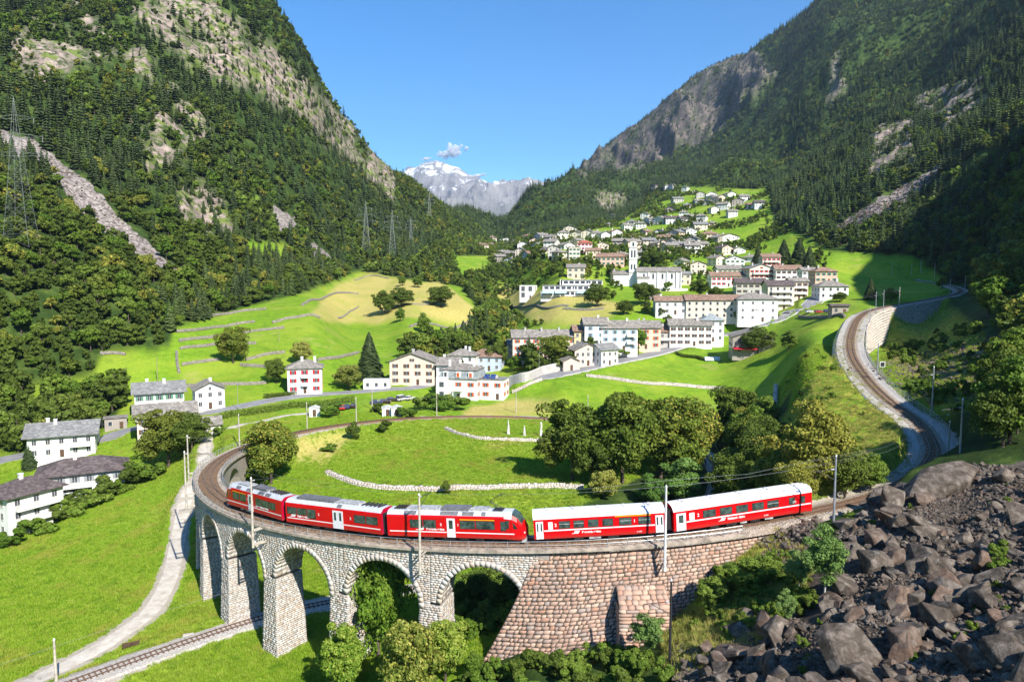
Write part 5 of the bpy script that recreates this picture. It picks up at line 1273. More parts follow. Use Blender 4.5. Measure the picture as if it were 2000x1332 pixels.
def where_label(px, py, c, h):
    a = ('tall ' if h > (13.5 if c else 10) else 'small ' if h < (10.5 if c else 7.5) else '')+('dark conifer' if c else 'green broadleaf tree')
    if px < 150: w = 'below the large lattice pylon at the left edge'
    elif px < 340: w = 'in the forest below the scree chute'
    elif px < 520: w = 'at the forest edge left of the terraced meadow'
    elif px < 720: w = 'at the forest edge above the terraced meadow'
    elif px < 900: w = 'between the hay meadow and the mansard villa'
    elif px < 1250: w = 'in the wooded gully below the school'
    elif px < 1450: w = 'in the copse above the small curved piece of track'
    elif px < 1680: w = 'in the copse under the grassy bank'
    elif px < 1850: w = 'in the hollow right of the upper track'
    else: w = 'on the dark slope at the right edge'
    a = a.replace('tall', _tr.choice(('tall', 'very tall', 'tall bushy', 'tall slim')) if False else 'tall')
    w2 = ', upper side' if (px < 700 and py < 560) or (px > 1680 and py < 500) else ''
    return a+' '+w+w2, ('trees '+w)
for i in ind:
    lab, grp = where_label(PXs[i], PYs[i], isc[i], hm[i]); near = RS[i] < 190
    kd = 'spruce' if isc[i] else ('broad' if not near else _tr.choice(('broad', 'chestnut', 'broad', 'fresh')))
    wd_ = _tr.uniform(.85, 1.25); lab = ('slim ' if wd_ < .97 else 'wide ' if wd_ > 1.12 else '')+lab
    tree(kd, 0, 0, None, lab, grp, wd_, pos=np.array([XS[i], YS[i], ZS[i]]), hm=hm[i], tier=NEAR if near else MID)
def gn_scatter(name, X, Y, Z, scale, idx, protos, label, cat, zs=None, tilt=None):
    col = bpy.data.collections.new(name+'_kinds')
    for k, me in enumerate(protos):
        o = bpy.data.objects.new('%s_kind_%02d' % (name, k), me); col.objects.link(o)
    me = bpy.data.meshes.new(name); n = len(X); me.vertices.add(n); me.vertices.foreach_set('co', np.stack([X, Y, Z], 1).astype(np.float32).ravel())
    rs = np.random.RandomState(n)
    rot = np.zeros((n, 3)); rot[:, 2] = rs.uniform(0, 6.28, n)
    if tilt: rot[:, 0] = rs.uniform(-tilt, tilt, n); rot[:, 1] = rs.uniform(-tilt, tilt, n)
    S = np.stack([scale*rs.uniform(.85, 1.2, n), scale*rs.uniform(.85, 1.2, n), scale if zs is None else scale*zs], 1)
    a = me.attributes.new('rot', 'FLOAT_VECTOR', 'POINT'); a.data.foreach_set('vector', rot.astype(np.float32).ravel())
    a = me.attributes.new('scl', 'FLOAT_VECTOR', 'POINT'); a.data.foreach_set('vector', S.astype(np.float32).ravel())
    a = me.attributes.new('idx', 'INT', 'POINT'); a.data.foreach_set('value', np.asarray(idx, np.int32))
    ng = bpy.data.node_groups.new(name, 'GeometryNodeTree')
    ng.interface.new_socket('Geometry', in_out='INPUT', socket_type='NodeSocketGeometry'); ng.interface.new_socket('Geometry', in_out='OUTPUT', socket_type='NodeSocketGeometry')
    gi = ng.nodes.new('NodeGroupInput'); go = ng.nodes.new('NodeGroupOutput'); ci = ng.nodes.new('GeometryNodeCollectionInfo'); ci.inputs[0].default_value = col
    ci.inputs['Separate Children'].default_value = True; ci.inputs['Reset Children'].default_value = True
    ip = ng.nodes.new('GeometryNodeInstanceOnPoints'); ip.inputs['Pick Instance'].default_value = True
    def at(nm, ty):
        q = ng.nodes.new('GeometryNodeInputNamedAttribute'); q.data_type = ty; q.inputs[0].default_value = nm
        return [s for s in q.outputs if s.enabled and s.name == 'Attribute'][0]
    L = ng.links
    L.new(gi.outputs[0], ip.inputs['Points']); L.new(ci.outputs[0], ip.inputs['Instance']); L.new(at('idx', 'INT'), ip.inputs['Instance Index'])
    e2r = ng.nodes.new('FunctionNodeEulerToRotation'); L.new(at('rot', 'FLOAT_VECTOR'), e2r.inputs[0]); L.new(e2r.outputs[0], ip.inputs['Rotation'])
    L.new(at('scl', 'FLOAT_VECTOR'), ip.inputs['Scale']); L.new(ip.outputs[0], go.inputs[0])
    o = linkme(name, me, kind='stuff', label=label, cat=cat); md = o.modifiers.new('instances', 'NODES'); md.node_group = ng; return o
P_MID = [merged(*q, 'tree_mesh') for q in MID['broad']]+[merged(*q, 'tree_mesh') for q in MID['spruce']]
P_FAR = [merged(*q, 'tree_mesh') for q in FAR_B]+[merged(*q, 'tree_mesh') for q in FAR_C]
nb, nc = len(MID['broad']), len(MID['spruce']); fb, fc = len(FAR_B), len(FAR_C)
for nm, m_, lab in (('left_forest', PXs < 800, 'mixed forest covering the steep mountain on the left'),
                    ('middle_forest', (PXs >= 800) & (PXs < 1260), 'woods along the valley and around the village'),
                    ('right_forest', PXs >= 1260, 'dense forest on the shaded mountain on the right')):
    for sub, dm in (('', RS < 520), ('_far', RS >= 520)):
        k = msk & m_ & dm; r = rsF.rand(k.sum())
        if sub == '': ix = np.where(isc[k], nb+(r*nc).astype(int), (r*nb).astype(int)); base = np.where(isc[k], 14., 10.); pt = P_MID
        else: ix = np.where(isc[k], fb+(r*fc).astype(int), (r*fb).astype(int)); base = np.where(isc[k], 15., 9.); pt = P_FAR
        if k.sum(): gn_scatter(nm+sub.replace('_far', '_upper_slope') if sub else nm, XS[k], YS[k], ZS[k]-.3, hm[k]/base, ix, pt, lab+(', upper part' if sub else ', lower part'), 'forest')
print('TREES', len(XS))
# ---------------------------------------------------------------- buildings
def wallmat(name, col, var=.10):
    t = NT(name); p = t.pos(); c = t.ramp(t.noise(.5, 6, p, .65), [(.3, tuple(x*(1-var*1.8) for x in col)), (.55, col), (.75, tuple(min(.85, x*(1+var*.5)) for x in col))])
    t.bump(t.noise(8, 4, p), .15, .03); return t.fin(c, .92, 0, .15)
def roofmat(name, cols, rows=3.2):
    t = NT(name); p = t.pos(); s = t.n('ShaderNodeMapping'); s.inputs['Scale'].default_value = (1.4, 1.4, rows); t.l(p, s.inputs[0])
    v = t.n('ShaderNodeTexVoronoi'); v.inputs['Scale'].default_value = 1.1; t.l(s.outputs[0], v.inputs['Vector']); q = t.n('ShaderNodeSeparateColor'); t.l(v.outputs['Color'], q.inputs[0])
    c = t.ramp(q.outputs[0], [(0, cols[0]), (.5, cols[1]), (1, cols[2])]); c = t.mix(t.mapr(t.noise(.4, 5, p), .45, .7, 0, .5), c, cols[0]); t.bump(v.outputs['Distance'], .6, .12)
    return t.fin(c, .9, 0, .2)
WALL = {k: wallmat('plaster_'+k, v) for k, v in dict(white=(.78, .77, .75), cream=(.74, .66, .54), beige=(.66, .56, .45), yellow=(.76, .60, .32), pink=(.72, .46, .38), blue=(.48, .56, .70), grey=(.50, .48, .45), stone=(.36, .32, .28), peach=(.78, .62, .50), orange=(.62, .22, .08)).items()}
ROOF = {'slate': roofmat('stone_slate_roof', [(.16, .145, .13), (.25, .225, .20), (.36, .33, .29)]), 'grey': roofmat('grey_roof', [(.15, .15, .15), (.22, .22, .215), (.30, .295, .28)]),
        'dark': roofmat('dark_tile_roof', [(.075, .06, .06), (.12, .095, .095), (.17, .14, .135)]), 'brown': roofmat('brown_tile_roof', [(.17, .105, .075), (.27, .17, .125), (.36, .25, .19)]),
        'blue': roofmat('blue_grey_roof', [(.20, .23, .24), (.28, .31, .32), (.36, .39, .40)]), 'red': roofmat('red_roof', [(.28, .08, .05), (.40, .12, .08), (.5, .18, .12)]), 'white': roofmat('pale_flat_roof', [(.45, .45, .44), (.6, .6, .59), (.72, .72, .7)])}
SHUT = {k: flat('shutter_'+k, v, .6) for k, v in dict(red=(.55, .02, .03), orange=(.62, .12, .03), green=(.12, .28, .18), blue=(.30, .45, .55), brown=(.14, .07, .04), grey=(.30, .32, .33)).items()}
M_WFR = flat('window_surround', (.70, .68, .64), .7); M_WOOD = flat('dark_wood', (.12, .07, .045), .8, var=.3); M_TIMB = flat('eaves_timber', (.30, .18, .12), .8, var=.3)
_wc = {}
def wmesh(w, h):
    k = (round(w, 2), round(h, 2))
    if k not in _wc:
        f = MB(); f.box(-w/2-.08, w/2+.08, -.05, .02, -h/2-.08, h/2+.08)
        g = MB(); g.box(-w/2, w/2, -.065, -.04, -h/2, h/2); br = MB().box(-.035, .035, -.085, -.062, -h/2, h/2)
        s = MB().box(-w*.3, w*.3, -.04, .03, -h/2-.03, h/2+.03)
        sill = MB().box(-w/2-.14, w/2+.14, -.14, .0, -h/2-.16, -h/2-.07)
        _wc[k] = (f.mesh('window', M_WFR), g.mesh('pane', M_GLS2), br.mesh('window_bar', M_WFR), s.mesh('shutter', M_WOOD), sill.mesh('sill', M_WFR), MB().box(-w/2, w/2, -.05, .01, -h/2, h/2).mesh('window', M_GLS2))
    return _wc[k]
_smc = {}
def shutter_mesh(m, mat):
    k = (m.name, mat.name)
    if k not in _smc: c = m.copy(); c.materials[0] = mat; _smc[k] = c
    return _smc[k]
def window(par, face, u, z, w, h, W_, D_, shut=None, detail=2):
    """face: f(ront) b(ack) l(eft) r(ight); u metres along the face from its left as seen from outside"""
    if face == 'f': loc, rz = (u-W_/2, -D_/2, z), 0
    elif face == 'b': loc, rz = (W_/2-u, D_/2, z), PI
    elif face == 'r': loc, rz = (W_/2, u-D_/2, z), PI/2
    else: loc, rz = (-W_/2, D_/2-u, z), -PI/2
    f, g, br, s, sl, far = wmesh(w, h)
    if detail == 0: linkme('window', far, par, loc, rz); return
    o = linkme('window', f, par, loc, rz); linkme('pane', g, o)
    if detail > 1:
        linkme('window_bar', br, o); linkme('sill', sl, o)
    if shut:
        m = SHUT[shut]
        for sg in (-1, 1): linkme('shutter', shutter_mesh(s, m), o, (sg*w*.82, -.03, 0))
def roof_shape(par, kind, W_, D_, hw, rise, mat, ov=.7, x0=0, y0=0, name='roof', gwall=None):
    b = MB(); w, d = W_/2+ov, D_/2+ov; dz = -ov*rise/(D_/2)*.55; t_ = .16
    def slab(P):
        n = len(P); Q = [(a, c, z+t_) for a, c, z in P]; b.add(list(P)+Q, [tuple(range(n))[::-1], tuple(range(n, 2*n))]+[(i, (i+1) % n, n+(i+1) % n, n+i) for i in range(n)])
    if kind == 'gx':     # ridge along x
        slab([(x0-w, y0-d, hw+dz), (x0+w, y0-d, hw+dz), (x0+w, y0, hw+rise), (x0-w, y0, hw+rise)]); slab([(x0-w, y0, hw+rise), (x0+w, y0, hw+rise), (x0+w, y0+d, hw+dz), (x0-w, y0+d, hw+dz)])
    elif kind == 'gy':
        dz = -ov*rise/(W_/2)*.55
        slab([(x0-w, y0-d, hw+dz), (x0, y0-d, hw+rise), (x0, y0+d, hw+rise), (x0-w, y0+d, hw+dz)]); slab([(x0, y0-d, hw+rise), (x0+w, y0-d, hw+dz), (x0+w, y0+d, hw+dz), (x0, y0+d, hw+rise)])
    elif kind == 'hip':
        k = min(w, d)*.95; r0, r1 = ((x0-w+k, y0, hw+rise), (x0+w-k, y0, hw+rise)) if w >= d else ((x0, y0-d+k, hw+rise), (x0, y0+d-k, hw+rise))
        A, B_, C_, D4 = (x0-w, y0-d, hw+dz*.6), (x0+w, y0-d, hw+dz*.6), (x0+w, y0+d, hw+dz*.6), (x0-w, y0+d, hw+dz*.6)
        V = [A, B_, C_, D4, r0, r1]; F = [(0, 1, 5, 4), (2, 3, 4, 5), (1, 2, 5), (3, 0, 4)] if w >= d else [(0, 1, 4), (1, 2, 5, 4), (2, 3, 5), (3, 0, 4, 5)]
        Vb = [(a, c, z-t_) for a, c, z in V[:4]]; b.add(V+Vb, F+[(9, 8, 7, 6), (0, 6, 7, 1), (1, 7, 8, 2), (2, 8, 9, 3), (3, 9, 6, 0)])
    else: slab([(x0-w+.3, y0-d+.3, hw), (x0+w-.3, y0-d+.3, hw), (x0+w-.3, y0+d-.3, hw), (x0-w+.3, y0+d-.3, hw)])
    return b.build(name, mat, par)
def house(px, py, w, d, st, yaw=0, wall='white', roof='slate', rk='gx', rise=None, label=None, cols=None, scols=None, shut=None, detail=2, pos=None, group=None, fh=2.85, ymin=100, ov=.7, cat='house', name='house', chim=1, balc=False, door=True, wh=(1.0, 1.35), sink=2.5, upper=None):
    p = G(px, py, ymin) if pos is None else pos
    hw = st*fh+.5; r = empty(name, p, R_(yaw), label, cat, group)
    rise = (min(w, d)*.24 if rk != 'flat' else 0) if rise is None else rise
    b = MB(); b.box(-w/2, w/2, -d/2, d/2, -sink, hw)
    if rk == 'gx': b.prism([(-d/2, hw), (d/2, hw), (0, hw+rise)], -w/2, w/2, axis='x')
    if rk == 'gy': b.prism([(-w/2, hw), (w/2, hw), (0, hw+rise)], -d/2, d/2, axis='y')
    b.build('wall', WALL[wall], r); rf = roof_shape(r, rk, w, d, hw+.02, rise, ROOF[roof], ov)
    rr = random.Random(int(px*7+py))
    cols = max(2, round(w/3.1)) if cols is None else cols; scols = max(1, round(d/3.6)) if scols is None else scols
    for k in range(st):
        z = k*fh+fh*.6
        for c in range(cols):
            if k == 0 and door and c == cols//2: continue
            window(r, 'f', w*(c+.5)/cols, z, wh[0], wh[1], w, d, shut, detail)
        for c in range(scols):
            for f in 'rl': window(r, f, d*(c+.5)/scols, z, wh[0]*.9, wh[1], w, d, shut if detail > 1 else None, detail)
    if rk == 'gy' and rise > 1.8: window(r, 'f', w/2, st*fh+rise*.35, .8, 1.0, w, d, shut, detail)
    if door: MB().box(-.5, .5, -.08, .02, 0, 2.1).build('door', M_WOOD, r, loc=(w*(cols//2+.5)/cols-w/2, -d/2, .05))
    for k in range(chim):
        cx_ = rr.uniform(-.3, .3)*w; cy_ = rr.uniform(-.18, .18)*d; b = MB(); b.box(cx_-.4, cx_+.4, cy_-.35, cy_+.35, hw, hw+rise+.9); b.box(cx_-.5, cx_+.5, cy_-.45, cy_+.45, hw+rise+.9, hw+rise+1.05)
        b.build('chimney', WALL['white' if wall in ('white', 'blue') else 'grey'], rf)
    if balc:
        for k in range(1, st):
            z = k*fh; bb = MB(); x0, x1 = (-w*.38, w*.38) if balc is True else balc
            bb.box(x0, x1, -d/2-1.3, -d/2-.01, z-.15, z); bl = bb.build('balcony', WALL[wall], r)
            MB().box(x0, x1, -d/2-1.3, -d/2-1.2, z+.001, z+1.0).build('balustrade', M_WOOD if wall == 'stone' else M_WFR, bl)
            for x in (x0, x1-.08): MB().box(x, x+.08, -d/2-1.199, -d/2-.02, z+.001, z+1.0).build('balustrade', M_WFR, bl)
    return r
# --- white houses on the left
house(52, 1030, 11.5, 9, 3, 62, 'white', 'dark', 'hip', 2.4, 'white three-storey house at the left edge with dark hipped roof and balconies', cols=3, balc=True, ov=1.0)
house(165, 960, 18, 11, 2, 28, 'white', 'dark', 'hip', 2.6, 'white house with wide purple-brown hipped roof on the left', shut='grey', ov=1.0, balc=(-6, 2))
house(128, 885, 16, 10.5, 2, 24, 'white', 'grey', 'gx', 2.8, 'white chalet with grey gable roof beside the side street', balc=(2, 7), chim=2, ov=1.1)
house(312, 800, 14, 9.5, 2, 28, 'white', 'grey', 'gx', 2.8, 'white house with grey roof and two chimneys below the field wall', shut='green', chim=2, ov=.9)
house(408, 795, 8.5, 8.5, 2, 30, 'white', 'slate', 'gy', 2.2, 'narrow white house with brown roof attached to the right of the grey-roofed one', chim=1)
house(325, 845, 15, 10, 2, 28, 'cream', 'slate', 'gx', 2.6, 'low house with long brown slate roof behind the flowering chestnut', shut='brown', ov=1.2)
house(398, 850, 8, 6, 1, 28, 'white', 'slate', 'gx', 1.6, 'white garage wing at the right end of the brown slate roof', cols=1, chim=0, door=False, wh=(.7, .7))
house(227, 836, 6, 4, 1, 28, 'stone', 'slate', 'flat', 0, 'small brown wooden shed beside the side street', cols=2, scols=1, detail=1, chim=0, cat='shed', name='shed')
house(597, 765, 11.4, 9.5, 3, 14, 'white', 'slate', 'hip', 2.4, 'white three-storey house with red shutters and hipped stone roof', cols=3, scols=3, shut='red', chim=2, balc=(-1.1, 1.1), fh=2.8)
house(737, 759, 9.5, 4, 1, 2, 'white', 'white', 'flat', 0, 'long low white garage beside the car park', cols=3, scols=1, detail=1, chim=0, door=False, cat='garage', name='garage', ov=.4)
# --- the villa group
house(812, 748, 17, 11, 3, -6, 'peach', 'slate', 'gy', 3.2, 'peach farmhouse with wide brown gable beside the mansard villa', cols=4, shut='brown', chim=2, fh=2.7)
house(878, 758, 8, 9, 3, -6, 'white', 'slate', 'gx', 2.4, 'narrow white house squeezed between farmhouse and mansard villa', cols=2, shut='grey', chim=1)
v = house(905, 776, 13.5, 11, 2, -14, 'white', 'slate', 'flat', 0, 'white villa with blue-grey mansard roof and grand entrance porch', cols=3, shut='orange', chim=0, fh=3.4, cat='villa', name='villa')
hw = 2*3.4+.5
b = MB(); V = [(-7.0, -5.8, hw+.2), (7.0, -5.8, hw+.2), (7.0, 5.8, hw+.2), (-7.0, 5.8, hw+.2), (-6.2, -5.0, hw+3.2), (6.2, -5.0, hw+3.2), (6.2, 5.0, hw+3.2), (-6.2, 5.0, hw+3.2)]
b.add(V, [(0, 1, 5, 4), (1, 2, 6, 5), (2, 3, 7, 6), (3, 0, 4, 7), (4, 5, 6, 7)]); ms = b.build('mansard_roof', ROOF['blue'], v)
roof_shape(v, 'hip', 12, 9.6, hw+3.3, 1.7, ROOF['slate'], .6, name='upper_roof')
for x in (-4.6, 0, 4.6):
    q = MB(); q.box(x-.8, x+.8, -6.0, -4.9, hw+.6, hw+2.6); dm = q.build('dormer', WALL['white'], v); MB().box(x-.45, x+.45, -6.06, -5.99, hw+.8, hw+2.3).build('dormer_window', SHUT['orange'] if x >= 0 else M_GLS2, dm)
for x in (-5, -1, 4): MB().box(x-.35, x+.35, -.35, .35, hw+3.4, hw+6.2).build('chimney', WALL['white'], v)
q = MB(); q.box(-1.8, 1.8, -7.6, -5.52, 3.3, 3.7); pc = q.build('porch', WALL['white'], v)
for x in (-1.5, 1.5): MB().cyl((x, -7.3, 0), (x, -7.3, 3.3), .18, n=8).build('column', WALL['white'], pc)
for k in range(5): MB().box(-1.8-.0*k, 1.8, -8.2-.35*k, -7.85-.35*k, -2.0, -.2-.2*k).build('step', M_CONC, v)
tw = MB().box(-7.8, -3.6, -7.0, -5.52, -1, hw+.6).build('bay', WALL['white'], v)
for z in (2.0, 5.4): MB().box(-6.5, -4.9, -7.07, -6.99, z-.8, z+.9).build('bay_window', M_GLS2, tw)
house(966, 777, 8.6, 8, 2, -14, 'white', 'grey', 'flat', 0, 'flat-roofed white annex with orange shutters and solar panels', cols=2, scols=2, shut='orange', chim=1, fh=3.2, cat='house', ov=.5)
sp = G(966, 777, 100); s_ = empty('solar_panel', sp+np.array([-1.5, -1.5, 7.15]), R_(-14), 'pair of dark blue solar panels on the flat annex roof', 'solar panel')
M_SOL = glassmat('solar_glass', (.015, .03, .09))
for x in (-1.1, 1.1): MB().add([(x-.95, -1, .1), (x+.95, -1, .1), (x+.95, .6, 1.5), (x-.95, .6, 1.5), (x-.95, -.95, .02), (x+.95, -.95, .02), (x+.95, .65, 1.42), (x-.95, .65, 1.42)], [(0, 1, 2, 3), (7, 6, 5, 4), (0, 4, 5, 1), (1, 5, 6, 2), (2, 6, 7, 3), (3, 7, 4, 0)]).build('panel', M_SOL, s_)
house(905, 735, 11, 9, 3, -8, 'white', 'slate', 'hip', 2.2, 'white house behind the mansard villa, only its upper storey showing', cols=3, chim=2)
house(952, 722, 13, 9, 2, -10, 'blue', 'brown', 'hip', 2.6, 'pale blue house with brown roof behind the garden trees', cols=4, chim=1, fh=2.8)
# --- the terrace row along the road
house(1012, 700, 9, 8, 2, 8, 'peach', 'slate', 'gx', 2.0, 'small peach house with terrace at the left end of the row', cols=2, chim=1)
house(1062, 699, 27, 10, 3, 4, 'cream', 'slate', 'gx', 2.8, 'long cream row house with three tall chimneys at the left of the row', cols=7, shut='orange', chim=3, detail=2)
house(1131, 688, 5.4, 10, 3, 2, 'yellow', 'brown', 'gx', 2.2, 'narrow yellow house between cream and white row houses', cols=2, chim=1, fh=2.9)
house(1160, 686, 9.3, 10, 4, 2, 'white', 'slate', 'gx', 2.6, 'tall white row house with pale blue shutters, four storeys', cols=2, shut='blue', chim=1, fh=2.75)
house(1206, 684, 15, 10, 3, 0, 'white', 'slate', 'gx', 2.8, 'white row house with grey shutters and a blue balcony on the right', cols=4, shut='blue', chim=2, fh=3.0, balc=(3, 6))
house(1258, 680, 12.5, 10, 3, -2, 'beige', 'slate', 'gx', 2.7, 'beige row house with small red-brown shutters', cols=3, shut='orange', chim=2, fh=2.9)
house(1298, 677, 7, 9, 2, -3, 'grey', 'brown', 'gx', 2.4, 'recessed grey house with loggia in the terrace row', cols=2, chim=1, fh=3.3, balc=True)
house(1345, 674, 18.5, 10, 3, -4, 'white', 'slate', 'gx', 2.6, 'white row house with dark windows at the right of the row', cols=6, chim=1, fh=2.9, shut='brown')
house(1388, 666, 9.5, 10, 3, -5, 'white', 'blue', 'hip', 2.8, 'white corner house with blue-grey pyramid roof', cols=3, chim=1, fh=3.1)
house(1142, 712, 11, 9, 2, 12, 'peach', 'slate', 'gy', 2.6, 'gabled roadside house with wide window band and slate roof', cols=5, chim=1, fh=2.8)
house(1178, 712, 8.5, 8, 2, 32, 'white', 'grey', 'gx', 2.2, 'white roadside annex with grey roof and garage door', cols=3, chim=1)
house(1112, 722, 6.5, 6, 1, 12, 'beige', 'slate', 'gy', 1.6, 'small beige shed with slate roof behind the garden wall', cols=1, chim=0, detail=1, fh=3.1)
# --- second row
house(1308, 614, 15, 10, 2, -4, 'white', 'brown', 'gx', 2.2, 'white house with dark roof and red loggia behind the terrace row', cols=4, chim=1, fh=3.0)
house(1390, 622, 26, 11, 3, -6, 'cream', 'brown', 'gx', 2.4, 'long cream building with brown roof behind the terrace row', cols=8, chim=1, fh=2.8, detail=1)
h_ = house(1474, 628, 18, 13, 3, -8, 'white', 'slate', 'hip', 2.8, 'large white building with small black mural on its side', cols=4, chim=2, fh=3.4, wh=(.9, 1.1))
side = side_text; o = linkme('mural', text_mesh('~v~', 1.6, M_BLK, .02), h_, (-2, -6.53, 5.2)); o.rotation_euler = (PI/2, 0, 0)
# stone house with the red awning
sh = house(1466, 690, 16, 12, 2, -10, 'stone', 'slate', 'gy', 2.8, 'grey stone house with arched windows and wide gable, red awning below', cols=3, chim=0, fh=3.3, wh=(1.3, 2.0), door=False)
for x in (-5.3, 0, 5.3): MB().cyl((x, -6.06, 4.9+1.0), (x, -6.0, 4.9+1.0), .66, n=14).build('arched_window_head', M_GLS2, sh)
aw = G(1440, 684, 100); q = MB(); q.add([(-4.5, 0, 2.9), (4.5, 0, 2.9), (4.5, -2.6, 2.3), (-4.5, -2.6, 2.3), (-4.5, 0, 2.84), (4.5, 0, 2.84), (4.5, -2.6, 2.24), (-4.5, -2.6, 2.24)], [(0, 1, 2, 3), (7, 6, 5, 4), (2, 6, 7, 3), (0, 4, 5, 1), (1, 5, 6, 2), (3, 7, 4, 0)])
awm = flat('red_awning', (.62, .02, .04), .8); o = q.build('awning', awm, sh, loc=(-3.2, -6.1, 0))
# --- school
cu_ = house(1032, 583, 9.5, 12, 2, -12, 'white', 'white', 'flat', 0, 'plain white cube-shaped school hall with tall dark windows', cols=2, scols=1, chim=0, fh=4.0, wh=(2.2, 3.0), cat='school', name='school_hall', ov=.3)
sc1 = empty('school', G(1115, 579, 150), R_(-4), 'terraced white school with stepped balconies and blue awnings', 'school')
for k, (x0, x1, y0, z) in enumerate(((-17, 14, 0, 0), (-16, 15, 3, 3.1), (-5, 18, 6, 6.2))):
    MB().box(x0, x1, y0, y0+9, z-(3 if k == 0 else 0), z+3.0).build('wall', WALL['white'], sc1); MB().box(x0-.3, x1+.3, y0-.6, y0+9, z+3.0, z+3.09).build('roof', ROOF['white'], sc1)
    for q in range(int((x1-x0)/3.2)): MB().box(x0+1+q*3.2, x0+3.4+q*3.2, y0-.06, y0+.02, z+.5, z+2.3).build('window', M_GLS2, sc1)
    MB().box(x0, x1, y0-1.6, y0-1.5, z+.0, z+.8).build('balustrade', WALL['white'], sc1)
for x in (-6, 2, 10, 15): MB().prism([(-3, 0), (8, 0), (12, 9.5), (8, 9.5)], x-.2, x+.2, axis='x').build('side_wall', WALL['white'], sc1)
M_AWN = flat('blue_awning', (.45, .70, .74), .8)
for x0 in (-16, -9, 3.2): MB().add([(x0, -.1, 2.9), (x0+6.5, -.1, 2.9), (x0+6.5, -3.2, 1.7), (x0, -3.2, 1.7), (x0, -.1, 2.85), (x0+6.5, -.1, 2.85), (x0+6.5, -3.2, 1.65), (x0, -3.2, 1.65)], [(0, 1, 2, 3), (7, 6, 5, 4), (2, 6, 7, 3), (0, 4, 5, 1)]).build('awning', M_AWN, sc1)
# --- church
cp = G(1285, 562, 150); k = cp[1]/430.
ch = empty('church', cp, R_(-6), 'white church with long nave, tall bell tower and small roof lantern', 'church'); ch.scale = (k, k, k)
MB().box(-13, 13, -6, 6, -3, 9.5).prism([(-6, 9.5), (6, 9.5), (0, 12.2)], -13, 13, axis='x').build('nave', WALL['white'], ch)
roof_shape(ch, 'gx', 26, 12, 9.55, 2.7, ROOF['slate'], .6)
MB().box(-13, -6, -9.5, -6.01, -3, 5.5).build('chapel', WALL['white'], ch); roof_shape(ch, 'gx', 7, 3.5, 5.6, 1.0, ROOF['slate'], .3, x0=-9.5, y0=-7.8, name='chapel_roof')
for x in (-9, -3.5, 2, 7.5): MB().box(x-.55, x+.55, -6.07, -5.98, 5.2, 8.3).build('window', M_GLS2, ch)
for x in (-12.9, -6.2, -.8, 4.7, 10.2, 12.9): MB().box(x-.35, x+.35, -6.7, -6.01, -3, 9.2).build('buttress', WALL['white'], ch)
tx, ty = -15.2, 1.0; b = MB(); b.box(tx-2.4, tx+2.4, ty-2.4, ty+2.4, -3, 24); tw = b.build('tower', WALL['white'], ch)
for z in (9, 17, 24): MB().box(tx-2.65, tx+2.65, ty-2.65, ty+2.65, z, z+.4).build('cornice', WALL['grey'], tw)
MB().box(tx-1.9, tx+1.9, ty-1.9, ty+1.9, 24.4, 28).build('lantern', WALL['white'], tw)
for z, h in ((18.2, 4.3), (11, 3)):
    for x in (-.9, .9): MB().box(tx+x-.5, tx+x+.5, ty-2.47, ty-2.39, z, z+h).build('belfry_opening', M_GLS2, tw)
MB().box(tx-.6, tx+.6, ty-1.97, ty-1.89, 25, 27.3).build('lantern_opening', M_GLS2, tw)
b = MB(); V = [(tx-2.1, ty-2.1, 28), (tx+2.1, ty-2.1, 28), (tx+2.1, ty+2.1, 28), (tx-2.1, ty+2.1, 28), (tx, ty, 30.2)]; b.add(V, [(0, 1, 4), (1, 2, 4), (2, 3, 4), (3, 0, 4), (3, 2, 1, 0)]).build('tower_roof', ROOF['slate'], tw)
MB().box(-27, -17.8, -2, 7, -3, 8).prism([(-2, 8), (7, 8), (2.5, 10.2)], -27, -17.8, axis='x').build('sacristy', WALL['white'], ch); roof_shape(ch, 'gx', 9.2, 9, 8.05, 2.2, ROOF['slate'], .5, x0=-22.4, y0=2.5, name='sacristy_roof')
MB().box(-10, 16, -13, -12, -4, -.5).build('terrace_wall', WALL['white'], ch)
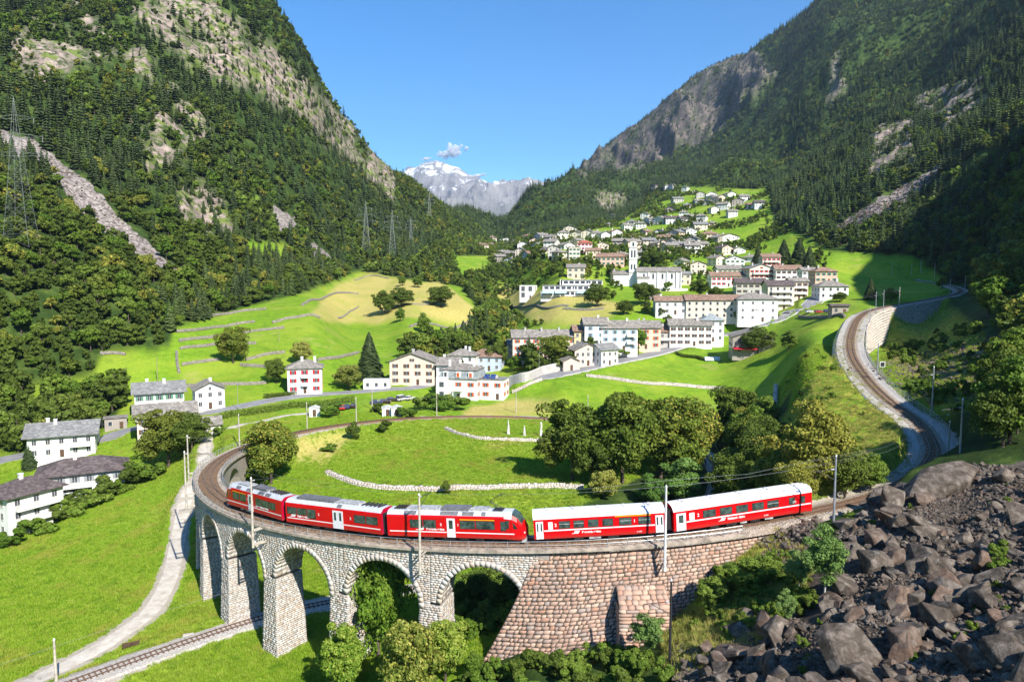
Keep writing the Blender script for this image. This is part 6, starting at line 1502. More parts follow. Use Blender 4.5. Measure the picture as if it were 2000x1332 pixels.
# --- village houses further back: px, py of the base, width px, storeys, wall, roof, roof kind, description
VILL = [
 (1225, 400+358/2.857+12, 0, 0, '', '', '', ''),
 (1125, 543, 34, 2, 'beige', 'slate', 'gx', 'beige house with arcade left of the church'), (1192, 520, 52, 2, 'pink', 'brown', 'gx', 'long reddish building left of the church'),
 (1120, 517, 22, 4, 'cream', 'grey', 'flat', 'tall cream block with regular windows above the school'), (1158, 506, 28, 2, 'peach', 'brown', 'gx', 'peach house above the long reddish building'),
 (1142, 497, 28, 3, 'white', 'red', 'hip', 'white house with reddish roof in the village centre'), (1205, 553, 22, 2, 'peach', 'slate', 'gy', 'peach chalet below the church choir'),
 (1335, 555, 24, 2, 'beige', 'grey', 'gx', 'ivy-covered beige house right of the church'), (1362, 534, 30, 2, 'cream', 'brown', 'gy', 'cream chalet with red balcony right of the church'),
 (1418, 560, 66, 2, 'white', 'brown', 'gx', 'long white house with orange scaffolding'), (1420, 545, 46, 2, 'cream', 'slate', 'gx', 'cream house behind the orange scaffolding'),
 (1478, 555, 48, 3, 'cream', 'grey', 'gy', 'cream house with pale gable in the village centre'), (1432, 524, 36, 2, 'white', 'slate', 'gy', 'white chalet behind the scaffold house'),
 (1502, 530, 34, 3, 'cream', 'brown', 'gx', 'cream house with brown roof beside the dark conifers'), (1535, 548, 50, 2, 'white', 'brown', 'gx', 'white house with wide brown roof near the station road'),
 (1575, 550, 28, 2, 'white', 'slate', 'gx', 'white house with blue spruce beside it'), (1606, 553, 42, 2, 'pink', 'brown', 'hip', 'pink house right of the village centre'),
 (1518, 605, 50, 4, 'cream', 'dark', 'gx', 'apartment house with brown balconies beside the station road'), (1555, 585, 34, 3, 'cream', 'slate', 'gx', 'cream apartment house with pink balconies at the corner of the road'),
 (1620, 584, 54, 2, 'white', 'slate', 'hip', 'white house with red windows beside the upper track'), (1463, 575, 56, 2, 'grey', 'dark', 'gx', 'grey house with long dark roof behind the white mural building'),
 (1278, 585, 22, 1, 'stone', 'slate', 'gy', 'small stone barn below the church'),
 (1225, 400+60/2.857*0+498, 26, 2, 'white', 'brown', 'gx', 'white house left of the bell tower'), (1176, 492, 24, 2, 'peach', 'slate', 'gy', 'peach house with slate gable left of the bell tower'),
]
for q in VILL[1:]:
    px, py, wp, st, wl_, rf_, rk_, lab = q; p = G(px, py, 200); w = wp*p[1]/FOC; house(px, py, w, min(w*.8, 11), st, (px % 17)-8, wl_, rf_, rk_, None, lab, chim=1, detail=1, pos=p, fh=2.9, shut=(None, 'brown', 'red', 'grey', 'green', 'brown')[int(px) % 6], group='village houses around the church', balc=(wp > 32 and st > 2))
# small houses of the upper village, generated in clusters: (px, py, width px)
UP = [(940, 490, 22), (955, 482, 20), (985, 478, 24), (1000, 480, 20), (1015, 474, 22), (1030, 472, 18), (1048, 474, 20), (1062, 470, 22), (1080, 474, 20), (985, 503, 20), (1000, 499, 24), (1020, 502, 18), (1040, 504, 22), (1062, 498, 22), (1080, 500, 20), (1075, 486, 22), (1050, 488, 20), (1020, 486, 18),
      (1100, 463, 20), (1115, 458, 22), (1130, 465, 24), (1150, 466, 22), (1165, 464, 20), (1180, 466, 18), (1198, 463, 20), (1210, 484, 22), (1235, 484, 24), (1250, 490, 22), (1268, 484, 22), (1285, 488, 24), (1305, 492, 22), (1325, 492, 20), (1340, 478, 20), (1300, 470, 20), (1318, 466, 22), (1332, 455, 20), (1312, 482, 18), (1350, 494, 24), (1370, 492, 22), (1355, 480, 20),
      (1200, 430, 14), (1212, 426, 12), (1235, 442, 16), (1255, 444, 16), (1275, 438, 20), (1292, 440, 22), (1315, 436, 22), (1335, 434, 18), (1350, 428, 18), (1368, 448, 22), (1310, 410, 16), (1325, 396, 18), (1345, 406, 16), (1365, 398, 20), (1380, 402, 18), (1390, 392, 16), (1402, 396, 18), (1412, 408, 20), (1385, 386, 18), (1425, 386, 20), (1370, 384, 14), (1442, 402, 20), (1470, 404, 18), (1485, 406, 18), (1400, 470, 26), (1384, 466, 28), (1420, 472, 34), (1392, 440, 16), (1352, 376, 10), (1335, 374, 10), (1300, 372, 8), (1312, 370, 8), (1278, 368, 8), (1395, 418, 14), (1300, 430, 14), (1240, 468, 18), (1262, 464, 16), (1290, 458, 18), (975, 510, 18), (1105, 485, 22), (1125, 482, 20), (1090, 510, 20), (1410, 500, 22), (1440, 496, 20), (1465, 508, 22), (1330, 516, 20), (1218, 507, 20), (1250, 508, 20), (1000, 515, 18), (1400, 518, 22), (960, 474, 18), (1220, 448, 16), (1190, 444, 14), (1350, 462, 18), (1375, 430, 16), (1430, 425, 16), (1455, 392, 16), (1335, 420, 16), (1262, 425, 14)]
ru = random.Random(4)
for px, py, wp in UP:
    wl_ = ru.choice(('white', 'white', 'white', 'cream', 'peach', 'white', 'beige', 'grey', 'stone')); rf_ = ru.choice(('slate', 'slate', 'brown', 'grey', 'slate', 'slate', 'dark')); p = G(px, py, 300); w = wp*p[1]/FOC
    w *= 1.12; st = 2 if ru.random() < .72 else 1; rk_ = ru.choice(('gx', 'gy', 'gx', 'gy', 'hip')); px += ru.uniform(-4, 4); py += ru.uniform(-3, 3); p = G(px, py, 300)
    area = ('in the left part of the village above the river' if px < 1095 else 'in the middle of the village behind the bell tower' if py > 452 and px < 1290 else 'in the cluster right behind the church' if py > 452 else 'in the hamlet high on the green slope')
    size = 'small' if w < 10 else 'wide'; pl = ('near its left end' if px % 60 < 20 else 'near its centre' if px % 60 < 40 else 'near its right end')
    lab = '%s %s house with %s roof %s' % (size, wl_, {'slate': 'stone', 'gx': ''}.get(rf_, rf_), area)
    house(px, py, w, min(w*.95, 12), st, ru.uniform(-50, 35), wl_, rf_, rk_, None, lab, cols=max(2, round(w/4)), scols=2, detail=0, pos=p, group='houses '+area, chim=1 if wp > 15 else 0, ov=1.0, door=False, fh=2.6)

# ---------------------------------------------------------------- vehicles
M_TYRE = flat('tyre', (.02, .02, .02), .9); M_LAMP = flat('lamp_glass', (.7, .7, .65), .2)
CARC = {k: paint('car_'+k, v, .25) for k, v in dict(black=(.015, .015, .02), blue=(.02, .04, .16), white=(.75, .75, .76), silver=(.42, .44, .46), red=(.5, .02, .02)).items()}
def car(px, py, yaw, col, label, van=False, pos=None):
    p = G(px, py, 100) if pos is None else pos; r = empty('parked_car' if not van else 'parked_van', p+np.array([0, 0, .03]), R_(yaw), label, 'van' if van else 'car', 'cars in the village'); m = CARC[col]
    H_ = 2.0 if van else 1.42; L = 2.25 if van else 2.05
    low = [(-L, .35), (L, .35), (L, .72), (L-.35, .86), (L-1.05 if not van else L-.7, .95), (-L+.1, .98), (-L, .8)]
    MB().prism(low, -.85, .85).build('body', m, r)
    up = [(-L+.12, .96), (L-1.15 if not van else L-.75, .94), (L-1.8 if not van else L-1.35, H_-.02), (-L+.6 if not van else -L+.15, H_)]
    b = MB(); n = 4; V = [(x, s*.80 if z < 1 else s*.66, z) for s in (-1, 1) for x, z in up]; b.add(V, [(3, 2, 1, 0), (4, 5, 6, 7), (0, 1, 5, 4), (1, 2, 6, 5), (3, 0, 4, 7)]); b.build('cabin_glass', M_GLS2, r)
    MB().add([(up[3][0], -.66, H_), (up[2][0], -.66, H_-.02), (up[2][0], .66, H_-.02), (up[3][0], .66, H_), (up[3][0], -.66, H_+.04), (up[2][0], -.66, H_+.02), (up[2][0], .66, H_+.02), (up[3][0], .66, H_+.04)], [(4, 5, 6, 7), (3, 2, 1, 0), (0, 1, 5, 4), (1, 2, 6, 5), (2, 3, 7, 6), (3, 0, 4, 7)]).build('roof', m, r)
    for x in (-L+.75, L-.75):
        for y in (-.86, .70): MB().cyl((x, y, .32), (x, y+.17, .32), .32, n=12).build('wheel', M_TYRE, r)
    for y in (-.6, .6): MB().box(L-.02, L+.02, y-.15, y+.15, .6, .74).build('headlight', M_LAMP, r)
for q in ((735, 790, 10, 'blue', 'leftmost dark blue car in the village car park', False), (752, 788, 12, 'black', 'black car beside the leftmost one in the car park', False), (766, 784, 14, 'black', 'black car nearest the white van in the car park', False),
          (784, 783, 60, 'white', 'white van parked at the end of the row', True), (800, 781, 60, 'white', 'white car right of the white van', False), (678, 798, 100, 'blue', 'dark blue car on the lane behind the garden', False),
          (669, 800, 100, 'red', 'red car on the lane behind the garden', False), (690, 796, 100, 'black', 'black car right of the dark blue one on the lane', False), (1540, 612, 52, 'silver', 'silver car driving down the station road', False),
          (1518, 618, 60, 'black', 'black car in front of the apartment house', False), (1582, 612, 5, 'white', 'white car on the small car park by the field', False), (1600, 612, 5, 'red', 'red car on the small car park by the field', False), (1618, 611, 5, 'blue', 'blue car on the small car park by the field', False),
          (1258, 848, 0, 'black', '', False)): 
    if q[4]: car(*q[:5], van=q[5])
# small shelters and greenhouse
house(1637, 614, 6.5, 3.5, 1, 0, 'stone', 'dark', 'gx', .6, 'dark open shelter beside the small car park', cols=2, scols=1, chim=0, detail=0, cat='shelter', name='shelter')
gp = G(1390, 704, 100); b = MB(); n = 10
b.add([(x, math.cos(PI*k/n)*1.4, math.sin(PI*k/n)*1.5) for x in (-3.2, 3.2) for k in range(n+1)], [(k, k+1, n+2+k, n+1+k) for k in range(n)]+[tuple(range(n+1))[::-1], tuple(range(n+1, 2*n+2))])
b.build('greenhouse', flat('greenhouse_film', (.60, .66, .70), .35, var=.08), loc=gp, rz=.05, label='half-round pale greenhouse tunnel beside the field hedge', cat='greenhouse')
for px, py, lab in ((615, 812, 'small white garden shed with domed roof beside the lane'), (757, 812, 'small white shed left of the villa hedge'), (775, 812, 'second small white shed nearer the villa hedge')): house(px, py, 3.2, 2.6, 1, 10, 'white', 'white', 'gy', .6, lab, cols=1, scols=1, detail=0, chim=0, fh=1.9, cat='shed', name='shed', ov=.2)
# ---------------------------------------------------------------- dry stone walls
def stones_along(P, h, w, S, mat, sz=(.35, .75), bury=.6, front=True):
    r = random.Random(S); s = np.r_[0, np.cumsum(np.linalg.norm(np.diff(P, axis=0), axis=1))]; V = []; rc = []; F = []; n = 0
    at = lambda q: np.array([np.interp(q, s, P[:, k]) for k in range(3)])
    rows = max(1, int(round(h/.36))); hh = h/rows
    for j in range(rows+1):
        q = r.uniform(-.2, 0)
        while q < s[-1]:
            L_ = r.uniform(*sz); a = at(max(0, q)); b_ = at(min(s[-1], q+L_)); d = b_-a; d[2] = 0; dn = np.linalg.norm(d)
            if dn < .05: q += L_; continue
            d /= dn; nr = np.array([d[1], -d[0], 0])
            z0 = j*hh if j < rows else h-.02; z1 = z0+(hh if j < rows else r.uniform(.05, .30))*r.uniform(.75, 1.08)
            for sg in ((-1, 1) if j < rows else (0,)):
                o0, o1 = (sg*w/2-.14, sg*w/2+.14+r.uniform(0, .06)) if sg > 0 else (sg*w/2-.14-r.uniform(0, .06), sg*w/2+.14) if sg < 0 else (-w/2, w/2)
                jz = lambda: np.array([r.uniform(-.03, .03), r.uniform(-.03, .03), r.uniform(-.04, .04)])
                for z in (z0, z1):
                    for (pt, o) in ((a+d*.02, o0), (b_-d*.02, o0), (b_-d*.02, o1), (a+d*.02, o1)): V.append(pt+nr*o+np.array([0, 0, z])+jz())
                F += [[n+i for i in f] for f in ((4, 5, 6, 7), (0, 1, 5, 4), (2, 3, 7, 6), (1, 2, 6, 5), (3, 0, 4, 7))]; rc += [r.random()]*5; n += 8
            q += L_
    return np.array(V), np.array(F), np.array(rc)
M_DRYM = stonemat('mossy_dry_stone', [(.24, .22, .18), (.34, .31, .26), (.19, .18, .13), (.40, .36, .31), (.28, .25, .20)], 5, .8, moss=(.16, .20, .07))
def drywall(pts, h, w, label, mat=None, group='dry stone walls', ymin=100, sz=(.4, .9), P=None):
    P = GP(pts, 1.0, ymin) if P is None else P
    r = empty('dry_stone_wall', P[0], 0, label, 'stone wall', group)
    V, F, rc = stones_along(P-P[0], h, w, len(P), mat, sz); linkme('stones', fastmesh('stones', V, F, mat or M_DRY, fcol=rc), r, kind='stuff')
    MB().sweep((P-P[0])[::2], [(-w/2+.14, -.8), (-w/2+.14, h-.3), (w/2-.14, h-.3), (w/2-.14, -.8)]).build('core', M_DRYJ, r)
drywall([(638, 925), (665, 936), (700, 948), (740, 954), (800, 957), (870, 958), (950, 956), (1010, 953), (1080, 952), (1140, 955)], .8, .7, 'low dry stone wall curving across the loop meadow behind the train', M_PALE)
drywall([(870, 838), (900, 850), (940, 858), (985, 860), (1035, 862), (1075, 862)], .6, .6, 'low curved stone edge in front of the stone sculptures', M_PALE)
drywall([(1145, 735), (1200, 742), (1260, 750), (1330, 755), (1400, 760), (1415, 765)], .9, .8, 'long stone wall across the field below the road', M_PALE)
drywall([(1000, 768), (1030, 755), (1058, 744)], 1.0, .5, 'short pale wall at the road end beside the villa garden', M_PALE)
for k, L in enumerate(([(345, 650), (380, 647), (430, 640), (470, 633), (498, 630)], [(350, 668), (400, 662), (440, 656), (500, 648), (555, 642)], [(352, 683), (400, 678), (440, 672), (500, 672)], [(355, 715), (400, 708), (430, 704)], [(480, 705), (520, 694), (556, 690)], [(470, 715), (520, 718)],
                       [(532, 632), (560, 624), (588, 620), (625, 622)], [(392, 620), (440, 615), (480, 608), (520, 605)], [(590, 598), (640, 580), (680, 573), (700, 575)], [(620, 706), (660, 700), (700, 690)], [(360, 756), (420, 754), (480, 752), (520, 750)], [(185, 775), (230, 770), (270, 768)], [(85, 775), (130, 773), (170, 768)], [(345, 690), (346, 710), (350, 730)], [(196, 693), (225, 692), (245, 694)],
                       [(692, 548), (720, 540), (760, 545)], [(700, 600), (680, 612), (660, 622)], [(760, 604), (830, 596), (860, 590)], [(800, 640), (850, 636), (920, 628)], [(1000, 600), (1060, 603), (1110, 600)], [(1100, 605), (1150, 607), (1180, 604)], [(1560, 620), (1600, 622), (1650, 622)])):
    try: drywall(L, .95 if k not in (15, 16, 17) else .7, .55, 'terrace wall on the left meadow hill, %s' % ('highest row' if k in (7, 8) else 'upper row' if k in (0, 6) else 'middle row' if k in (1, 2, 5) else 'lower row') if k < 15 else 'field wall between the hay meadow and the village', M_DRYM)
    except Exception as e: print('wall', k, e)
# plastered garden wall with gateway along the road
P = GP([(995, 757), (1030, 745), (1060, 733), (1105, 722), (1135, 715)], 1.0, 150); P = smoothz(P, 4)
MB().sweep(P, [(-.25, -1.5), (-.25, 3.2), (0, 3.45), (.25, 3.2), (.25, -1.5)]).build('garden_wall', WALL['grey'], label='high grey garden wall along the road beside the villa', cat='wall')
P = offset(ROADS['main_road_upper'][0], 4.4)[10:]; MB().sweep(P, [(-.25, -2.5), (-.25, .35), (.25, .35), (.25, -2.5)]).build('road_retaining_wall', WALL['grey'], label='low retaining wall on the valley side of the rising road', cat='wall')
# boundary hedges (clipped)
for pts, h, lab in (([(520, 778), (560, 774), (612, 768)], 1.5, 'clipped hedge in front of the house with red shutters'), ([(1320, 692), (1360, 700), (1372, 704)], 1.3, 'dark clipped hedge beside the greenhouse tunnel'), ([(410, 832), (480, 812), (560, 798), (640, 793), (690, 785)], 2.2, 'long maize-like green hedge between road and lane')):
    P = GP(pts, .8, 150); rs = np.random.RandomState(len(P)); Q = []; N = []
    for p in P:
        n = 150; x = rs.uniform(-.9, .9, (n, 3)); x[:, 2] = rs.uniform(0, h, n); x[:, 0] *= .9; Q.append(p+x); N.append(np.tile([0, -.3, .9], (n, 1)))
    V, F = leafquads(np.vstack(Q), np.vstack(N), .2, rs); linkme('hedge', fastmesh('hedge', V, F, M_FRESH if h > 2 else M_BROAD, fcol=rs.rand(len(F))), label=lab, cat='hedge', kind='stuff')

# ---------------------------------------------------------------- big retaining wall under the upper track
Pu = TRK_UP[(TRK_UP[:, 1] > 152) & (TRK_UP[:, 1] < 312) & (TRK_UP[:, 0] > 70)]; Pu = spline(Pu[::20], 1.0)
rw = empty('block_retaining_wall', Pu[0], 0, 'pale block stone retaining wall carrying the upper curve of the track', 'retaining wall')
Qo = offset(Pu, 3.6); s_ = np.linspace(0, 1, len(Qo))
def upw(u, v):
    i = u*(len(Qo)-1); p = np.array([np.interp(i, range(len(Qo)), Qo[:, k]) for k in range(3)]); d = Pu[min(len(Pu)-1, int(i)+1)]-Pu[int(i)]
    nr = np.array([d[1], -d[0]]); nr = nr/(np.linalg.norm(nr)+1e-9); hgt = 1.5+9.5*max(0, math.sin(PI*min(1, max(0, (u-.15)/.85)))); p[:2] += nr*(1-v)*hgt*.16; p[2] = p[2]-.35-(1-v)*hgt; return Vector(p-Pu[0])
L4 = []
_CZ = CZ
class _off: pass
def rub_local(S, fn, rows, wmin, wmax, ln, root):
    r = random.Random(S); V = []; rc = []; F = []; n = 0
    for j in range(rows):
        u = 0
        while u < 1:
            u2 = min(1, u+r.uniform(wmin, wmax)/ln); g = .002; jt = lambda a: a+r.uniform(-.012, .012)
            P = [fn(min(1, max(0, a)), min(1, max(0, b_))) for a, b_ in ((u+g*.3, jt(j/rows)+.01), (u2-g*.3, jt(j/rows)+.01), (u2-g*.3, jt((j+1)/rows)), (u+g*.3, jt((j+1)/rows)))]
            c = sum(P, Vector())/4; nn = (P[1]-P[0]).cross(P[3]-P[0]).normalized(); nn = -nn if nn.dot(Vector((0, 0, CZ))-(c+Vector(root))) < 0 else nn
            V += [tuple(p+(c-p)*.12+nn*r.uniform(.1, .3)) for p in P]+[tuple(p-nn*.05) for p in P]; F += [[n+i for i in f] for f in FQ]; rc += [r.random()]*5; n += 8; u = u2
    return np.array(V), np.array(F), np.array(rc)
V, F, rc = rub_local(5, upw, 12, .8, 1.8, len(Qo), Pu[0]); linkme('stones', fastmesh('stones', V, F, M_PALE, fcol=rc), rw, kind='stuff')
b = MB(); n = len(Qo)-1; b.add([tuple(upw(i/n, v)) for i in range(n+1) for v in (0, 1)]+[], [(2*i, 2*i+2, 2*i+3, 2*i+1) for i in range(n)]); b.build('joint_mortar', M_DRYJ, rw)
railing(offset(TRK_UP[(TRK_UP[:, 1] > 108) & (TRK_UP[:, 1] < 175)], 3.4)[::2]+np.array([0, 0, -.3]), 'thin steel fence outside the upper curve of the track', 'steel railings', 2.2, 1.1, (1.1, .6, .15))
# short wall left of the upper bank
q0 = G(1515, 765, 100); q1 = G(1513, 800, 100); drywall(None, 2.2, .8, 'short upright stone wall at the foot of the grassy bank', M_PALE, P=spline([q0, (q0+q1)/2, q1], 1.0))

# ---------------------------------------------------------------- overhead line masts
def mast(pos, h, toward, label, mat=None, below=0, arms=True, brackets=False, dz=5.4, r0=.17):
    r = empty('overhead_line_mast', pos, math.atan2(toward[1], toward[0]), label, 'mast', 'overhead line masts')
    MB().cyl((0, 0, -below), (0, 0, h), r0, r0*.62, 10).build('pole', mat or M_MAST, r)
    MB().cyl((0, 0, h), (0, 0, h+.22), r0*.8, r0*.3, 8).build('cap', M_WHT, r)
    if arms:
        D = arms if arms is not True else 2.6
        MB().cyl((0, 0, dz+.75), (D, 0, dz+.35), .04, n=6).build('cantilever', M_DARK, r); MB().cyl((0, 0, dz-.5), (D*.75, 0, dz+.45), .035, n=6).build('strut', M_DARK, r)
        MB().cyl((.16, 0, dz+.72), (.5, 0, dz+.67), .09, n=8).build('insulator', M_LTG, r)
    if brackets:
        for z in (-below+.35, -below+2.3):
            for y in (-.22, .22): MB().box(0, 1.9, y-.05, y+.05, z-.09, z+.09).build('bracket', M_MAST, r)
    return r
MP = []
def via_mast(th, label, h=6.4, below=2.9):
    p = np.array(loopp(th, RO+1.75, 0)); c = np.array([LX, LY])-p[:2]; c /= np.linalg.norm(c); mast(p, h, c, label, None, below, arms=3.6, brackets=True); MP.append((th, np.array(loopp(th, LR, 0))))
def th_for(px, r=RO+1.75):
    ths = np.linspace(-190, -60, 4000); q = [proj(*loopp(t, r, 0))[0] for t in ths]; ths = ths[(ths > -158)] if px > 380 else ths[ths <= -158]
    q = [proj(*loopp(t, r, 0))[0] for t in ths]; i = int(np.argmin(np.abs(np.array(q)-px))); return float(ths[i])
via_mast(th_for(820), 'pale mast bracketed to the viaduct wall in front of the rear railcar'); via_mast(th_for(493), 'pale mast bracketed to the viaduct in front of the front railcar')
via_mast(-149.5, 'pale mast on the outer left side of the viaduct above the path'); via_mast(-163.5, 'second pale mast at the far left bend of the viaduct')
p = np.array(loopp(-85.2, RO+1.75)); c = np.array([LX, LY])-p[:2]; c /= np.linalg.norm(c); mast(p, 6.6, c, 'white mast standing before the gap between the two coaches', flat('white_mast', (.72, .72, .72), .6), 2.9, 3.6, True)
for px, py, h, lab in ((468, 876, 8, 'mast behind the vegetable bed at the far end of the viaduct'), (600, 838, 7.5, 'mast on the far side of the loop, left'), (696, 826, 7.0, 'mast on the far side of the loop behind the round bush'), (853, 812, 7.0, 'mast on the far side of the loop below the villa'), (1008, 806, 7.0, 'mast with a small shadow on the dry bank below the villa'), (1148, 815, 7, 'mast behind the leftmost chestnut of the grove'), (727, 800, 9, 'pale lamp-like mast beside the village car park')):
    p = G(px, py, 120); mast(p, h, (0, -1), lab, below=.6, arms=1.8)
rm = [(1628, 1020, 7.6, M_MASTM, 'dark steel mast right of the last coach'), (1308, 1295, 8.2, M_DARK, 'dark lower mast standing in front of the retaining wall'), (1852, 887, 5.0, M_MASTM, 'steel mast at the outer side of the sharp upper bend'), (1875, 884, 7.2, M_MASTM, 'taller steel mast behind the bend beside the dark trees'),
      (1820, 800, 7.4, M_MASTM, 'steel mast outside the upper curve near the small wall'), (1713, 735, 7.2, M_MASTM, 'steel mast inside the hollow next to the signal'), (1690, 690, 7.4, M_MASTM, 'steel mast on the outer edge of the curve beside the block wall'), (1698, 648, 7.4, M_MASTM, 'steel mast above the beginning of the block wall'),
      (1710, 612, 7.2, M_MASTM, 'steel mast at the inner side of the upper curve'), (1725, 608, 7.2, M_MASTM, 'steel mast just right of the inner curve mast'), (1756, 600, 7.4, M_MAST, 'pale mast halfway along the block wall'), (1855, 578, 7.4, M_MAST, 'pale mast at the right end of the block wall'), (1884, 575, 8, M_MASTM, 'steel mast in the shade at the far right bend'),
      (1742, 537, 7.4, M_MAST, 'small pale mast on the far meadow track'), (1780, 541, 7.4, M_MAST, 'small mast left of the portal frame'), (1798, 536, 8, M_MAST, 'left leg mast of the far portal frame'), (1825, 545, 9, M_MAST, 'right leg mast of the far portal frame')]
for px, py, h, m_, lab in rm:
    p = G(px, py, 55); 
    if px == 1852: p = atY(1852, 887, 106)
    mast(p, h, (-1, .1), lab, m_, .8, arms=2.6, r0=.15)
# free-standing poles on the left
for px, py, h, lab in ((110, 1330, 5.4, 'concrete pole at the lower left beside the gravel path'),):
    q = atY(px, py, 85.5); q[2] = float(H(q[0], q[1])); mast(q, h, (1, 0), lab, below=.5, arms=False, r0=.2)
for px, py, h, lab in ((308, 747, 9.5, 'wooden pole on the left meadow with long shadow'), (545, 668, 5, 'thin wooden pole on the terraced meadow'), (83, 800, 8, 'wooden pole at the edge of the left forest'), (465, 800, 8, 'street lamp beside the lower road'), (768, 762, 10, 'tall lamp post in front of the peach farmhouse'), (1053, 735, 9, 'tall lamp post beside the garden wall'), (1186, 716, 9, 'lamp post at the white roadside annex'), (1508, 636, 6, 'lamp post at the station road corner')):
    p = G(px, py, 120); r = empty('utility_pole' if 'wooden' in lab else 'street_lamp', p, 0, lab, 'pole' if 'wooden' in lab else 'street lamp'); wd = 'wooden' in lab
    MB().cyl((0, 0, -.5), (0, 0, h), .13 if wd else .09, .08 if wd else .05, 8).build('pole', flat('weathered_wood', (.30, .24, .19), .9) if wd else M_STEEL, r)
    if not wd: MB().box(-.1, .9, -.09, .09, h-.02, h+.09).build('lamp_head', M_STEEL, r)
# railway signal
p = G(1722, 745, 100); r = empty('railway_signal', p, 0, 'black-faced railway signal on a short pole beside the upper curve', 'signal')
MB().cyl((0, 0, -.3), (0, 0, 3.1), .07, n=8).build('pole', M_STEEL, r); sgf = MB().box(-.55, .55, -.06, .06, 3.0, 4.1).build('signal_board', M_WHT, r); MB().box(-.42, .42, -.10, -.062, 3.12, 3.98).build('signal_face', M_BLK, sgf)
# overhead wires along the line
def wire(P, name, label, dz, rad=.011, off=(0, 0, 0)):
    MB().tube([tuple(q) for q in (P+np.array([0, 0, dz]))], rad, 4).build(name, M_WIRE, label=label, cat='wire', group='overhead wires')
wl_pts = np.array([loopp(t) for t in range(-60, -290, -4)]); wire(wl_pts, 'contact_wire', 'contact wire following the curved track over the viaduct', 5.4); 
cs = []
for i in range(len(wl_pts)): cs.append(wl_pts[i]+np.array([0, 0, .35*abs(math.sin(i*.8))]))
wire(np.array(cs), 'catenary_wire', 'carrier wire above the contact wire over the viaduct', 5.75)
up = TRK_UP[(TRK_UP[:, 0] > 36)][::12]; wire(up, 'contact_wire', 'contact wire above the upper curving track', 5.4); wire(up, 'catenary_wire', 'carrier wire above the upper curving track', 6.1)
lo = TRK_LOW[::14]; wire(lo, 'contact_wire', 'contact wire above the lower track below the arches', 5.2)
# ---------------------------------------------------------------- lattice pylons and power lines
M_PYL = flat('pylon_steel', (.30, .33, .31), .55, .3)
def pylon(base, h, label, yaw=0, bw=None, seg=9, th=.09):
    r = empty('power_pylon', base, yaw, label, 'pylon', 'power pylons'); bw = h*.085 if bw is None else bw; tw = h*.018
    wd = lambda z: bw+(tw-bw)*min(1, z/(h*.78))**.8
    zs = [h*.78*k/seg for k in range(seg+1)]
    for sx in (-1, 1):
        for sy in (-1, 1):
            MB().tube([(sx*wd(z), sy*wd(z), z) for z in zs]+[(0, 0, h)], th, 4).build('leg', M_PYL, r)
    b = MB()
    for i in range(seg):
        a, c = zs[i], zs[i+1]; wa, wc = wd(a), wd(c)
        for (x0, y0, x1, y1) in ((-1, -1, 1, -1), (1, -1, 1, 1), (1, 1, -1, 1), (-1, 1, -1, -1)):
            b.cyl((x0*wa, y0*wa, a), (x1*wc, y1*wc, c), th*.55, n=3, cap=False); b.cyl((x1*wa, y1*wa, a), (x0*wc, y0*wc, c), th*.55, n=3, cap=False); b.cyl((x0*wc, y0*wc, c), (x1*wc, y1*wc, c), th*.5, n=3, cap=False)
    b.build('bracing', M_PYL, r, kind='stuff')
    for k, (f, L_) in enumerate(((.62, .20), (.74, .17), (.86, .12))):
        z = h*f; L2 = h*L_; ar = MB()
        for sy in (-.4, .4):
            for sg in (-1, 1): ar.cyl((0, sy*tw*1.5, z+h*.02), (sg*L2, 0, z), th*.7, n=4); ar.cyl((0, sy*tw*1.5, z-h*.015), (sg*L2, 0, z), th*.7, n=4)
        arm = ar.build('cross_arm', M_PYL, r, kind='stuff')
        for sg in (-1, 1): MB().cyl((sg*L2*.97, 0, z), (sg*L2*.97, 0, z-h*.035), th*1.1, n=5).build('insulator', M_LTG, arm)
    return [(base+np.array([sg*h*L_*.97*math.cos(yaw), sg*h*L_*.97*math.sin(yaw), h*f-h*.035])) for f, L_ in ((.62, .20), (.74, .17), (.86, .12)) for sg in (-1, 1)]
b0 = G(43, 484, 150); TP = [pylon(b0, 286*b0[1]/FOC/1.0, 'large lattice pylon on the forested slope at the left edge', .15, th=.058)]
for px, py, hp, lab in ((716, 495, 100, 'distant lattice pylon left of the middle valley'), (767, 500, 88, 'second distant lattice pylon right of the first'), (803, 480, 55, 'small far lattice pylon on the valley slope'), (839, 430, 52, 'farthest lattice pylon near the foot of the snowy range')):
    p = G(px, py, 150); TP.append(pylon(p, hp*p[1]/FOC, lab, .1, th=.0006*p[1]/4))
for i, (A, B_) in enumerate(zip(TP[:-1], TP[1:])):
    for a, c in zip(A[::1], B_[::1]):
        n = 24; d = np.linalg.norm(c-a); P = np.array([a+(c-a)*k/n-np.array([0, 0, .03*d*4*(k/n)*(1-k/n)]) for k in range(n+1)])
        MB().tube([tuple(q) for q in P], .015+.00002*min(a[1], c[1]), 3).build('power_line', M_WIRE, label='power line sagging between the pylons along the left slope', cat='power line', group='power lines')
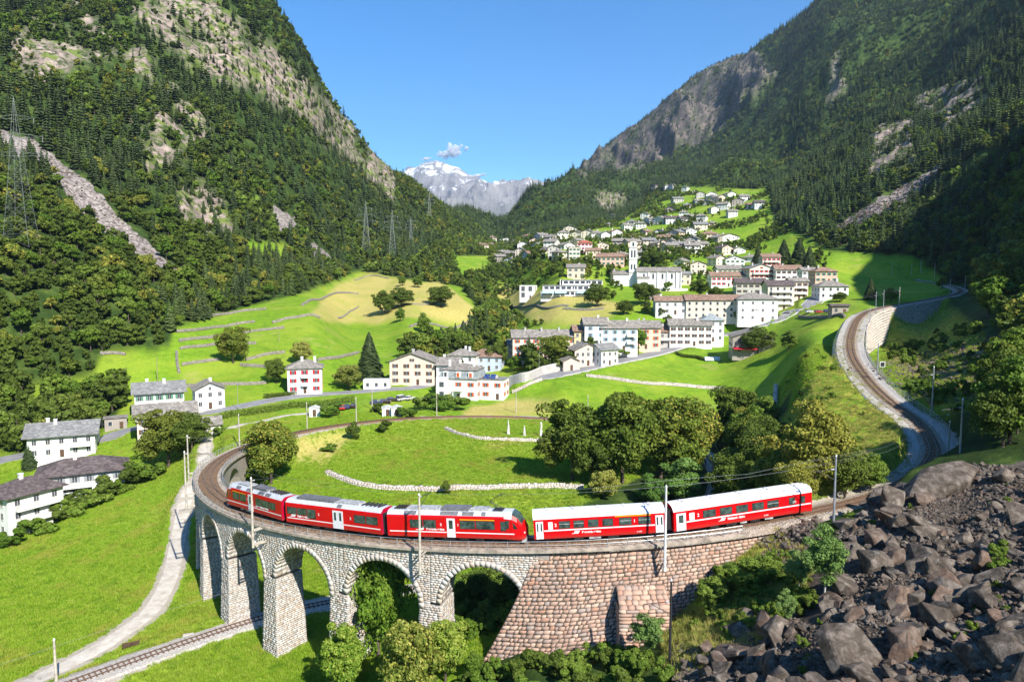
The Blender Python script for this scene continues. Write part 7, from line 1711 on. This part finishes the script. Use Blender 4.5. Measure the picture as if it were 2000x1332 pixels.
# ---------------------------------------------------------------- stone sculptures on the meadow
M_MARB = flat('pale_stone_figure', (.66, .64, .60), .8, var=.2, scale=4, bump=.4)
def lathe(prof, n=8, wob=0, seed=0):
    b = MB(); r = random.Random(seed); V = []
    for z, q in prof:
        ox, oy = r.uniform(-wob, wob), r.uniform(-wob, wob)
        for k in range(n): a = 2*PI*k/n; V.append((ox+q*math.cos(a), oy+q*.7*math.sin(a), z))
    m = len(prof); F = [(i*n+k, i*n+(k+1) % n, (i+1)*n+(k+1) % n, (i+1)*n+k) for i in range(m-1) for k in range(n)]+[tuple(range(n))[::-1], tuple((m-1)*n+k for k in range(n))]
    return b.add(V, F)
for px, py, prof, lab in ((993, 848, [(0, .42), (.5, .44), (.55, .3), (1.4, .34), (2.2, .24), (3.2, .13), (4.0, .05)], 'slender obelisk-shaped stone sculpture, left of the three'), (1024, 851, [(0, .4), (.3, .4), (.35, .26), (1.1, .34), (1.5, .22), (1.8, .3), (2.3, .12), (2.6, .2), (2.7, .08)], 'short stone figure in the middle of the three sculptures'), (1057, 852, [(0, .5), (.5, .5), (.55, .25), (1.6, .4), (2.1, .2), (2.6, .42), (3.0, .18), (3.5, .34), (3.9, .1)], 'curving tall stone figure, right of the three sculptures')):
    p = G(px, py, 120); r = empty('stone_sculpture', p, 0, lab, 'sculpture', 'stone sculptures on the meadow'); lathe(prof, 9, .08, px).build('figure', M_MARB, r, smooth=True); MB().box(-.5, .5, -.5, .5, -.3, .02).build('plinth', M_MARB, r)
# wooden bench / trough by the lower track
p = G(256, 1266, 70); r = empty('wooden_bench', p, .45, 'weathered wooden bench in the grass between path and lower track', 'bench')
MB().box(-1.1, 1.1, -.2, .2, .38, .45).build('seat', M_WOOD, r); MB().box(-1.1, 1.1, .18, .24, .5, .85).build('backrest', M_WOOD, r)
for x in (-.9, .9): MB().box(x-.05, x+.05, -.18, .22, 0, .38).build('leg', M_WOOD, r)
p = G(368, 1242, 70); MB().box(-.7, .7, -.25, .25, -.1, .3).build('stone_slab', M_PALE, loc=p, rz=.35, label='pale flat stone lying in the grass beside the lower track', cat='stone')
# round tank on the left house roof side / boulder on meadow
# ---------------------------------------------------------------- boulders
def bouldermat():
    t = NT('boulder_rock'); p = t.pos(); o = t.n('ShaderNodeObjectInfo').outputs['Random']
    c = t.ramp(t.noise(.9, 8, p, .7, .5), [(.3, (.04, .032, .025)), (.48, (.10, .080, .064)), (.62, (.21, .175, .145)), (.78, (.40, .355, .30))])
    c = t.mix(t.mapr(o, .7, 1, 0, .6), c, t.ramp(t.noise(2, 6, p), [(.3, (.09, .05, .034)), (.7, (.26, .16, .11))]))
    c = t.mix(t.math('MULTIPLY', t.mapr(t.noise(1.5, 6, p, .7), .58, .68), .5), c, (.30, .28, .24))
    t.bump(t.noise(3.5, 9, p, .7), .8, .18); return t.fin(c, .93, 0, .18)
M_BOUL = bouldermat()
def boulder(seed, flatn=1.0, n=16, sq=(1, 1, 1)):
    rs = np.random.RandomState(seed); P = rs.normal(size=(n, 3)); P /= np.linalg.norm(P, axis=1)[:, None]; P = np.sign(P)*np.abs(P)**.75; P *= rs.uniform(.75, 1.05, (n, 1)); P *= np.array([1.1, .85, .7*flatn])*np.array(sq)
    b = bmesh.new(); [b.verts.new(p) for p in P]; bmesh.ops.convex_hull(b, input=b.verts[:]); 
    dead = [v for v in b.verts if not v.link_faces]; bmesh.ops.delete(b, geom=dead, context='VERTS')
    bmesh.ops.bevel(b, geom=b.edges[:], offset=.035, segments=1, affect='EDGES', profile=.5)
    me = bpy.data.meshes.new('boulder'); b.to_mesh(me); b.free(); me.materials.append(M_BOUL); return me
BM = [boulder(s, (.7, 1, .9, 1.1)[s % 4], 12+s % 5) for s in range(14)]
def put_boulder(px, py, wpx, label, mesh, rot, sx=(1, 1, 1), sink=.3, group=None, Y=None):
    p = G(px, py, 40) if Y is None else atY(px, py, Y); w = wpx*p[1]/FOC/2.0; o = linkme('boulder', mesh, None, p+np.array([0, 0, w*(.5-sink)*sx[2]]), 0, (w*sx[0], w*sx[1], w*sx[2]), label=label, cat='boulder', group=group); o.rotation_euler = rot; return o
flatb = boulder(77, .5, 26)
put_boulder(1655, 1310, 150, 'largest flat-topped brown boulder at the lower right', flatb, (R_(30), R_(4), .2), (1, 1, .9), -.25)
BIGB = [(1655, 1270, 85), (1660, 1140, 55), (1830, 960, 80)]
put_boulder(1660, 1150, 105, 'long tilted slab boulder beside the birch trunk', BM[3], (.2, R_(22), -.25), (1.1, .7, .6))
put_boulder(1755, 1175, 90, 'cracked boulder in the middle of the rock slope', BM[5], (.3, .1, .4)); put_boulder(1850, 1190, 95, 'dark squarish boulder right of the cracked one', BM[6], (.5, -.3, .9)); put_boulder(1775, 1240, 90, 'pale-edged boulder above the largest flat one', BM[8], (.2, .4, 1.5))
put_boulder(1965, 1265, 120, 'light grey boulder at the right edge of the picture', BM[1], (.4, .3, .3), (1, 1, .9)); put_boulder(1925, 1180, 70, 'dark boulder above the light grey one at the right edge', BM[9], (.3, .2, 2)); put_boulder(1545, 1240, 50, 'upright reddish boulder below the low birch', BM[2], (.2, .7, .6), (.7, .7, 1.4))
put_boulder(1380, 1300, 60, 'brown boulder right of the lower dark mast', BM[4], (.3, .2, .1), (.8, .8, 1.3)); put_boulder(1345, 1310, 40, 'small pointed boulder beside the lower dark mast', BM[7], (.1, .5, .4), (.8, .7, 1.2)); put_boulder(1620, 1330, 60, 'boulder cut by the bottom edge below the largest flat one', BM[10], (.2, .2, 1), (1, 1, .8))
put_boulder(1830, 962, 215, 'long pale rock slab below the sharp upper bend', boulder(91, .55, 18), (R_(18), R_(-16), .28), (1, .5, .42), .1); put_boulder(1800, 985, 75, 'pointed pale rock below the long slab', BM[0], (.2, .1, .6), (1, .8, 1)); put_boulder(1745, 985, 80, 'dark rock block left of the pointed pale one', BM[11], (.1, .3, .8)); put_boulder(1720, 1060, 70, 'dark rock ledge near the mast foot', BM[12], (.2, .1, .3), (1, .9, 1.3))
put_boulder(1810, 1040, 80, 'flat-topped rock block on the shaded part of the slope', BM[13], (.05, .1, .2), (1.1, .8, .5)); put_boulder(1740, 1005, 60, 'rounded rock beside the light green shrub', BM[4], (.3, .1, .9)); put_boulder(1960, 940, 60, 'rock at the upper right end of the rock slope', BM[5], (.1, .4, .3))
rsb = np.random.RandomState(21)
def in_rock(px, py): return inpoly(px, py, [(1290, 1345), (1320, 1260), (1400, 1270), (1440, 1210), (1520, 1190), (1600, 1230), (1640, 1150), (1610, 1090), (1640, 1030), (1690, 1000), (1740, 960), (1900, 905), (2010, 915), (2080, 930), (2700, 900), (2700, 1700), (1290, 1700), (2080, 1500), (1290, 1500)])
def rock_field(n, s0, s1, seed, pw):
    rs = np.random.RandomState(seed); Y = rs.uniform(38, 100, n); X = Y*rs.uniform(.15, 1.25, n); Z = H(X, Y); px, py = proj(X, Y, Z); k = in_rock(px, py)
    s = s0+(s1-s0)*rs.rand(n)**pw; return X[k], Y[k], Z[k], s[k]
X, Y, Z, S = [np.concatenate(q) for q in zip(rock_field(2200, .45, 1.9, 1, 2.6), rock_field(15000, .18, .55, 2, 1.6), rock_field(48000, .08, .22, 3, 1.5))]
upper = fbm(X, Y, 9, 3); big_ok = ~((Y > 72) & (X > 48) & (S > .7)); X, Y, Z, S = X[big_ok], Y[big_ok], Z[big_ok], S[big_ok]
bpx, bpy_ = proj(X, Y, Z); kk = np.ones(len(X), bool)
for a, c, r in BIGB: kk &= ~((np.hypot(bpx-a, (bpy_-c)*1.3) < r) & (S > .35))
X, Y, Z, S = X[kk], Y[kk], Z[kk], S[kk]
bpx, bpy_ = proj(X, Y, Z); o_ = np.argsort(-S/np.hypot(X, Y)*((bpx < 2030) & (bpy_ < 1370))); nb_ = 270
def rock_label(px, py, s):
    near = 'below the birch' if px < 1560 else 'left of the largest' if px < 1600 else 'beside the largest' if px < 1720 else 'right of the largest' if px < 1880 else 'close to the right edge'
    a = 'huge' if s > 1.5 else 'large' if s > 1.15 else 'medium' if s > .8 else 'small'; w = 'near the bottom edge' if py > 1250 else 'in the middle of the rock slope' if py > 1080 else 'at the top of the rock slope'
    h = 'left part' if px < 1620 else 'centre' if px < 1820 else 'right part'
    return '%s dark boulder %s, %s' % (a, w, near)
for i in o_[:nb_]:
    px, py = proj(X[i], Y[i], Z[i]); s = S[i]; sc3 = rsb.uniform(.7, 1.35, 3); lab = rock_label(px, py, s); lab = ('flat ' if sc3[2] < .88 else 'upright ' if sc3[2] > 1.15 else 'elongated ' if max(sc3[:2])/min(sc3[:2]) > 1.4 else 'blocky ')+lab
    o = linkme('boulder', BM[i % 14], None, (X[i], Y[i], Z[i]+s*.12), 0, tuple(s*sc3), label=lab, cat='boulder', group='boulders of the rock slope'); o.rotation_euler = tuple(rsb.uniform(-.7, .7, 2))+(rsb.uniform(0, 6.28),)
r_ = o_[nb_:]; gn_scatter('rubble_stones', X[r_], Y[r_], Z[r_]+.02, S[r_], np.arange(len(r_)) % 10, BM[:10], 'uncountable smaller stones filling the rock slope', 'rocks', tilt=.8)
# scree on the slope right of the hollow, broken stones under the last coach, rocks of the far scree strips
def scat_px(poly, n, Y0, Y1, s0, s1, seed, name, label, protos=BM[:6]):
    rs = np.random.RandomState(seed); xs_ = [p[0] for p in poly]; Y = rs.uniform(Y0, Y1, n); u = rs.uniform((min(xs_)-1000)/FOC, (max(xs_)-1000)/FOC, n); X = Y*u; Z = H(X, Y); px, py = proj(X, Y, Z); k = inpoly(px, py, poly)
    gn_scatter(name, X[k], Y[k], Z[k], s0+(s1-s0)*rs.rand(k.sum())**2, np.arange(k.sum()) % len(protos), protos, label, 'rocks', tilt=.8)
scat_px([(1640, 720), (1800, 690), (1990, 640), (2050, 700), (1960, 780), (1820, 790), (1760, 760)], 5000, 105, 220, .12, .8, 5, 'hollow_stones', 'pale broken stones on the floor of the hollow beside the upper curve')
scat_px([(1480, 1055), (1600, 1010), (1620, 1050), (1560, 1110), (1500, 1100)], 1500, 70, 90, .15, .7, 6, 'bank_stones', 'reddish broken stones on the bank below the last coach')
scat_px([(-60, 230), (60, 270), (160, 350), (230, 420), (300, 490), (370, 540), (330, 545), (250, 490), (170, 430), (90, 330), (-60, 270)], 9000, 250, 620, .25, 1.2, 7, 'left_scree', 'pale scree chute running down the left forest')
scat_px([(1625, 447), (1700, 400), (1790, 350), (1850, 312), (1845, 332), (1760, 400), (1690, 440), (1640, 450)], 16000, 450, 900, .4, 1.6, 8, 'right_scree', 'grey scree chute on the right mountainside')
# grass tufts: near meadow, bank and field edge
def tuft(seed, n=26, h=.35, mat=None):
    rs = np.random.RandomState(seed); V = []; F = []
    for k in range(n):
        a = rs.uniform(0, 6.28); x, y = rs.normal(0, .16, 2); l = h*rs.uniform(.6, 1.2); dx, dy = math.cos(a)*l*.5, math.sin(a)*l*.5; wx, wy = -math.sin(a)*.02, math.cos(a)*.02; m = len(V)
        V += [(x-wx, y-wy, 0), (x+wx, y+wy, 0), (x+dx+wx*.3, y+dy+wy*.3, l), (x+dx-wx*.3, y+dy-wy*.3, l)]; F.append((m, m+1, m+2, m+3))
    return fastmesh('tuft', np.array(V), np.array(F), mat, fcol=rs.rand(n))
M_TUFT = leafmat('rough_grass', [(.16, .28, .03), (.30, .38, .05), (.46, .41, .11), (.54, .42, .17)], .3, .8)
TF = [tuft(s, 30, .5, M_TUFT) for s in range(3)]
def grass_on(mask, n, Y0, Y1, s, seed, name, label, protos=TF):
    rs = np.random.RandomState(seed); Y = Y0*np.exp(rs.rand(n)*math.log(Y1/Y0)); X = Y*rs.uniform(-.78, .78, n); k = rs.rand(n) < lookup(mask, X, Y); X, Y = X[k], Y[k]
    gn_scatter(name, X, Y, H(X, Y)-.02, s*rs.uniform(.6, 1.5, len(X)), np.arange(len(X)) % len(protos), protos, label, 'grass')
TG = [tuft(s+9, 26, .32, leafmat('meadow_blades_%d' % s, [(.15, .28, .014), (.23, .39, .02), (.32, .46, .035), (.46, .52, .10)], .3, .8, ((.40, .40, .07), (.10, .24, .015)))) for s in range(2)]
ONROAD = np.minimum.reduce([DW['side_street']-3, DW['main_road_lower']-3, DW['garden_lane']]) > 1.6
grass_on(ONROAD*meadow_s*(1-rough_s)*(1-dry_s)*(GY > 75)*(1-sstep(.2, .6, grav))*(DW['gravel_path'] > 2.6), 190000, 78, 215, .9, 4, 'meadow_grass', 'bright green meadow grass around the viaduct', TG)
grass_on(rough_s, 90000, 55, 300, .8, 3, 'rough_grass', 'rough dry and green grass on the banks')
# low shrubs thrown over rough banks and the foot of the wall
def shrubs(poly, n, Y0, Y1, s0, s1, seed, name, label, kinds=('bush', 'dbush')):
    rs = np.random.RandomState(seed); xs_ = [p[0] for p in poly]; Y = rs.uniform(Y0, Y1, n); u = rs.uniform((min(xs_)-1000)/FOC, (max(xs_)-1000)/FOC, n); X = Y*u; Z = H(X, Y); px, py = proj(X, Y, Z); k = inpoly(px, py, poly)
    for q in DW: k &= lookup(DW[q], X, Y) > 5.0
    pr_ = [c for kd in kinds for c, t_ in NEAR[kd]]; gn_scatter(name, X[k], Y[k], Z[k]-.1, s0+(s1-s0)*rs.rand(k.sum()), np.arange(k.sum()) % len(pr_), pr_, label, 'shrubs')
shrubs([(1330, 1230), (1400, 1120), (1560, 1080), (1620, 1120), (1560, 1230), (1430, 1270)], 150, 60, 82, .25, .7, 9, 'bank_shrubs', 'low green shrubs covering the bank right of the retaining wall')
shrubs([(860, 1332), (900, 1290), (990, 1310), (1200, 1280), (1330, 1300), (1330, 1600), (860, 1600)], 120, 60, 82, .35, 1.0, 10, 'wall_foot_shrubs', 'leafy undergrowth at the foot of the rubble wall')
shrubs([(1540, 700), (1640, 660), (1740, 800), (1770, 900), (1640, 960), (1540, 900)], 110, 95, 200, .25, .7, 12, 'embankment_shrubs', 'small shrubs on the grassy bank left of the upper curve')
shrubs([(1690, 640), (1960, 640), (2100, 560), (2100, 900), (1880, 860), (1800, 790)], 260, 105, 240, .3, 1.3, 13, 'hollow_shrubs', 'green shrubs on the slope beside the hollow')
shrubs([(1640, 1000), (2000, 930), (2000, 1332), (1500, 1332), (1640, 1120)], 60, 45, 90, .1, .42, 19, 'rock_slope_weeds', 'small green weeds between the boulders')
shrubs([(1900, 1090), (2000, 1070), (2000, 1140), (1930, 1140)], 14, 52, 72, .4, .8, 20, 'rock_slope_bush', 'light green bush at the right edge of the rock slope')
shrubs([(880, 1240), (880, 1110), (1030, 1110), (1040, 1240), (960, 1330), (890, 1330)], 200, 84, 120, .5, 1.3, 14, 'arch_shrubs', 'dark undergrowth seen through the fifth arch')
# ---------------------------------------------------------------- two small clouds over the snow range
def cloud(px, py, Y, w, h, label, seed):
    rs = np.random.RandomState(seed); c = atY(px, py, Y); b = bmesh.new()
    for k in range(46):
        t_ = rs.uniform(-1, 1); e = (1-abs(t_))**.6; m = Matrix.Translation(Vector((t_*w, rs.uniform(-.5, .5)*w, (t_*.35+rs.normal(0, .22)*e)*h))) @ Matrix.Rotation(rs.uniform(-.5, .5), 4, 'Y') @ Matrix.Diagonal((w*rs.uniform(.10, .30)*(e+.3), w*.2, h*rs.uniform(.08, .30)*(e+.3), 1)); bmesh.ops.create_icosphere(b, subdivisions=2, radius=1, matrix=m)
    me = bpy.data.meshes.new('cloud'); b.to_mesh(me); b.free()
    if 'cloud_vapour' not in MATS:
        t = NT('cloud_vapour'); t.fin((.9, .91, .93), 1, 0, 0); tr = t.n('ShaderNodeBsdfTranslucent'); tr.inputs[0].default_value = (.95, .96, 1, 1); m1 = t.n('ShaderNodeMixShader'); m1.inputs[0].default_value = .5
        t.l(t.b.outputs[0], m1.inputs[1]); t.l(tr.outputs[0], m1.inputs[2]); tp = t.n('ShaderNodeBsdfTransparent'); m2 = t.n('ShaderNodeMixShader'); t.l(t.mapr(t.noise(.006, 5, t.pos(), .7), .35, .62, .08, .62), m2.inputs[0])
        t.l(tp.outputs[0], m2.inputs[1]); t.l(m1.outputs[0], m2.inputs[2]); t.l(m2.outputs[0], t.t.nodes['Material Output'].inputs[0])
    me.materials.append(MATS['cloud_vapour']); me.polygons.foreach_set('use_smooth', [True]*len(me.polygons))
    linkme('cloud', me, None, c, label=label, cat='cloud', kind='stuff')
cloud(884, 296, 12500, 260, 190, 'small white cloud above the snowy summit', 3); cloud(832, 311, 12500, 90, 45, 'tiny wisp of cloud left of the summit', 4); cloud(934, 343, 12500, 130, 60, 'faint cloud behind the right shoulder of the snowy range', 5)
# ---------------------------------------------------------------- the air of the valley
hz = bpy.data.materials.new('valley_air'); hz.use_nodes = True; ht = hz.node_tree; ht.nodes.remove(ht.nodes['Principled BSDF'])
hv = ht.nodes.new('ShaderNodeVolumePrincipled'); hv.inputs['Color'].default_value = (.55, .74, 1, 1); hv.inputs['Density'].default_value = 4.6e-5; hv.inputs['Anisotropy'].default_value = .1
ht.links.new(hv.outputs[0], ht.nodes['Material Output'].inputs['Volume'])
MB().box(-6800, 6800, -6800, 10600, -60, 2600).build('haze', hz, kind='stuff')
